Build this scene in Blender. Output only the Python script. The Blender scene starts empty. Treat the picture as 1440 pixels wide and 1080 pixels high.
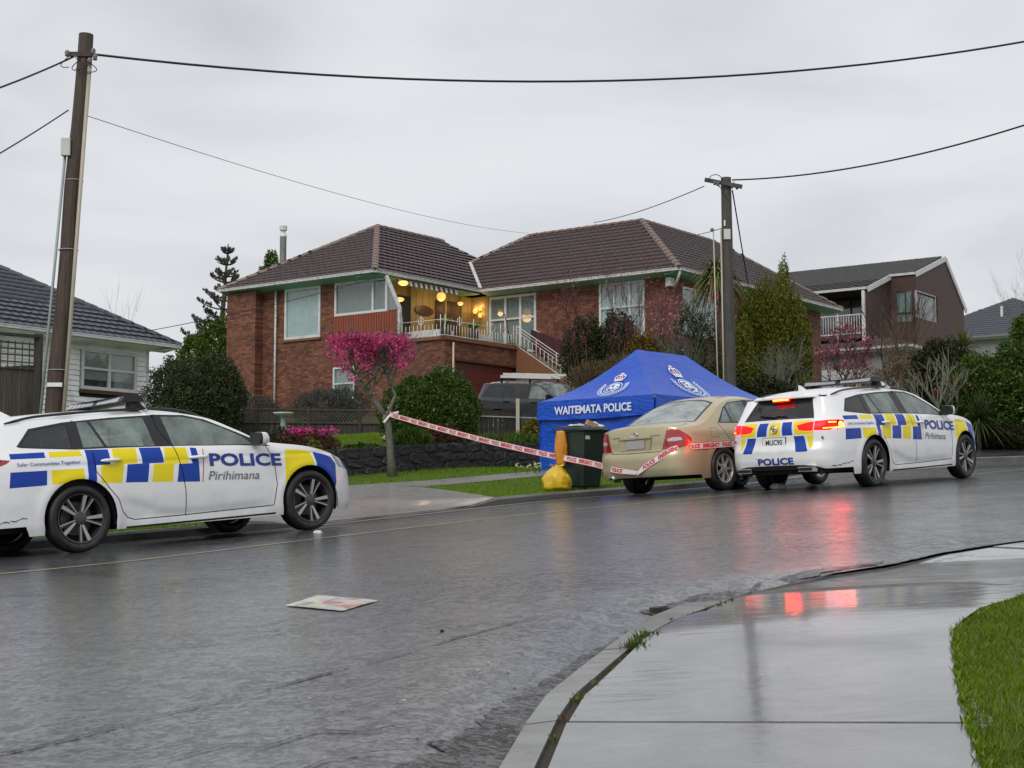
import bpy, bmesh, math, random
import numpy as np
from mathutils import Vector, Matrix
from mathutils.geometry import delaunay_2d_cdt
random.seed(7); rng = np.random.default_rng(7)
C = bpy.context.scene.collection
scn = bpy.context.scene
R_ = math.radians
# ------------------------------------------------------------------ camera
CZ = 1.093                       # eye height above the street plane at the camera
cam = bpy.data.cameras.new('camera'); cam_o = bpy.data.objects.new('camera', cam); C.objects.link(cam_o)
cam.sensor_fit = 'HORIZONTAL'; cam.sensor_width = 36.0; cam.lens = 36.0 * 2100 / 1440
cam.clip_start = 0.1; cam.clip_end = 2000
cam_o.location = (0, 0, 0)
cam_o.rotation_euler = (R_(90) + math.atan(182 / 2100), 0, 0)
scn.camera = cam_o
# ------------------------------------------------------------------ world: overcast sky
world = bpy.data.worlds.new('World'); scn.world = world; world.use_nodes = True
wn = world.node_tree.nodes; wl = world.node_tree.links; wn.clear()
SUN_EL, SUN_AZ = 42, 200
sky = wn.new('ShaderNodeTexSky'); sky.sky_type = 'NISHITA'; sky.sun_disc = False
sky.sun_elevation = R_(SUN_EL); sky.sun_rotation = R_(SUN_AZ); sky.dust_density = 4
skm = wn.new('ShaderNodeMix'); skm.data_type = 'RGBA'; skm.inputs[0].default_value = 0.93
tc = wn.new('ShaderNodeTexCoord')
mp = wn.new('ShaderNodeMapping'); mp.inputs['Scale'].default_value = (1.0, 1.0, 3.2)
nz = wn.new('ShaderNodeTexNoise'); nz.inputs['Scale'].default_value = 2.3; nz.inputs['Detail'].default_value = 7; nz.inputs['Roughness'].default_value = .5
nz.inputs['Distortion'].default_value = .35
rp = wn.new('ShaderNodeValToRGB'); rp.color_ramp.interpolation = 'B_SPLINE'
e = rp.color_ramp.elements
e[0].position = .36; e[0].color = (.43, .445, .478, 1)
e[1].position = .60; e[1].color = (.675, .682, .70, 1)
sepw = wn.new('ShaderNodeSeparateXYZ'); wl.new(tc.outputs['Generated'], sepw.inputs[0])
mrw = wn.new('ShaderNodeMapRange'); mrw.inputs['From Min'].default_value = 0.0; mrw.inputs['From Max'].default_value = .8
mrw.inputs['To Min'].default_value = 1.0; mrw.inputs['To Max'].default_value = 1.08
wl.new(sepw.outputs['Z'], mrw.inputs['Value'])
vm = wn.new('ShaderNodeVectorMath'); vm.operation = 'SCALE'
wl.new(tc.outputs['Generated'], mp.inputs[0]); wl.new(mp.outputs[0], nz.inputs['Vector']); wl.new(nz.outputs['Fac'], rp.inputs[0])
cl = wn.new('ShaderNodeVectorMath'); cl.operation = 'SCALE'; cl.inputs['Scale'].default_value = 10.0
wl.new(rp.outputs[0], cl.inputs[0]); wl.new(sky.outputs[0], skm.inputs[6]); wl.new(cl.outputs[0], skm.inputs[7])
wl.new(skm.outputs[2], vm.inputs[0]); wl.new(mrw.outputs[0], vm.inputs['Scale'])
bgn = wn.new('ShaderNodeBackground'); bgn.inputs['Strength'].default_value = 0.10
wo = wn.new('ShaderNodeOutputWorld'); wl.new(vm.outputs[0], bgn.inputs[0]); wl.new(bgn.outputs[0], wo.inputs[0])
sun = bpy.data.lights.new('sun', 'SUN'); sun.energy = 1.3; sun.angle = R_(28); sun.color = (1, .975, .94)
sun_o = bpy.data.objects.new('sun', sun); C.objects.link(sun_o)
_az = R_(SUN_AZ); _d = Vector((math.sin(_az) * math.cos(R_(SUN_EL)), math.cos(_az) * math.cos(R_(SUN_EL)), math.sin(R_(SUN_EL))))
sun_o.rotation_euler = _d.to_track_quat('Z', 'Y').to_euler()
scn.view_settings.view_transform = 'Standard'; scn.view_settings.look = 'None'
scn.view_settings.exposure = 0.30; scn.view_settings.gamma = 1
try: scn.view_settings.use_curve_mapping = False
except Exception: pass
# ------------------------------------------------------------------ materials
MATS = {}
def _mix(nt, fac, a, b):
    m = nt.nodes.new('ShaderNodeMix'); m.data_type = 'RGBA'
    for i, v in ((0, fac), (6, a), (7, b)):
        if hasattr(v, 'links') or isinstance(v, bpy.types.NodeSocket): nt.links.new(v, m.inputs[i])
        else: m.inputs[i].default_value = v if i == 0 else (*v[:3], 1)
    return m.outputs[2]
def _noise(nt, scale, detail=4, rough=.55, vec=None, dist=0):
    n = nt.nodes.new('ShaderNodeTexNoise'); n.inputs['Scale'].default_value = scale; n.inputs['Detail'].default_value = detail
    n.inputs['Roughness'].default_value = rough; n.inputs['Distortion'].default_value = dist
    if vec is not None: nt.links.new(vec, n.inputs['Vector'])
    return n.outputs['Fac']
def _map(nt, v, a, b, c=0., d=1.):
    m = nt.nodes.new('ShaderNodeMapRange'); nt.links.new(v, m.inputs[0])
    for i, x in zip((1, 2, 3, 4), (a, b, c, d)): m.inputs[i].default_value = x
    return m.outputs[0]
def _math(nt, op, a, b=None):
    m = nt.nodes.new('ShaderNodeMath'); m.operation = op
    for i, v in enumerate((a, b)):
        if v is None: continue
        if isinstance(v, bpy.types.NodeSocket): nt.links.new(v, m.inputs[i])
        else: m.inputs[i].default_value = v
    return m.outputs[0]
def _vec(nt, kind='Object', scale=None):
    t = nt.nodes.new('ShaderNodeTexCoord'); o = t.outputs[kind]
    if scale:
        m = nt.nodes.new('ShaderNodeMapping'); m.inputs['Scale'].default_value = scale; nt.links.new(o, m.inputs[0]); o = m.outputs[0]
    return o
def _bump(nt, h, strength, dist, p):
    b = nt.nodes.new('ShaderNodeBump'); b.inputs['Strength'].default_value = strength; b.inputs['Distance'].default_value = dist
    nt.links.new(h, b.inputs['Height']); nt.links.new(b.outputs[0], p.inputs['Normal']); return b
def newmat(name):
    m = bpy.data.materials.new(name); m.use_nodes = True; p = m.node_tree.nodes['Principled BSDF']; MATS[name] = m
    return m, m.node_tree, p
def mat(name, col, rough=.6, metal=0., var=.15, nscale=6., bump=0., bscale=40., coat=0., emit=None, es=0., spec=.5, dirt=None, dscale=2.0, vscale=None):
    if name in MATS: return MATS[name]
    m, nt, p = newmat(name)
    v = _vec(nt, 'Object', vscale)
    n = _noise(nt, nscale, 5, .6, v)
    lo = tuple(c * (1 - var) for c in col); hi = tuple(min(1, c * (1 + var)) for c in col)
    c = _mix(nt, n, lo, hi)
    if dirt:
        d = _map(nt, _noise(nt, dscale, 6, .65, v), .48, .7)
        c = _mix(nt, d, c, dirt) if False else _mix(nt, _math(nt, 'MULTIPLY', d, .7), c, dirt)
    nt.links.new(c, p.inputs['Base Color'])
    r = _map(nt, n, 0, 1, max(0, rough - .08), min(1, rough + .08)); nt.links.new(r, p.inputs['Roughness'])
    p.inputs['Metallic'].default_value = metal; p.inputs['Coat Weight'].default_value = coat; p.inputs['Specular IOR Level'].default_value = spec
    p.inputs['Coat Roughness'].default_value = .06
    if bump: _bump(nt, _noise(nt, bscale, 4, .6, v), bump, .01, p)
    if emit: p.inputs['Emission Color'].default_value = (*emit, 1); p.inputs['Emission Strength'].default_value = es
    return m
# ------------------------------------------------------------------ objects
def tag(o, label=None, cat=None, group=None, kind=None):
    if label: o['label'] = label
    if cat: o['category'] = cat
    if group: o['group'] = group
    if kind: o['kind'] = kind
    return o
def thing(name, label, cat, loc=(0, 0, 0), rotz=0, group=None):
    o = bpy.data.objects.new(name, None); C.objects.link(o); o.empty_display_size = .2
    o.location = loc; o.rotation_euler = (0, 0, rotz); return tag(o, label, cat, group)
def link(name, me, parent=None, loc=None):
    o = bpy.data.objects.new(name, me); C.objects.link(o)
    if parent: o.parent = parent
    if loc is not None: o.location = loc
    return o
class MB:
    def __init__(s): s.v = []; s.f = []; s.m = []; s.mats = []
    def mi(s, m):
        m = MATS[m] if isinstance(m, str) else m
        if m not in s.mats: s.mats.append(m)
        return s.mats.index(m)
    def add(s, vs, fs, m):
        b = len(s.v); s.v += [tuple(v) for v in vs]; s.f += [tuple(b + i for i in f) for f in fs]; s.m += [s.mi(m)] * len(fs)
    def hexa(s, p, m):   # 8 pts: bottom 4 ccw, top 4 ccw
        s.add(p, [(0, 3, 2, 1), (4, 5, 6, 7), (0, 1, 5, 4), (1, 2, 6, 5), (2, 3, 7, 6), (3, 0, 4, 7)], m)
    def box(s, a, b, m):
        (x0, y0, z0), (x1, y1, z1) = a, b
        x0, x1 = min(x0, x1), max(x0, x1); y0, y1 = min(y0, y1), max(y0, y1); z0, z1 = min(z0, z1), max(z0, z1)
        s.hexa([(x0, y0, z0), (x1, y0, z0), (x1, y1, z0), (x0, y1, z0), (x0, y0, z1), (x1, y0, z1), (x1, y1, z1), (x0, y1, z1)], m)
    def bar(s, p, q, w, h, m, up=(0, 0, 1)):
        p = Vector(p); q = Vector(q); d = (q - p).normalized(); upv = Vector(up)
        sd = d.cross(upv)
        if sd.length < 1e-4: sd = d.cross(Vector((1, 0, 0)))
        sd.normalize(); u = sd.cross(d); a = sd * w / 2; b = u * h / 2
        s.hexa([p - a - b, p + a - b, q + a - b, q - a - b, p - a + b, p + a + b, q + a + b, q - a + b], m)
    def tube(s, pts, rad, n, m, caps=True):
        pts = [Vector(p) for p in pts]; rad = rad if hasattr(rad, '__len__') else [rad] * len(pts)
        vs = []; prev = None
        for i, p in enumerate(pts):
            d = (pts[min(i + 1, len(pts) - 1)] - pts[max(i - 1, 0)])
            d = d.normalized() if d.length > 1e-9 else Vector((0, 0, 1))
            ref = prev if prev is not None else (Vector((0, 0, 1)) if abs(d.z) < .9 else Vector((1, 0, 0)))
            x = (ref - d * ref.dot(d))
            if x.length < 1e-5: x = d.orthogonal()
            x.normalize(); y = d.cross(x); prev = x
            for k in range(n):
                t = 2 * math.pi * k / n; vs.append(p + x * math.cos(t) * rad[i] + y * math.sin(t) * rad[i])
        fs = []
        for i in range(len(pts) - 1):
            for k in range(n):
                a = i * n + k; b = i * n + (k + 1) % n; fs.append((a, b, b + n, a + n))
        if caps: fs.append(tuple(range(n - 1, -1, -1))); fs.append(tuple(range((len(pts) - 1) * n, len(pts) * n)))
        s.add(vs, fs, m)
    def lathe(s, prof, n, m, c=(0, 0, 0), axis='z', ccw=1):
        vs = []; c = Vector(c)
        for r, h in prof:
            for k in range(n):
                t = 2 * math.pi * k / n; a, b = r * math.cos(t), r * math.sin(t)
                vs.append(c + (Vector((a, b, h)) if axis == 'z' else Vector((a, h, b)) if axis == 'y' else Vector((h, a, b))))
        fs = []
        for i in range(len(prof) - 1):
            for k in range(n):
                a = i * n + k; b = i * n + (k + 1) % n; q = (a, b, b + n, a + n); fs.append(q if axis != 'y' else q[::-1])
        s.add(vs, fs, m)
    def prism(s, poly, z0, z1, m, fn=None):
        n = len(poly); vs = [(x, y, z0) for x, y in poly] + [(x, y, z1) for x, y in poly]
        if fn: vs = [fn(*v) for v in vs]
        fs = [tuple(range(n - 1, -1, -1)), tuple(range(n, 2 * n))] + [(i, (i + 1) % n, (i + 1) % n + n, i + n) for i in range(n)]
        s.add(vs, fs, m)
    def sphere(s, c, r, m, n=10, sc=(1, 1, 1)):
        c = Vector(c); prof = [(math.sin(math.pi * i / n), -math.cos(math.pi * i / n)) for i in range(n + 1)]; vs = []
        k2 = n * 2
        for a, h in prof:
            for k in range(k2):
                t = 2 * math.pi * k / k2; vs.append((c.x + a * math.cos(t) * r * sc[0], c.y + a * math.sin(t) * r * sc[1], c.z + h * r * sc[2]))
        s.add(vs, [(i * k2 + k, i * k2 + (k + 1) % k2, (i + 1) * k2 + (k + 1) % k2, (i + 1) * k2 + k) for i in range(n) for k in range(k2)], m)
    def mesh(s, name='mesh', smooth=False, bevel=0):
        me = bpy.data.meshes.new(name); me.from_pydata(s.v, [], s.f)
        for m in s.mats: me.materials.append(m)
        me.polygons.foreach_set('material_index', s.m)
        if smooth: me.polygons.foreach_set('use_smooth', [True] * len(s.f))
        me.update(); return me
    def build(s, name, parent=None, smooth=False, loc=None, angle=None):
        me = s.mesh(name, smooth); o = link(name, me, parent, loc)
        if angle is not None:
            try: me.set_sharp_from_angle(angle=R_(angle))
            except Exception: pass
        return o
def npmesh(name, V, Fc, mats, mi=None, smooth=False, normals=None):
    me = bpy.data.meshes.new(name); V = np.asarray(V, float); Fc = np.asarray(Fc, np.int32); k = Fc.shape[1]
    me.vertices.add(len(V)); me.vertices.foreach_set('co', V.ravel())
    me.loops.add(Fc.size); me.loops.foreach_set('vertex_index', Fc.ravel())
    me.polygons.add(len(Fc)); me.polygons.foreach_set('loop_start', np.arange(0, Fc.size, k, dtype=np.int32))
    me.polygons.foreach_set('loop_total', np.full(len(Fc), k, np.int32))
    for m in mats: me.materials.append(MATS[m] if isinstance(m, str) else m)
    if mi is not None: me.polygons.foreach_set('material_index', np.asarray(mi, np.int32))
    if smooth or normals is not None: me.polygons.foreach_set('use_smooth', np.ones(len(Fc), bool))
    me.update(calc_edges=True); me.validate()
    if normals is not None: me.normals_split_custom_set_from_vertices([tuple(n) for n in normals])
    return me
def inpoly(P, poly):
    x, y = P[:, 0], P[:, 1]; r = np.zeros(len(P), bool); n = len(poly)
    for i in range(n):
        x0, y0 = poly[i]; x1, y1 = poly[(i + 1) % n]
        if y0 == y1: continue
        c = ((y0 > y) != (y1 > y)) & (x < (x1 - x0) * (y - y0) / (y1 - y0) + x0); r ^= c
    return r
def densify(poly, step, closed=True):
    out = []; n = len(poly)
    for i in range(n if closed else n - 1):
        a = np.array(poly[i], float); b = np.array(poly[(i + 1) % n], float); k = max(1, int(np.linalg.norm(b - a) / step))
        for j in range(k): out.append(tuple(a + (b - a) * j / k))
    if not closed: out.append(tuple(poly[-1]))
    return out
def cdt(polys, grid, step, edgestep=None):
    """triangulate the plane with all polygon edges kept; returns pts, tris"""
    vs = []; es = []
    for p in polys:
        d = densify(p, edgestep or step); b = len(vs); vs += d; es += [(b + i, b + (i + 1) % len(d)) for i in range(len(d))]
    gx0, gy0, gx1, gy1 = grid
    if edgestep != 0:
        nx = max(2, int((gx1 - gx0) / step) + 1); ny = max(2, int((gy1 - gy0) / step) + 1)
        for i in range(nx + 1):
            for j in range(ny + 1):
                vs.append((gx0 + (gx1 - gx0) * i / nx + 1e-4 * (j % 3), gy0 + (gy1 - gy0) * j / ny + 1e-4 * (i % 3)))
    o = delaunay_2d_cdt([Vector(v) for v in vs], es, [], 0, 1e-5)
    return np.array([tuple(v) for v in o[0]]), np.array([tuple(f) for f in o[2]], np.int32)
class PC:   # monotone-ish cubic interpolation
    def __init__(s, pts):
        p = np.array(sorted(pts), float); s.x = p[:, 0]; s.y = p[:, 1]; h = np.diff(s.x); d = np.diff(s.y) / h; m = np.zeros(len(s.x))
        m[0] = d[0]; m[-1] = d[-1]
        for i in range(1, len(m) - 1):
            m[i] = 0 if d[i - 1] * d[i] <= 0 else (h[i - 1] + h[i]) / (h[i] / d[i - 1] + h[i - 1] / d[i])
        s.m = m
    def __call__(s, q):
        q = np.clip(np.asarray(q, float), s.x[0], s.x[-1]); i = np.clip(np.searchsorted(s.x, q) - 1, 0, len(s.x) - 2)
        h = s.x[i + 1] - s.x[i]; t = (q - s.x[i]) / h
        return (2 * t**3 - 3 * t**2 + 1) * s.y[i] + (t**3 - 2 * t**2 + t) * h * s.m[i] + (-2 * t**3 + 3 * t**2) * s.y[i + 1] + (t**3 - t**2) * h * s.m[i + 1]
_txt = {}
def text2d(body, size=1., bold=0., shear=0., res=3):
    """flat print outline of a word -> verts (n,2) and tris, left aligned, cap height about size"""
    key = (body, bold, shear)
    if key not in _txt:
        cu = bpy.data.curves.new('t', 'FONT'); cu.body = body; cu.size = 1.0; cu.offset = bold; cu.shear = shear; cu.resolution_u = res; cu.fill_mode = 'FRONT'
        o = bpy.data.objects.new('t', cu); C.objects.link(o)
        bpy.context.view_layer.update()
        me = bpy.data.meshes.new_from_object(o.evaluated_get(bpy.context.evaluated_depsgraph_get()))
        bm = bmesh.new(); bm.from_mesh(me); bmesh.ops.triangulate(bm, faces=bm.faces[:]); bm.verts.ensure_lookup_table()
        V = np.array([(v.co.x, v.co.y) for v in bm.verts]); T = np.array([[v.index for v in f.verts] for f in bm.faces], np.int32)
        bm.free(); bpy.data.objects.remove(o); bpy.data.curves.remove(cu); bpy.data.meshes.remove(me); _txt[key] = (V, T)
    V, T = _txt[key]; V = V.copy(); ch = .70
    return V * (size / ch), T
def fit_text(body, w, h, bold=0., shear=0.):
    V, T = text2d(body, 1., bold, shear); V = V - V.min(0); k = V.max(0); return V * np.array([w / k[0], h / k[1]]), T
# ================================================================== vehicles
def paintmat(name, col, rough=.22, metal=0., wet=.5, grime=(.24, .23, .21), coat=.6):
    m, nt, p = newmat(name)
    v = _vec(nt, 'Object'); sep = nt.nodes.new('ShaderNodeSeparateXYZ'); nt.links.new(v, sep.inputs[0])
    n = _noise(nt, 5, 6, .65, v); n2 = _noise(nt, 60, 3, .6, v)
    # road grime thrown up along the sills and behind the wheels
    g = _map(nt, sep.outputs['Z'], .95, .25, 0, 1); g = _math(nt, 'MULTIPLY', g, _map(nt, n, .36, .70, .22, .66))
    c = _mix(nt, g, col, tuple(.55 * a + .45 * b for a, b in zip(col, grime))); nt.links.new(c, p.inputs['Base Color'])
    p.inputs['Metallic'].default_value = metal
    r = _math(nt, 'ADD', _math(nt, 'MULTIPLY', g, .35), rough); nt.links.new(r, p.inputs['Roughness'])
    p.inputs['Coat Weight'].default_value = coat; p.inputs['Specular IOR Level'].default_value = .5 if coat > .4 else .22; nt.links.new(_map(nt, n2, .4, .7, .04, .16), p.inputs['Coat Roughness'])
    _bump(nt, _noise(nt, 170, 2, .5, v), .06, .002, p)
    return m
paintmat('white_paint', (.80, .81, .82)); paintmat('livery_blue', (.003, .045, .34), .34, grime=(.02, .05, .25), coat=.25); paintmat('livery_yellow', (.80, .66, .006), .36, grime=(.5, .42, .05), coat=.25)
paintmat('gold_paint', (.49, .425, .265), .28, .4, grime=(.2, .18, .14)); paintmat('charcoal_paint', (.030, .034, .040), .25, .3)
mat('black_trim', (.012, .012, .013), .35, var=.3); mat('black_plastic', (.02, .02, .021), .6, bump=.15, bscale=200)
mat('seam_black', (.006, .006, .006), .8); mat('dark_inner', (.010, .010, .011), .85)
mat('rubber', (.009, .009, .010), .55, var=.4, nscale=20, bump=.2, bscale=120, dirt=(.05, .048, .045), dscale=6)
mat('rim_dark', (.085, .085, .09), .34, .75, var=.3, nscale=9); mat('rim_face', (.42, .41, .39), .32, .8, var=.2, nscale=12)
mat('rim_silver', (.66, .66, .66), .28, .75, var=.25, nscale=14, dirt=(.14, .13, .12)); mat('brake_metal', (.10, .095, .09), .5, .8)
mat('chrome', (.72, .72, .73), .12, 1., var=.05); mat('seat_cloth', (.045, .046, .05), .9, bump=.3)
mat('decal_red', (.50, .03, .04), .4); mat('decal_grey', (.16, .17, .20), .4); mat('decal_navy', (.010, .03, .25), .35)
mat('plate_white', (.74, .74, .72), .4, var=.05); mat('plate_black', (.02, .02, .02), .4); mat('plate_blank', (.36, .33, .34), .55, var=.12)
mat('lamp_red_off', (.32, .008, .014), .12, coat=1.); mat('lamp_clear', (.52, .53, .55), .12, .5, var=.3, nscale=30, coat=1.)
mat('lamp_red_on', (.25, .003, .003), .3, spec=.2, emit=(1., .002, .004), es=4.5)
mat('lamp_hot_on', (.9, .2, .05), .15, emit=(1., .030, .003), es=62.); mat('headlamp_glass', (.16, .18, .20), .08, .4, var=.5, nscale=26, coat=1.)
mat('lightbar_clear', (.30, .31, .33), .12, .1, var=.35, nscale=14, coat=.6)
def glassmat(name, tint, alpha, gloss=.04, mist_sky=(.30, .38, .35)):
    m, nt, p = newmat(name); nt.nodes.remove(p); out = nt.nodes['Material Output']
    tr = nt.nodes.new('ShaderNodeBsdfTransparent'); tr.inputs[0].default_value = (*tint, 1)
    df = nt.nodes.new('ShaderNodeBsdfDiffuse'); df.inputs[0].default_value = (*mist_sky, 1)     # beads of rain and mist; pale tints also stand in for reflected sky
    v = _vec(nt, 'Object'); mist = _map(nt, _noise(nt, 3.5, 5, .65, v), .35, .7, alpha * .5, alpha * 1.4)
    mx = nt.nodes.new('ShaderNodeMixShader'); nt.links.new(mist, mx.inputs[0]); nt.links.new(tr.outputs[0], mx.inputs[1]); nt.links.new(df.outputs[0], mx.inputs[2])
    gl = nt.nodes.new('ShaderNodeBsdfGlossy'); gl.inputs['Roughness'].default_value = gloss
    fr = nt.nodes.new('ShaderNodeLayerWeight'); fr.inputs[0].default_value = .5      # thin pane: same reflectance from both sides
    f2 = _math(nt, 'ADD', _math(nt, 'MULTIPLY', _math(nt, 'POWER', fr.outputs['Facing'], 4.5), .9), .07)
    m2 = nt.nodes.new('ShaderNodeMixShader'); nt.links.new(f2, m2.inputs[0]); nt.links.new(mx.outputs[0], m2.inputs[1]); nt.links.new(gl.outputs[0], m2.inputs[2])
    nt.links.new(m2.outputs[0], out.inputs[0]); return m
glassmat('car_glass', (.62, .76, .71), .50); glassmat('misted_glass', (.5, .6, .57), .85, .08, (.34, .39, .37)); glassmat('privacy_glass', (.10, .11, .11), .25, .04, (.05, .055, .055)); glassmat('house_glass', (.86, .9, .9), .10)

class Shell:
    def __init__(s, plan, side, rear, front, zedge, zc, p=3.0, crease=None):
        P = np.array(plan, float); d = np.r_[0, np.cumsum(np.linalg.norm(np.diff(P, axis=0), axis=1))]
        # Catmull-Rom through plan points
        def cr(t):
            i = min(max(np.searchsorted(d, t) - 1, 0), len(P) - 2); p1, p2 = P[i], P[i + 1]; h = d[i + 1] - d[i]
            m1 = (P[i + 1] - P[i - 1]) / (d[i + 1] - d[i - 1]) if i > 0 else np.array([0, (p2[1] - p1[1]) / h])
            m2 = (P[i + 2] - P[i]) / (d[i + 2] - d[i]) if i < len(P) - 2 else np.array([0, (p2[1] - p1[1]) / h])
            u = (t - d[i]) / h
            return (2*u**3-3*u**2+1)*p1 + (u**3-2*u**2+u)*h*m1 + (-2*u**3+3*u**2)*p2 + (u**3-u**2)*h*m2
        T = np.array([cr(t) for t in np.linspace(0, d[-1], 900)]); s.S = np.r_[0, np.cumsum(np.linalg.norm(np.diff(T, axis=0), axis=1))]
        s.L = s.S[-1]; s.q = np.linspace(0, s.L, 700); s.bx = np.interp(s.q, s.S, T[:, 0]); s.br = np.interp(s.q, s.S, T[:, 1])
        tx = np.gradient(s.bx, s.q); tr = np.gradient(s.br, s.q); l = np.hypot(tx, tr); s.nx = -tr / l; s.nr = tx / l   # outward (x,r)
        k = np.ones(25) / 25
        nx = np.convolve(np.pad(s.nx, 12, 'edge'), k, 'valid'); nr = np.convolve(np.pad(s.nr, 12, 'edge'), k, 'valid'); l = np.hypot(nx, nr); s.nx, s.nr = nx / l, nr / l
        s.fs, s.fr, s.ff = PC(side), PC(rear), PC(front); s.crease = crease
        s.ze = PC([(s.sp(k, a), z) for k, a, z in zedge]); s.zc = PC(zc); s.p = p
        # bounds of the flank in s (for x lookups)
        q = np.linspace(0, s.L, 500); E = s.P(q, s.ze(q)); s.q5 = q; s.xE = np.maximum.accumulate(E[:, 0] + 1e-7 * np.arange(500)); s.rE = -E[:, 1]; s.zE = E[:, 2]; s.E = E
    def sp(s, kind, a):
        i0 = np.argmax(s.br > s.br.max() * .93); i1 = len(s.br) - 1 - np.argmax(s.br[::-1] > s.br.max() * .93) if False else len(s.br) - 1
        if kind == 'x':
            return float(np.interp(a, np.maximum.accumulate(s.bx + 1e-9 * np.arange(len(s.bx))), s.q))
        h = int(np.argmax(s.br))
        if kind == 'r': return float(np.interp(a, s.br[:h], s.q[:h]))
        return float(np.interp(-a, -s.br[h:], s.q[h:]))
    def pt(s, k, a, z): return (s.sp(k, a), z)
    def P(s, q, z, off=0.):
        q = np.asarray(q, float); z = np.asarray(z, float)
        bx, br, nx, nr = (np.interp(q, s.q, a) for a in (s.bx, s.br, s.nx, s.nr))
        w = nx ** 2; ins = s.fs(z) * (1 - w) + np.where(nx < 0, s.fr(z), s.ff(z)) * w
        if s.crease is not None: ins = ins + s.crease(bx, z) * (1 - w)
        ins = ins - off
        return np.stack([bx - nx * ins, -(br - nr * ins), z], -1)
    def N(s, q, z):
        e = .006; a = s.P(q + e, z) - s.P(q - e, z); b = s.P(q, z + e) - s.P(q, z - e); n = np.cross(a, b); n /= np.linalg.norm(n, axis=1)[:, None] + 1e-12
        c = np.interp(q, s.q, s.nr); cx = np.interp(q, s.q, s.nx); sgn = np.sign(n[:, 0] * cx - n[:, 1] * c); return n * np.where(sgn == 0, 1, sgn)[:, None]
    def T(s, x, r, off=0.):
        x = np.asarray(x, float); r = np.asarray(r, float); rm = np.interp(x, s.xE, s.rE); zE = np.interp(x, s.xE, s.zE); t = np.clip(np.abs(r) / np.maximum(rm, .02), 0, 1)
        zc = s.zc(x); fe = np.clip(np.minimum(x - s.xE[0], s.xE[-1] - x) / .12, 0, 1); fe = fe * fe * (3 - 2 * fe)
        z = zE + (zc - zE) * (1 - t ** s.p) * fe
        return np.stack([x, -r, z + off], -1)
    def TN(s, x, r):
        e = .012; a = s.T(x + e, r) - s.T(x - e, r); b = s.T(x, r - e) - s.T(x, r + e); n = np.cross(a, b); n /= np.linalg.norm(n, axis=1)[:, None] + 1e-12
        return n * np.where(n[:, 2] < 0, -1, 1)[:, None]
def band(poly, w):
    """thin closed ribbon along an open polyline"""
    P = [np.array(p, float) for p in poly]; L = []; Rr = []
    for i, p in enumerate(P):
        d = P[min(i + 1, len(P) - 1)] - P[max(i - 1, 0)]; d /= np.linalg.norm(d); n = np.array([-d[1], d[0]]) * w / 2; L.append(tuple(p + n)); Rr.append(tuple(p - n))
    return L + Rr[::-1]
def curve2(pts, n=8):
    P = np.array(pts, float); t = np.r_[0, np.cumsum(np.linalg.norm(np.diff(P, axis=0), axis=1))]; out = []
    for q in np.linspace(0, t[-1], n * (len(P) - 1) + 1):
        i = min(max(np.searchsorted(t, q) - 1, 0), len(P) - 2); h = t[i + 1] - t[i]; u = (q - t[i]) / h
        m1 = (P[i+1] - P[i-1]) / (t[i+1] - t[i-1]) if i > 0 else (P[i+1] - P[i]) / h; m2 = (P[i+2] - P[i]) / (t[i+2] - t[i]) if i < len(P) - 2 else (P[i+1] - P[i]) / h
        out.append(tuple((2*u**3-3*u**2+1)*P[i] + (u**3-2*u**2+u)*h*m1 + (-2*u**3+3*u**2)*P[i+1] + (u**3-u**2)*h*m2))
    return out
def shell_parts(root, sh, domain, parts, paints, default, step, top=False, mirror=True, drop=()):
    """cut the skin (flank or top) along every outline and build each region as its own part.
    parts: (name, polygon, material, offset, parent_name); paints: (polygon, material) flat colour on painted parts"""
    polys = [domain] + [p[1] for p in parts] + [p[0] for p in paints] + list(drop)
    D = np.array(domain); g = (D[:, 0].min(), D[:, 1].min(), D[:, 0].max(), D[:, 1].max())
    V, F = cdt(polys, g, step); c = V[F].mean(1); ok = inpoly(c, domain)
    for d in drop: ok &= ~inpoly(c, d)
    pid = np.full(len(F), len(parts)); un = ok.copy()
    for i, p in enumerate(parts):
        k = un & inpoly(c, p[1]); pid[k] = i; un &= ~k
    mid = np.full(len(F), -1); un = np.ones(len(F), bool)
    for i, (poly, m) in enumerate(paints):
        k = un & inpoly(c, poly); mid[k] = i; un &= ~k
    made = {}
    allp = list(parts) + [(default[0], None, default[1], 0., None)]
    for side in ((0,) if top or not mirror else (0, 1)):
        for i, (name, _, m, off, par) in enumerate(allp):
            k = ok & (pid == i)
            if not k.any(): continue
            f = F[k]; used, inv = np.unique(f.ravel(), return_inverse=True); f = inv.reshape(-1, 3); v = V[used]
            if top: co = sh.T(v[:, 0], v[:, 1], off); no = sh.TN(v[:, 0], v[:, 1])
            else: co = sh.P(v[:, 0], v[:, 1], off); no = sh.N(v[:, 0], v[:, 1])
            fn = np.cross(co[f[:, 1]] - co[f[:, 0]], co[f[:, 2]] - co[f[:, 0]]); fl = (fn * no[f].mean(1)).sum(1) < 0; f[fl] = f[fl][:, ::-1]
            if side: co = co * [1, -1, 1]; no = no * [1, -1, 1]; f = f[:, ::-1]
            mats = [m]; mi = np.zeros(len(f), int)
            if m in ('white_paint',) or name in ('front_fender',):
                mm = mid[k]; 
                for u in np.unique(mm):
                    if u >= 0:
                        nm = paints[u][1]
                        if nm not in mats: mats.append(nm)
                        mi[mm == u] = mats.index(nm)
            pr = made.get((par, side)) or made.get((par, 0)) if par else None
            ps = co.copy(); org = np.zeros(3)
            o = link(name, None if False else npmesh(name, ps, f, mats, mi, normals=no), pr or root)
            made[(name, side)] = o
    return made
_wheels = {}
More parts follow.
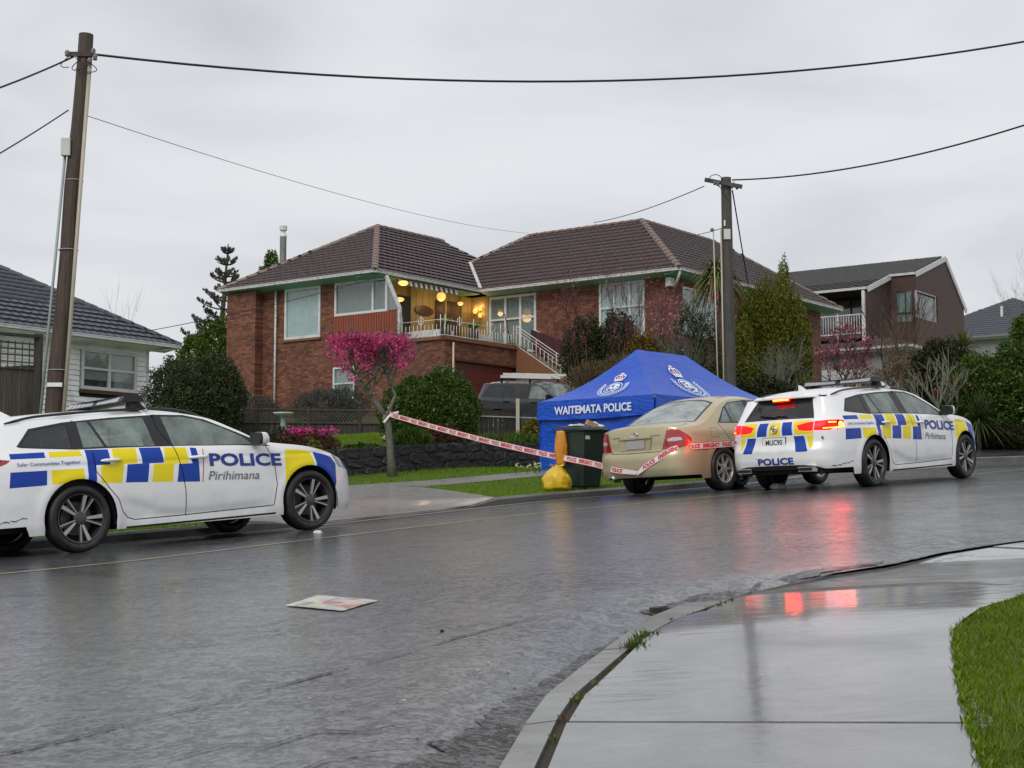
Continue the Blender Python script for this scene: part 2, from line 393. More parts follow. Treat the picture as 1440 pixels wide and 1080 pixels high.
def wheel_meshes(kind, R, rim, W=.225):
    key = (kind, R)
    if key in _wheels: return _wheels[key]
    t = MB(); h = W / 2      # axle along y, outer face at +y
    prof = [(rim + .004, -h + .02), (rim + .015, -h + .004), (R - .035, -h), (R - .008, -h + .022), (R, -h + .05), (R, h - .05), (R - .008, h - .022), (R - .035, h), (rim + .03, h - .004), (rim + .012, h - .012), (rim + .004, h - .03)]
    t.lathe(prof, 48, 'rubber', axis='y')
    tm = t.mesh('tyre', True)
    m = MB(); face = 'rim_dark' if kind == 'five' else 'rim_silver'
    m.lathe([(rim + .006, h - .022), (rim + .002, h - .010), (rim - .010, h - .014), (rim - .022, h - .05), (rim - .03, -h + .03), (rim - .0, -h + .02)], 48, face, axis='y')
    m.lathe([(rim - .03, -h + .06), (.02, -h + .06)], 32, 'seam_black', axis='y')
    m.lathe([(rim * .68, -h + .085), (rim * .68, -h + .10), (.06, -h + .10)], 32, 'brake_metal', axis='y')
    n = 5 if kind == 'five' else 7
    def spoke(a0, a1, r0, r1, w0, w1, yf0, yf1, mt):
        c0, s0 = math.cos(a0), math.sin(a0); c1, s1 = math.cos(a1), math.sin(a1)
        def q(r, a, w, y, sgn):
            return (r * math.cos(a) - sgn * w * math.sin(a), y, r * math.sin(a) + sgn * w * math.cos(a))
        p = [q(r0, a0, w0, yf0 - .03, -1), q(r0, a0, w0, yf0 - .03, 1), q(r1, a1, w1, yf1 - .03, 1), q(r1, a1, w1, yf1 - .03, -1),
             q(r0, a0, w0, yf0, -1), q(r0, a0, w0, yf0, 1), q(r1, a1, w1, yf1, 1), q(r1, a1, w1, yf1, -1)]
        m.add(p, [(0, 1, 2, 3), (7, 6, 5, 4), (0, 4, 5, 1), (1, 5, 6, 2), (2, 6, 7, 3), (3, 7, 4, 0)], mt)
    for i in range(n):
        a = 2 * math.pi * i / n + (.31 if kind == 'five' else 0)
        if kind == 'five':
            spoke(a - .10, a - .20, .045, rim - .012, .011, .020, h - .030, h - .018, 'rim_face')
            spoke(a + .13, a + .12, .045, rim - .012, .006, .008, h - .032, h - .022, 'rim_dark')
            spoke(a + .22, a + .20, .045, rim - .012, .004, .006, h - .026, h - .018, 'rim_face')
        else:
            spoke(a, a, .05, rim - .012, .014, .024, h - .024, h - .030, 'rim_silver')
    m.lathe([(.075, h - .045), (.07, h - .028), (.052, h - .022), (.03, h - .018), (.001, h - .016)], 24, face, axis='y')
    rm = m.mesh('rim', True)
    rm.set_sharp_from_angle(angle=R_(35)); tm.set_sharp_from_angle(angle=R_(50))
    _wheels[key] = (tm, rm); return tm, rm
def add_wheels(root, kind, wb, R, rim, half, steer=0., x0=0.):
    tm, rm = wheel_meshes(kind, R, rim)
    for x in (x0, x0 + wb):
        for sd in (-1, 1):
            w = bpy.data.objects.new('wheel', None); C.objects.link(w); w.parent = root; w.location = (x, sd * half, R); w.empty_display_size = .2
            a = (0 if sd > 0 else math.pi) + (steer if x > x0 else 0)
            w.rotation_euler = (0, random.random() * 1.2 if False else 0, a)
            t = link('tyre', tm, w); r = link('rim', rm, w); r.rotation_euler = (0, random.uniform(0, 6.28), 0)
def tube_on(root, name, pts, rad, m, n=8):
    b = MB(); b.tube(pts, rad, n, m); return b.build(name, root, True)
def sym(root, fn, name):
    for sd in (-1, 1):
        b = MB(); fn(b, sd); b.build(name, root, True, angle=40)
def refine(V, T, L=.05):
    bm = bmesh.new(); vs = [bm.verts.new((x, y, 0)) for x, y in V]
    for t in T:
        try: bm.faces.new([vs[i] for i in t])
        except ValueError: pass
    bmesh.ops.subdivide_edges(bm, edges=[e for e in bm.edges if e.calc_length() > L], cuts=2)
    bmesh.ops.triangulate(bm, faces=bm.faces[:]); bm.verts.ensure_lookup_table()
    V = np.array([(v.co.x, v.co.y) for v in bm.verts]); T = np.array([[v.index for v in f.verts] for f in bm.faces], np.int32); bm.free(); return V, T
def letters(root, sh, body, kind, a, z, w, h, m, bold=.02, shear=0., off=.0055, rise=0.):
    """letters printed on the flank: left edge at (a,z), running forward (kind x) or towards the near side (kind r)"""
    V, T = fit_text(body, w, h, bold, shear)
    # split long triangles so that the print follows the curved panel
    bm = bmesh.new(); vs = [bm.verts.new((x, y, 0)) for x, y in V]
    for t in T:
        try: bm.faces.new([vs[i] for i in t])
        except ValueError: pass
    bmesh.ops.subdivide_edges(bm, edges=[e for e in bm.edges if e.calc_length() > .05], cuts=2)
    bmesh.ops.triangulate(bm, faces=bm.faces[:]); bm.verts.ensure_lookup_table()
    V = np.array([(v.co.x, v.co.y) for v in bm.verts]); T = np.array([[v.index for v in f.verts] for f in bm.faces], np.int32); bm.free()
    s = np.array([sh.sp(kind, a + x) for x in V[:, 0]]); zz = z + V[:, 1] + rise * V[:, 0]
    co = sh.P(s, zz, off); no = sh.N(s, zz); fn = np.cross(co[T[:, 1]] - co[T[:, 0]], co[T[:, 2]] - co[T[:, 0]]); fl = (fn * no[T].mean(1)).sum(1) < 0; T[fl] = T[fl][:, ::-1]
    return link('lettering', npmesh('lettering', co, T, [m], normals=no), root)
def core(root, segs, half, glassz, length):
    """dark inner tub with seats, so that the panels never stand over nothing"""
    b = MB()
    for (x0, x1, z0, z1, hw) in segs: b.box((x0, -hw, z0), (x1, hw, z1), 'dark_inner')
    b.build('underbody', root)
def seats(root, xs, z=.62, dash=2.0, w=.24):
    for x in xs:
        for y in (-.36, .36):
            b = MB(); b.box((x - .02, y - w, z - .1), (x + .5, y + w, z + .06), 'seat_cloth')
            b.hexa([(x - .02, y - w, z), (x + .12, y - w, z), (x + .12, y + w, z), (x - .02, y + w, z), (x - .20, y - w * .85, z + .58), (x - .11, y - w * .85, z + .58), (x - .11, y + w * .85, z + .58), (x - .20, y + w * .85, z + .58)], 'seat_cloth')
            b.box((x - .24, y - .13, z + .60), (x - .15, y + .13, z + .76), 'seat_cloth'); b.build('seat', root)
    b = MB(); b.hexa([(dash - .25, -.68, .7), (dash + .35, -.68, .7), (dash + .35, .68, .7), (dash - .25, .68, .7), (dash - .18, -.68, .96), (dash + .35, -.66, .94), (dash + .35, .66, .94), (dash - .18, .68, .96)], 'black_plastic')
    b.build('dashboard', root)
    b = MB(); n = 20; c = Vector((dash - .38, -.36, .93)); ax = Vector((0, 1, 0)); ay = Vector((.35, 0, .93)).normalized()
    b.tube([c + ax * .185 * math.cos(6.2832 * i / n) + ay * .185 * math.sin(6.2832 * i / n) for i in range(n + 1)], .014, 6, 'black_trim'); b.bar(c - ax * .18, c + ax * .18, .03, .03, 'black_trim')
    b.build('steering_wheel', root, True)
def archpoly(sh, x, R, z=.34, n=22, low=.05):
    s0 = sh.sp('x', x); return [(s0 + R * math.cos(t), z + R * math.sin(t)) for t in np.linspace(-.2, math.pi + .2, n)] + [(s0 - R, low), (s0 + R, low)]

def police_wagon(label, lit, hatch_open, plate):
    root = thing('police_car', label, 'police car', group='marked police station wagons parked on the street')
    plan = [(-1.20, 0), (-1.19, .35), (-1.13, .62), (-.98, .80), (-.72, .885), (-.3, .915), (.4, .928), (1.4, .932), (2.4, .925), (2.95, .905), (3.30, .845), (3.55, .69), (3.70, .46), (3.78, .2), (3.79, 0)]
    side = [(.1, .06), (.2, .028), (.3, .010), (.42, .004), (.55, .0), (.7, .0), (.80, .006), (.90, .016), (.97, .036), (1.03, .068), (1.2, .15), (1.38, .245), (1.5, .33)]
    rear = [(.1, .20), (.2, .14), (.30, .06), (.36, .02), (.45, .0), (.56, .0), (.62, .025), (.70, .055), (.85, .06), (.93, .09), (1.0, .15), (1.1, .235), (1.22, .33), (1.32, .42), (1.40, .46)]
    front = [(.1, .12), (.2, .05), (.3, .0), (.4, .0), (.5, .01), (.6, .02), (.68, .05), (.75, .12), (.82, .26), (.9, .45)]
    zedge = [('r', 0, 1.365), ('r', .4, 1.352), ('r', .66, 1.315), ('x', -.75, 1.295), ('x', -.45, 1.320), ('x', -.1, 1.345), ('x', .5, 1.375), ('x', 1.05, 1.385), ('x', 1.35, 1.37), ('x', 1.6, 1.325), ('x', 1.98, 1.165), ('x', 2.28, 1.025), ('x', 2.5, .992), ('x', 2.8, .955), ('x', 3.1, .885), ('x', 3.35, .81), ('f', .6, .765), ('f', .3, .74), ('f', 0, .735)]
    zc = [(-.8, 1.355), (-.5, 1.41), (0, 1.45), (.5, 1.47), (1., 1.465), (1.3, 1.44), (1.6, 1.36), (2.0, 1.195), (2.3, 1.07), (2.42, 1.035), (2.7, 1.02), (3.0, .985), (3.3, .925), (3.5, .87), (3.65, .81), (3.79, .735)]
    def crease(x, z):   # shoulder line, the scooped blade above the sill, swollen arches
        a = np.exp(-((z - (.865 + .0 * x)) / .016) ** 2) * .006 * np.clip((x + .6) / .4, 0, 1)
        zl = .33 + .18 * np.exp(-((x - .45) / .38) ** 2) + .02 * (x - 1.2)
        k = np.clip((x - .3) / .4, 0, 1) * np.clip((2.35 - x) / .3, 0, 1)
        b = k * (.020 / (1 + np.exp((z - zl) / .022)) * 1.0) * np.clip((z - .2) / .1, 0, 1)
        for xc in (0, 2.83):
            d = np.hypot(x - xc, z - .34); a = a - .016 * np.exp(-((d - .42) / .06) ** 2)
        return a + b
    sh = Shell(plan, side, rear, front, zedge, zc, 2.6, crease)
    X = lambda x, z: sh.pt('x', x, z); Rr = lambda r, z: sh.pt('r', r, z); Ff = lambda r, z: sh.pt('f', r, z)
    q = np.linspace(0, sh.L, 170); ze = sh.ze(q)
    low = [(s, .20 if X(-.55, 0)[0] < s else .30) for s in q]
    domain = [(s, z) for s, z in zip(q, ze)][::-1] + low
    def px(L): return [X(*p) for p in L]
    # glass outlines
    g_q = px([(-.56, 1.095), (-.40, 1.245), (-.02, 1.300), (-.02, 1.045), (-.44, 1.078)])
    g_r1 = px([(.10, 1.315), (.22, 1.322), (.335, 1.052), (.10, 1.048)]); g_r2 = px([(.25, 1.325), (.87, 1.348), (.915, 1.035), (.365, 1.05)])
    g_f = px([(1.08, 1.352), (1.33, 1.342), (1.55, 1.300), (1.78, 1.212), (2.02, 1.095), (2.13, 1.00), (1.125, 1.032)])
    dlo = px([(-.60, 1.085), (-.43, 1.262), (-.05, 1.318), (.5, 1.353), (1.05, 1.370), (1.36, 1.357), (1.6, 1.302), (1.95, 1.150), (2.34, .972), (1.9, .998), (1.2, 1.020), (.5, 1.030), (.0, 1.030), (-.42, 1.060), (-.56, 1.072)])
    # doors
    dr = px([(.18, .90), (.19, .80), (.32, .62), (.42, .50), (.46, .38), (.52, .31), (.60, .285), (1.19, .29), (1.205, .55), (1.17, .80), (1.12, 1.0), (1.0, 1.20), (.97, 1.372), (.55, 1.36), (.18, 1.335)])
    df = px([(1.20, .29), (2.32, .315), (2.375, .55), (2.355, .80), (2.27, .985), (1.95, 1.158), (1.6, 1.310), (1.36, 1.363), (.975, 1.372), (1.0, 1.20), (1.125, 1.0), (1.175, .80), (1.21, .55)])
    seams = [('door_seam', band(densify(px([(.18, 1.00), (.19, .80), (.32, .62), (.42, .50), (.46, .38), (.52, .31), (.60, .285), (1.2, .29), (2.32, .315), (2.375, .55), (2.355, .80), (2.27, .985)]), .05, False), .010), 'seam_black', -.008, None),
             ('door_seam', band(densify(px([(1.20, .29), (1.207, .55), (1.172, .80), (1.122, 1.0), (1.0, 1.20), (.975, 1.372)]), .05, False), .010), 'seam_black', -.008, None)]
    handle_cups = []
    gate = [Rr(0, .53), Rr(.50, .53), Rr(.60, .62), Rr(.62, .80), Rr(.645, .97), Rr(.64, 1.10), Rr(.58, 1.33), Rr(0, 1.36)]
    gate_glass = [Rr(0, 1.03), Rr(.615, 1.025), Rr(.59, 1.10), Rr(.53, 1.27), Rr(0, 1.285)]
    gate_dark = [Rr(0, 1.008), Rr(.635, 1.003), Rr(.63, 1.10), Rr(.575, 1.32), Rr(0, 1.325)]
    tl_out = [Rr(.625, .835), Rr(.80, .825), X(-.88, .868), X(-.73, .925), X(-.69, .952), X(-.80, .968), Rr(.80, .968), Rr(.645, .958)]
    tl_in = [Rr(.40, .845), Rr(.50, .832), Rr(.612, .832), Rr(.632, .956), Rr(.52, .945), Rr(.36, .912)]
    hot1 = [Rr(.74, .85), Rr(.86, .855), Rr(.87, .866), Rr(.74, .862)]; hot2 = [Rr(.80, .945), Rr(.80, .93), Rr(.88, .925), Rr(.88, .94)]
    hot3 = [Rr(.865, .868), Rr(.885, .868), Rr(.88, .925), Rr(.86, .925)]
    hl = [X(3.20, .862), X(3.30, .70), Ff(.72, .665), Ff(.55, .66), Ff(.60, .745), X(3.34, .800)]
    black_r = [Rr(0, .20), Rr(0, .365), Rr(.45, .362), Rr(.62, .345), Rr(.74, .30), X(-.60, .24), X(-.5, .15), Rr(.3, .1)]
    black_f = [Ff(0, .2), Ff(0, .64), Ff(.35, .62), Ff(.42, .50), Ff(.62, .40), Ff(.70, .32), Ff(.70, .25), Ff(.6, .2)]
    sillb = px([(.50, .195), (2.35, .215), (2.35, .235), (.50, .22)])
    onm, hotm = ('lamp_red_on', 'lamp_hot_on') if lit else ('lamp_red_off', 'lamp_clear')
    bumpr = [Rr(0, .2), Rr(0, .52), Rr(.50, .52), Rr(.61, .60), Rr(.66, .70), X(-.86, .70), X(-.48, .62), X(-.48, .2)]
    parts = seams + [
        ('rear_quarter_window', g_q, 'privacy_glass', -.006, None), ('rear_vent_window', g_r1, 'car_glass', -.006, None), ('rear_door_window', g_r2, 'car_glass', -.006, None),
        ('front_door_window', g_f, 'car_glass', -.006, None), ('window_surround', dlo, 'black_trim', -.002, None)]
    if lit: parts += [('brake_glow', hot1, hotm, .004, None), ('brake_glow', hot2, hotm, .004, None), ('brake_glow', hot3, hotm, .004, None)]
    parts += [('taillight', tl_out, onm if lit else 'lamp_red_off', .003, None), ('headlight', hl, 'headlamp_glass', .002, None),
              ('rear_diffuser', black_r, 'black_plastic', -.012, None), ('front_grille', black_f, 'black_plastic', -.012, None), ('sill_strip', sillb, 'black_plastic', -.01, None)]
    gate_parts = [('tailgate_light', tl_in, onm, .003, 'tailgate'), ('rear_window', gate_glass, 'privacy_glass', -.003, None), ('rear_window_surround', gate_dark, 'black_trim', -.001, None)]
    drs = [('front_door', df, 'white_paint', 0., None), ('rear_door', dr, 'white_paint', 0., None)]
    fender = px([(2.28, .995), (2.36, .80), (2.38, .55), (2.32, .30), (2.3, .15), (3.22, .15), (3.30, .69), (3.18, .875), (2.9, 1.1), (2.4, 1.1)])
    body = [('front_fender', fender, 'white_paint', 0., None), ('rear_bumper', bumpr, 'white_paint', 0., None),
            ('front_bumper', [X(3.22, .15), X(3.31, .69), X(3.2, .875), X(3.3, .95), Ff(0, .95), Ff(0, .15)], 'white_paint', 0., None)]
    # livery outlines taken in side view (metres from rear axle)
    Bl, Ye = 'livery_blue', 'livery_yellow'
    pt = [(px([(-.69, 1.018), (-.33, 1.02), (-.33, .962), (-.685, .962)]), Bl), (px([(-.285, 1.02), (.05, 1.022), (.06, .962), (-.285, .962)]), Ye),
          (px([(-.70, .836), (-.33, .836), (-.345, .69), (-.72, .682)]), Bl), (px([(-.285, .836), (.055, .836), (.055, .70), (-.295, .69)]), Ye),
          (px([(.10, 1.025), (.36, 1.02), (.36, .862), (.20, .862), (.18, .683), (.09, .70), (.105, .867)]), Bl),
          (px([(.405, 1.025), (.675, 1.02), (.66, .858), (.51, .856), (.467, .665), (.228, .677), (.253, .861), (.39, .861)]), Ye),
          (px([(.71, 1.02), (.96, 1.015), (.972, .85), (.80, .851), (.763, .658), (.51, .668), (.547, .854), (.72, .855)]), Bl),
          (px([(1.00, 1.012), (1.262, 1.0), (1.264, .83), (1.09, .836), (1.055, .645), (.81, .656), (.85, .847), (.98, .846)]), Ye),
          (px([(1.31, .998), (1.385, .99), (1.392, .90), (1.384, .628), (1.11, .64), (1.145, .828), (1.31, .828)]), Bl),
          (px([(1.458, .978), (1.470, .977), (1.425, .62), (1.413, .622)]), 'decal_red'),
          (px([(2.52, .925), (2.70, .918), (2.87, .888), (2.905, .76), (2.905, .5), (2.48, .5), (2.482, .56)]), Ye),
          (px([(2.91, .882), (3.05, .855), (3.18, .815), (3.255, .735), (3.225, .52), (3.2, .45), (2.94, .5), (2.935, .76)]), Bl)]
    gp = []
    def gb(r0, r1, r2, r3, z0, z1, m):   # block with slanted sides on the tailgate (r at top, r at bottom)
        for sg in ((1,)): gp.append(([Rr(a, z) if a >= 0 else (-Rr(-a, z)[0], z) for a, z in ((r0, z1), (r1, z1), (r3, z0), (r2, z0))], m))
    # symmetric blocks drawn once per half: signed lateral positions
    for r0, r1, r2, r3, z0, z1, m in [(-.085, .085, -.095, .095, .78, .965, Ye), (.115, .275, .13, .30, .78, .968, Bl), (.31, .60, .335, .62, .78, .972, Ye), (.315, .475, .36, .535, .545, .765, Bl), (.51, .64, .57, .62, .545, .765, Ye)]:
        gb(r0, r1, r2, r3, z0, z1, m)
        if r0 >= 0: gb(-r0, -r1, -r2, -r3, z0, z1, m)
    # tailgate skin (both halves in one piece): mirrored domain in s
    mir = lambda P: [(-a, b) for a, b in P]
    full = gate[1:-1] + [gate[-1]] + mir(gate[1:-1])[::-1] + [gate[0]]
    # ---- flank
    made = shell_parts(root, sh, domain, parts + drs + body, pt, ('body', 'white_paint'), .032, drop=[archpoly(sh, 0, .395), archpoly(sh, 2.83, .395), gate])
    # ---- top
    xe, re = sh.xE, sh.rE
    edge = [(x, r) for x, r in zip(sh.xE[::3], sh.rE[::3])]; dom = edge + [(x, -r) for x, r in edge[::-1]]
    def trap(x0, f0, x1, f1, n=10):
        xs = np.linspace(x0, x1, n); a = [(x, np.interp(x, xe, re) * (f0 + (f1 - f0) * i / (n - 1))) for i, x in enumerate(xs)]; return a + [(x, -r) for x, r in a[::-1]]
    ws = [(2.36, .0), (2.30, .40), (2.12, .70)] ; 
    wsl = curve2([(2.40, 0), (2.36, .35), (2.22, .63), (2.12, .70)], 4); wst = curve2([(1.52, .56), (1.47, .3), (1.45, 0)], 4)
    wsp = wsl + wst; wsp = wsp + [(x, -r) for x, r in wsp[::-1]]
    wo_ = curve2([(2.47, 0), (2.43, .36), (2.30, .66), (2.18, .735)], 4) + curve2([(1.46, .595), (1.43, .3), (1.41, 0)], 4); wo_ = wo_ + [(x, -r) for x, r in wo_[::-1]]
    hood = curve2([(2.48, 0), (2.45, .36), (2.33, .70), (2.6, .735), (3.0, .70), (3.3, .63), (3.55, .45), (3.68, .2), (3.70, 0)], 4); hood = hood + [(x, -r) for x, r in hood[::-1]]
    hs = curve2([(2.46, .36), (2.34, .71), (2.6, .745), (3.0, .71), (3.3, .64), (3.56, .455), (3.69, .2), (3.71, 0)], 4)
    tp = [('hood_seam', band(hs, .012), 'seam_black', -.006, None), ('hood_seam', band([(x, -r) for x, r in hs], .012), 'seam_black', -.006, None),
          ('windscreen', wsp, 'car_glass', -.003, None), ('windscreen_surround', wo_, 'black_trim', -.001, None), ('bonnet', hood, 'white_paint', 0, None)]
    mt = shell_parts(root, sh, dom, tp, [], ('roof', 'white_paint'), .06, top=True)
    # ---- tailgate, hinged at the roof
    hx, hz = -.70, 1.335
    gate_e = bpy.data.objects.new('tailgate', None)
    polys = [full] ; V, F = cdt([full] + [p[1] for p in gate_parts] + [mir(p[1]) for p in gate_parts] + [p[0] for p in gp], (-.75, .5, .75, 1.4), .05)
    c = V[F].mean(1); ok = inpoly(c, full); sel = []
    un = ok.copy()
    for name, poly, m, off, _ in gate_parts:
        k = un & (inpoly(c, poly) | inpoly(c, mir(poly))); un &= ~k; sel.append((name, m, off, k))
    sel.insert(0, ('tailgate', 'white_paint', 0., un)); gobj = None
    for name, m, off, k in sel:
        for half in ((0, 1) if name == 'tailgate_light' else (2,)):
            kk = k & ((c[:, 0] > 0) if half == 0 else (c[:, 0] < 0) if half == 1 else True)
            f = F[kk]; used, inv = np.unique(f.ravel(), return_inverse=True); f = inv.reshape(-1, 3); v = V[used]
            sg = np.where(v[:, 0] < 0, -1., 1.); co = sh.P(np.abs(v[:, 0]), v[:, 1], off); no = sh.N(np.abs(v[:, 0]), v[:, 1]); co[:, 1] *= sg; no[:, 1] *= sg
            z0 = np.abs(v[:, 0]) < 1e-6; no[z0, 1] = 0
            fn = np.cross(co[f[:, 1]] - co[f[:, 0]], co[f[:, 2]] - co[f[:, 0]]); fl = (fn * no[f].mean(1)).sum(1) < 0; f[fl] = f[fl][:, ::-1]
            mats = [m]; mi = np.zeros(len(f), int)
            if name == 'tailgate':
                cc = c[kk]
                for poly, pm in gp:
                    if pm not in mats: mats.append(pm)
                    mi[inpoly(cc, poly)] = mats.index(pm)
            co = co - [hx, 0, hz]
            o = link(name, npmesh(name, co, f, mats, mi, normals=no), gobj or root)
            if gobj is None: gobj = o; o.location = (hx, 0, hz)
    # inner face, emblem, plate, spoiler, wiper, third brake light on the tailgate (all in hinge coordinates)
    def G(x, y, z): return (x - hx, y, z - hz)
    def Gp(r, z, off=0): p = sh.P(np.array([sh.sp('r', abs(r))]), np.array([z]), off)[0]; return (p[0] - hx, -r, p[2] - hz)
    b = MB(); rows = [(.545, .50), (.7, .6), (.9, .6), (1.02, .58)]
    pr = [[Gp(-r, z, -.05), Gp(r, z, -.05)] for z, r in rows]
    for (a, a2), (c1, c2) in zip(pr[:-1], pr[1:]): b.add([a, a2, c2, c1], [(0, 1, 2, 3)], 'black_plastic')
    b.build('tailgate_lining', gobj)
    b = MB()   # roof spoiler lip over the glass
    for i in range(12):
        y0, y1 = -.53 + 1.06 * i / 12, -.53 + 1.06 * (i + 1) / 12; f = lambda y: max(0, 1 - (y / .54) ** 2)
        A = [G(-.72, y0, 1.350), G(-.72, y1, 1.350), G(-.82 - .07 * f(y1), y1, 1.308 + .014 * f(y1)), G(-.82 - .07 * f(y0), y0, 1.308 + .014 * f(y0)), G(-.72, y0, 1.285), G(-.72, y1, 1.285), G(-.82 - .07 * f(y1), y1, 1.302), G(-.82 - .07 * f(y0), y0, 1.302)]
        b.hexa([A[7], A[6], A[5], A[4], A[3], A[2], A[1], A[0]], 'white_paint')
    b.build('roof_spoiler', gobj, True, angle=50)
    b = MB(); b.hexa([G(-.925, -.13, 1.262), G(-.895, -.13, 1.262), G(-.895, .13, 1.262), G(-.925, .13, 1.262), G(-.918, -.14, 1.300), G(-.88, -.14, 1.300), G(-.88, .14, 1.300), G(-.918, .14, 1.300)], onm)
    if lit: b.box(G(-.929, -.125, 1.277), G(-.915, .125, 1.296), hotm)
    b.build('high_brake_light', gobj)
    b = MB(); b.tube([Gp(-.02, 1.035, .012), Gp(.15, 1.055, .02), Gp(-.28, 1.085, .012)][1:], .009, 6, 'black_plastic'); b.tube([Gp(-.02, 1.03, .0), Gp(-.02, 1.05, .03), Gp(-.30, 1.075, .015)], .014, 6, 'black_plastic'); b.build('rear_wiper', gobj, True)
    b = MB(); p = Vector(Gp(0, .872, .012)); b2 = 24
    for rr in (.058, .047): b.tube([p + Vector((0, rr * math.cos(6.2832 * i / b2), rr * math.sin(6.2832 * i / b2))) for i in range(b2 + 1)], .0045, 6, 'chrome')
    b.tube([p + Vector((0, .03, -.028)), p + Vector((0, .012, -.02)), p + Vector((0, .02, .004)), p + Vector((0, .0, .024)), p + Vector((0, -.02, .016)), p + Vector((0, -.03, -.004))], [.004, .009, .012, .012, .009, .004], 6, 'chrome')
    b.tube([p + Vector((0, -.004, -.002)), p + Vector((0, -.016, -.028))], [.008, .005], 6, 'chrome'); b.sphere(p + Vector((0, -.028, -.02)), .011, 'chrome', 6, (.4, 1, 1))
    b.build('badge', gobj, True)
    pz = .69; p = Gp(0, pz, .004)
    b = MB(); b.box((p[0] - .012, -.185, pz - hz - .066), (p[0] + .01, .185, pz - hz + .066), 'plate_white'); b.box((p[0] - .009, -.192, pz - hz - .073), (p[0] + .012, .192, pz - hz + .073), 'black_trim')
    plo = b.build('number_plate', gobj)
    if plate: V, T = fit_text(plate, .27, .078, .02); b = MB(); b.add([(p[0] - .0135, .135 - x, pz - hz - .039 + y) for x, y in V], [tuple(t) for t in T], 'plate_black'); b.build('plate_lettering', gobj)
    if hatch_open: gobj.rotation_euler = (0, R_(-78) * -1, 0)
    # ---- lettering on the flank and bumper
    letters(root, sh, 'POLICE', 'x', 1.52, .787, .93, .140, 'decal_navy', .035, rise=-.045)
    letters(root, sh, 'Pirihimana', 'x', 1.49, .640, .65, .095, 'decal_grey', .004, .25, rise=-.04)
    letters(root, sh, 'Safer Communities Together', 'x', -.63, .878, .66, .045, 'decal_navy', .0)
    # rear bumper lettering straddles the middle: placed as flat print on the gently curved centre
    V, T = fit_text('POLICE', .58, .098, .035)
    V, T = refine(V, T)
    co = []
    for x, y in V:
        r = -.26 + x + (.0); z = .375 + y; pp = sh.P(np.array([sh.sp('r', abs(r))]), np.array([z]), .007)[0]; co.append((pp[0], -r, z))
    b = MB(); b.add(co, [tuple(t) for t in T], 'decal_navy'); b.build('lettering', root)
    b = MB(); 
    qd = [(-.305, .372), (-.293, .372), (-.282, .478), (-.294, .478)]; co = []
    for r, z in qd: pp = sh.P(np.array([sh.sp('r', abs(r))]), np.array([z]), .0025)[0]; co.append((pp[0], -r, z))
    b.add(co, [(0, 1, 2, 3)], 'decal_red'); b.build('red_stripe', root)
    # ---- mirrors, handles, rails, lightbar
    def mir_f(b, sd):
        y = -sd
        b.tube([(2.16, y * .86, 1.01), (2.14, y * .95, 1.03)], [.03, .028], 8, 'black_trim')
        vs = []; n = 12
        for (x, sc, dz) in ((2.06, .92, 0), (2.10, 1., 0), (2.17, .92, .0), (2.215, .55, -.01)):
            for k in range(n):
                t = 2 * math.pi * k / n; cy = math.copysign(abs(math.cos(t)) ** .6, math.cos(t)); cz = math.copysign(abs(math.sin(t)) ** .6, math.sin(t))
                vs.append((x, y * (1.005 + .105 * sc * cy), 1.055 + dz + .075 * sc * cz))
        fs = [(i * n + k, i * n + (k + 1) % n, (i + 1) * n + (k + 1) % n, (i + 1) * n + k) for i in range(3) for k in range(n)] + [tuple(range(n)), tuple(range(3 * n, 4 * n))]
        mi = [f if y > 0 else f[::-1] for f in fs]; b.add(vs, mi[12:36] , 'white_paint' if True else 'x'); b.add(vs, mi[:12] + [mi[36], mi[37]], 'black_trim')
    sym(root, mir_f, 'wing_mirror')
    for dname, hxs in (('rear_door', .36), ('front_door', 1.38)):
        for k, sd in enumerate((-1, 1)):
            par = made.get((dname, k)); b = MB(); pts = []
            for i in range(7):
                t = i / 6; x = hxs - .115 + .23 * t; pp = sh.P(np.array([sh.sp('x', x)]), np.array([.905 - .015 * (hxs > 1)]), .012 + .022 * math.sin(math.pi * t))[0]; pts.append((pp[0], pp[1] if sd < 0 else -pp[1], pp[2]))
            b.tube(pts, [.008, .017, .019, .019, .019, .017, .008], 8, 'white_paint'); b.build('door_handle', par, True)
    def rail(b, sd):
        pts = []
        for t in np.linspace(0, 1, 22):
            x = -.62 + t * 2.25; i = (math.sin(math.pi * min(1, t * 6) / 2)) * (math.sin(math.pi * min(1, (1 - t) * 6) / 2)); zE = float(np.interp(x, sh.xE, sh.zE)); rE = float(np.interp(x, sh.xE, sh.rE))
            r = rE - .065; z = float(sh.T(np.array([x]), np.array([r]))[0, 2]) + .035 * i; pts.append((x, sd * r, z))
        b.tube(pts, .014, 6, 'black_trim')
    sym(root, rail, 'roof_rail')
    b = MB(); z = 1.53
    for i in range(14):
        y0, y1 = -.60 + 1.2 * i / 14, -.60 + 1.2 * (i + 1) / 14; dx = .03 * (abs(y0 + y1) / 1.2) ** 2
        b.hexa([(.72 - dx, y0, z), (1.02 - dx * 2, y0, z), (1.02 - dx * 2, y1, z), (.72 - dx, y1, z), (.76 - dx, y0, z + .05), (.98 - dx * 2, y0, z + .05), (.98 - dx * 2, y1, z + .05), (.76 - dx, y1, z + .05)], 'lightbar_clear' if i % 7 else 'black_trim')
    b.box((.70, -.61, z - .012), (1.04, .61, z), 'black_trim'); b.box((.74, -.585, z + .05), (.98, .585, z + .058), 'black_trim')
    lb = b.build('lightbar', root)
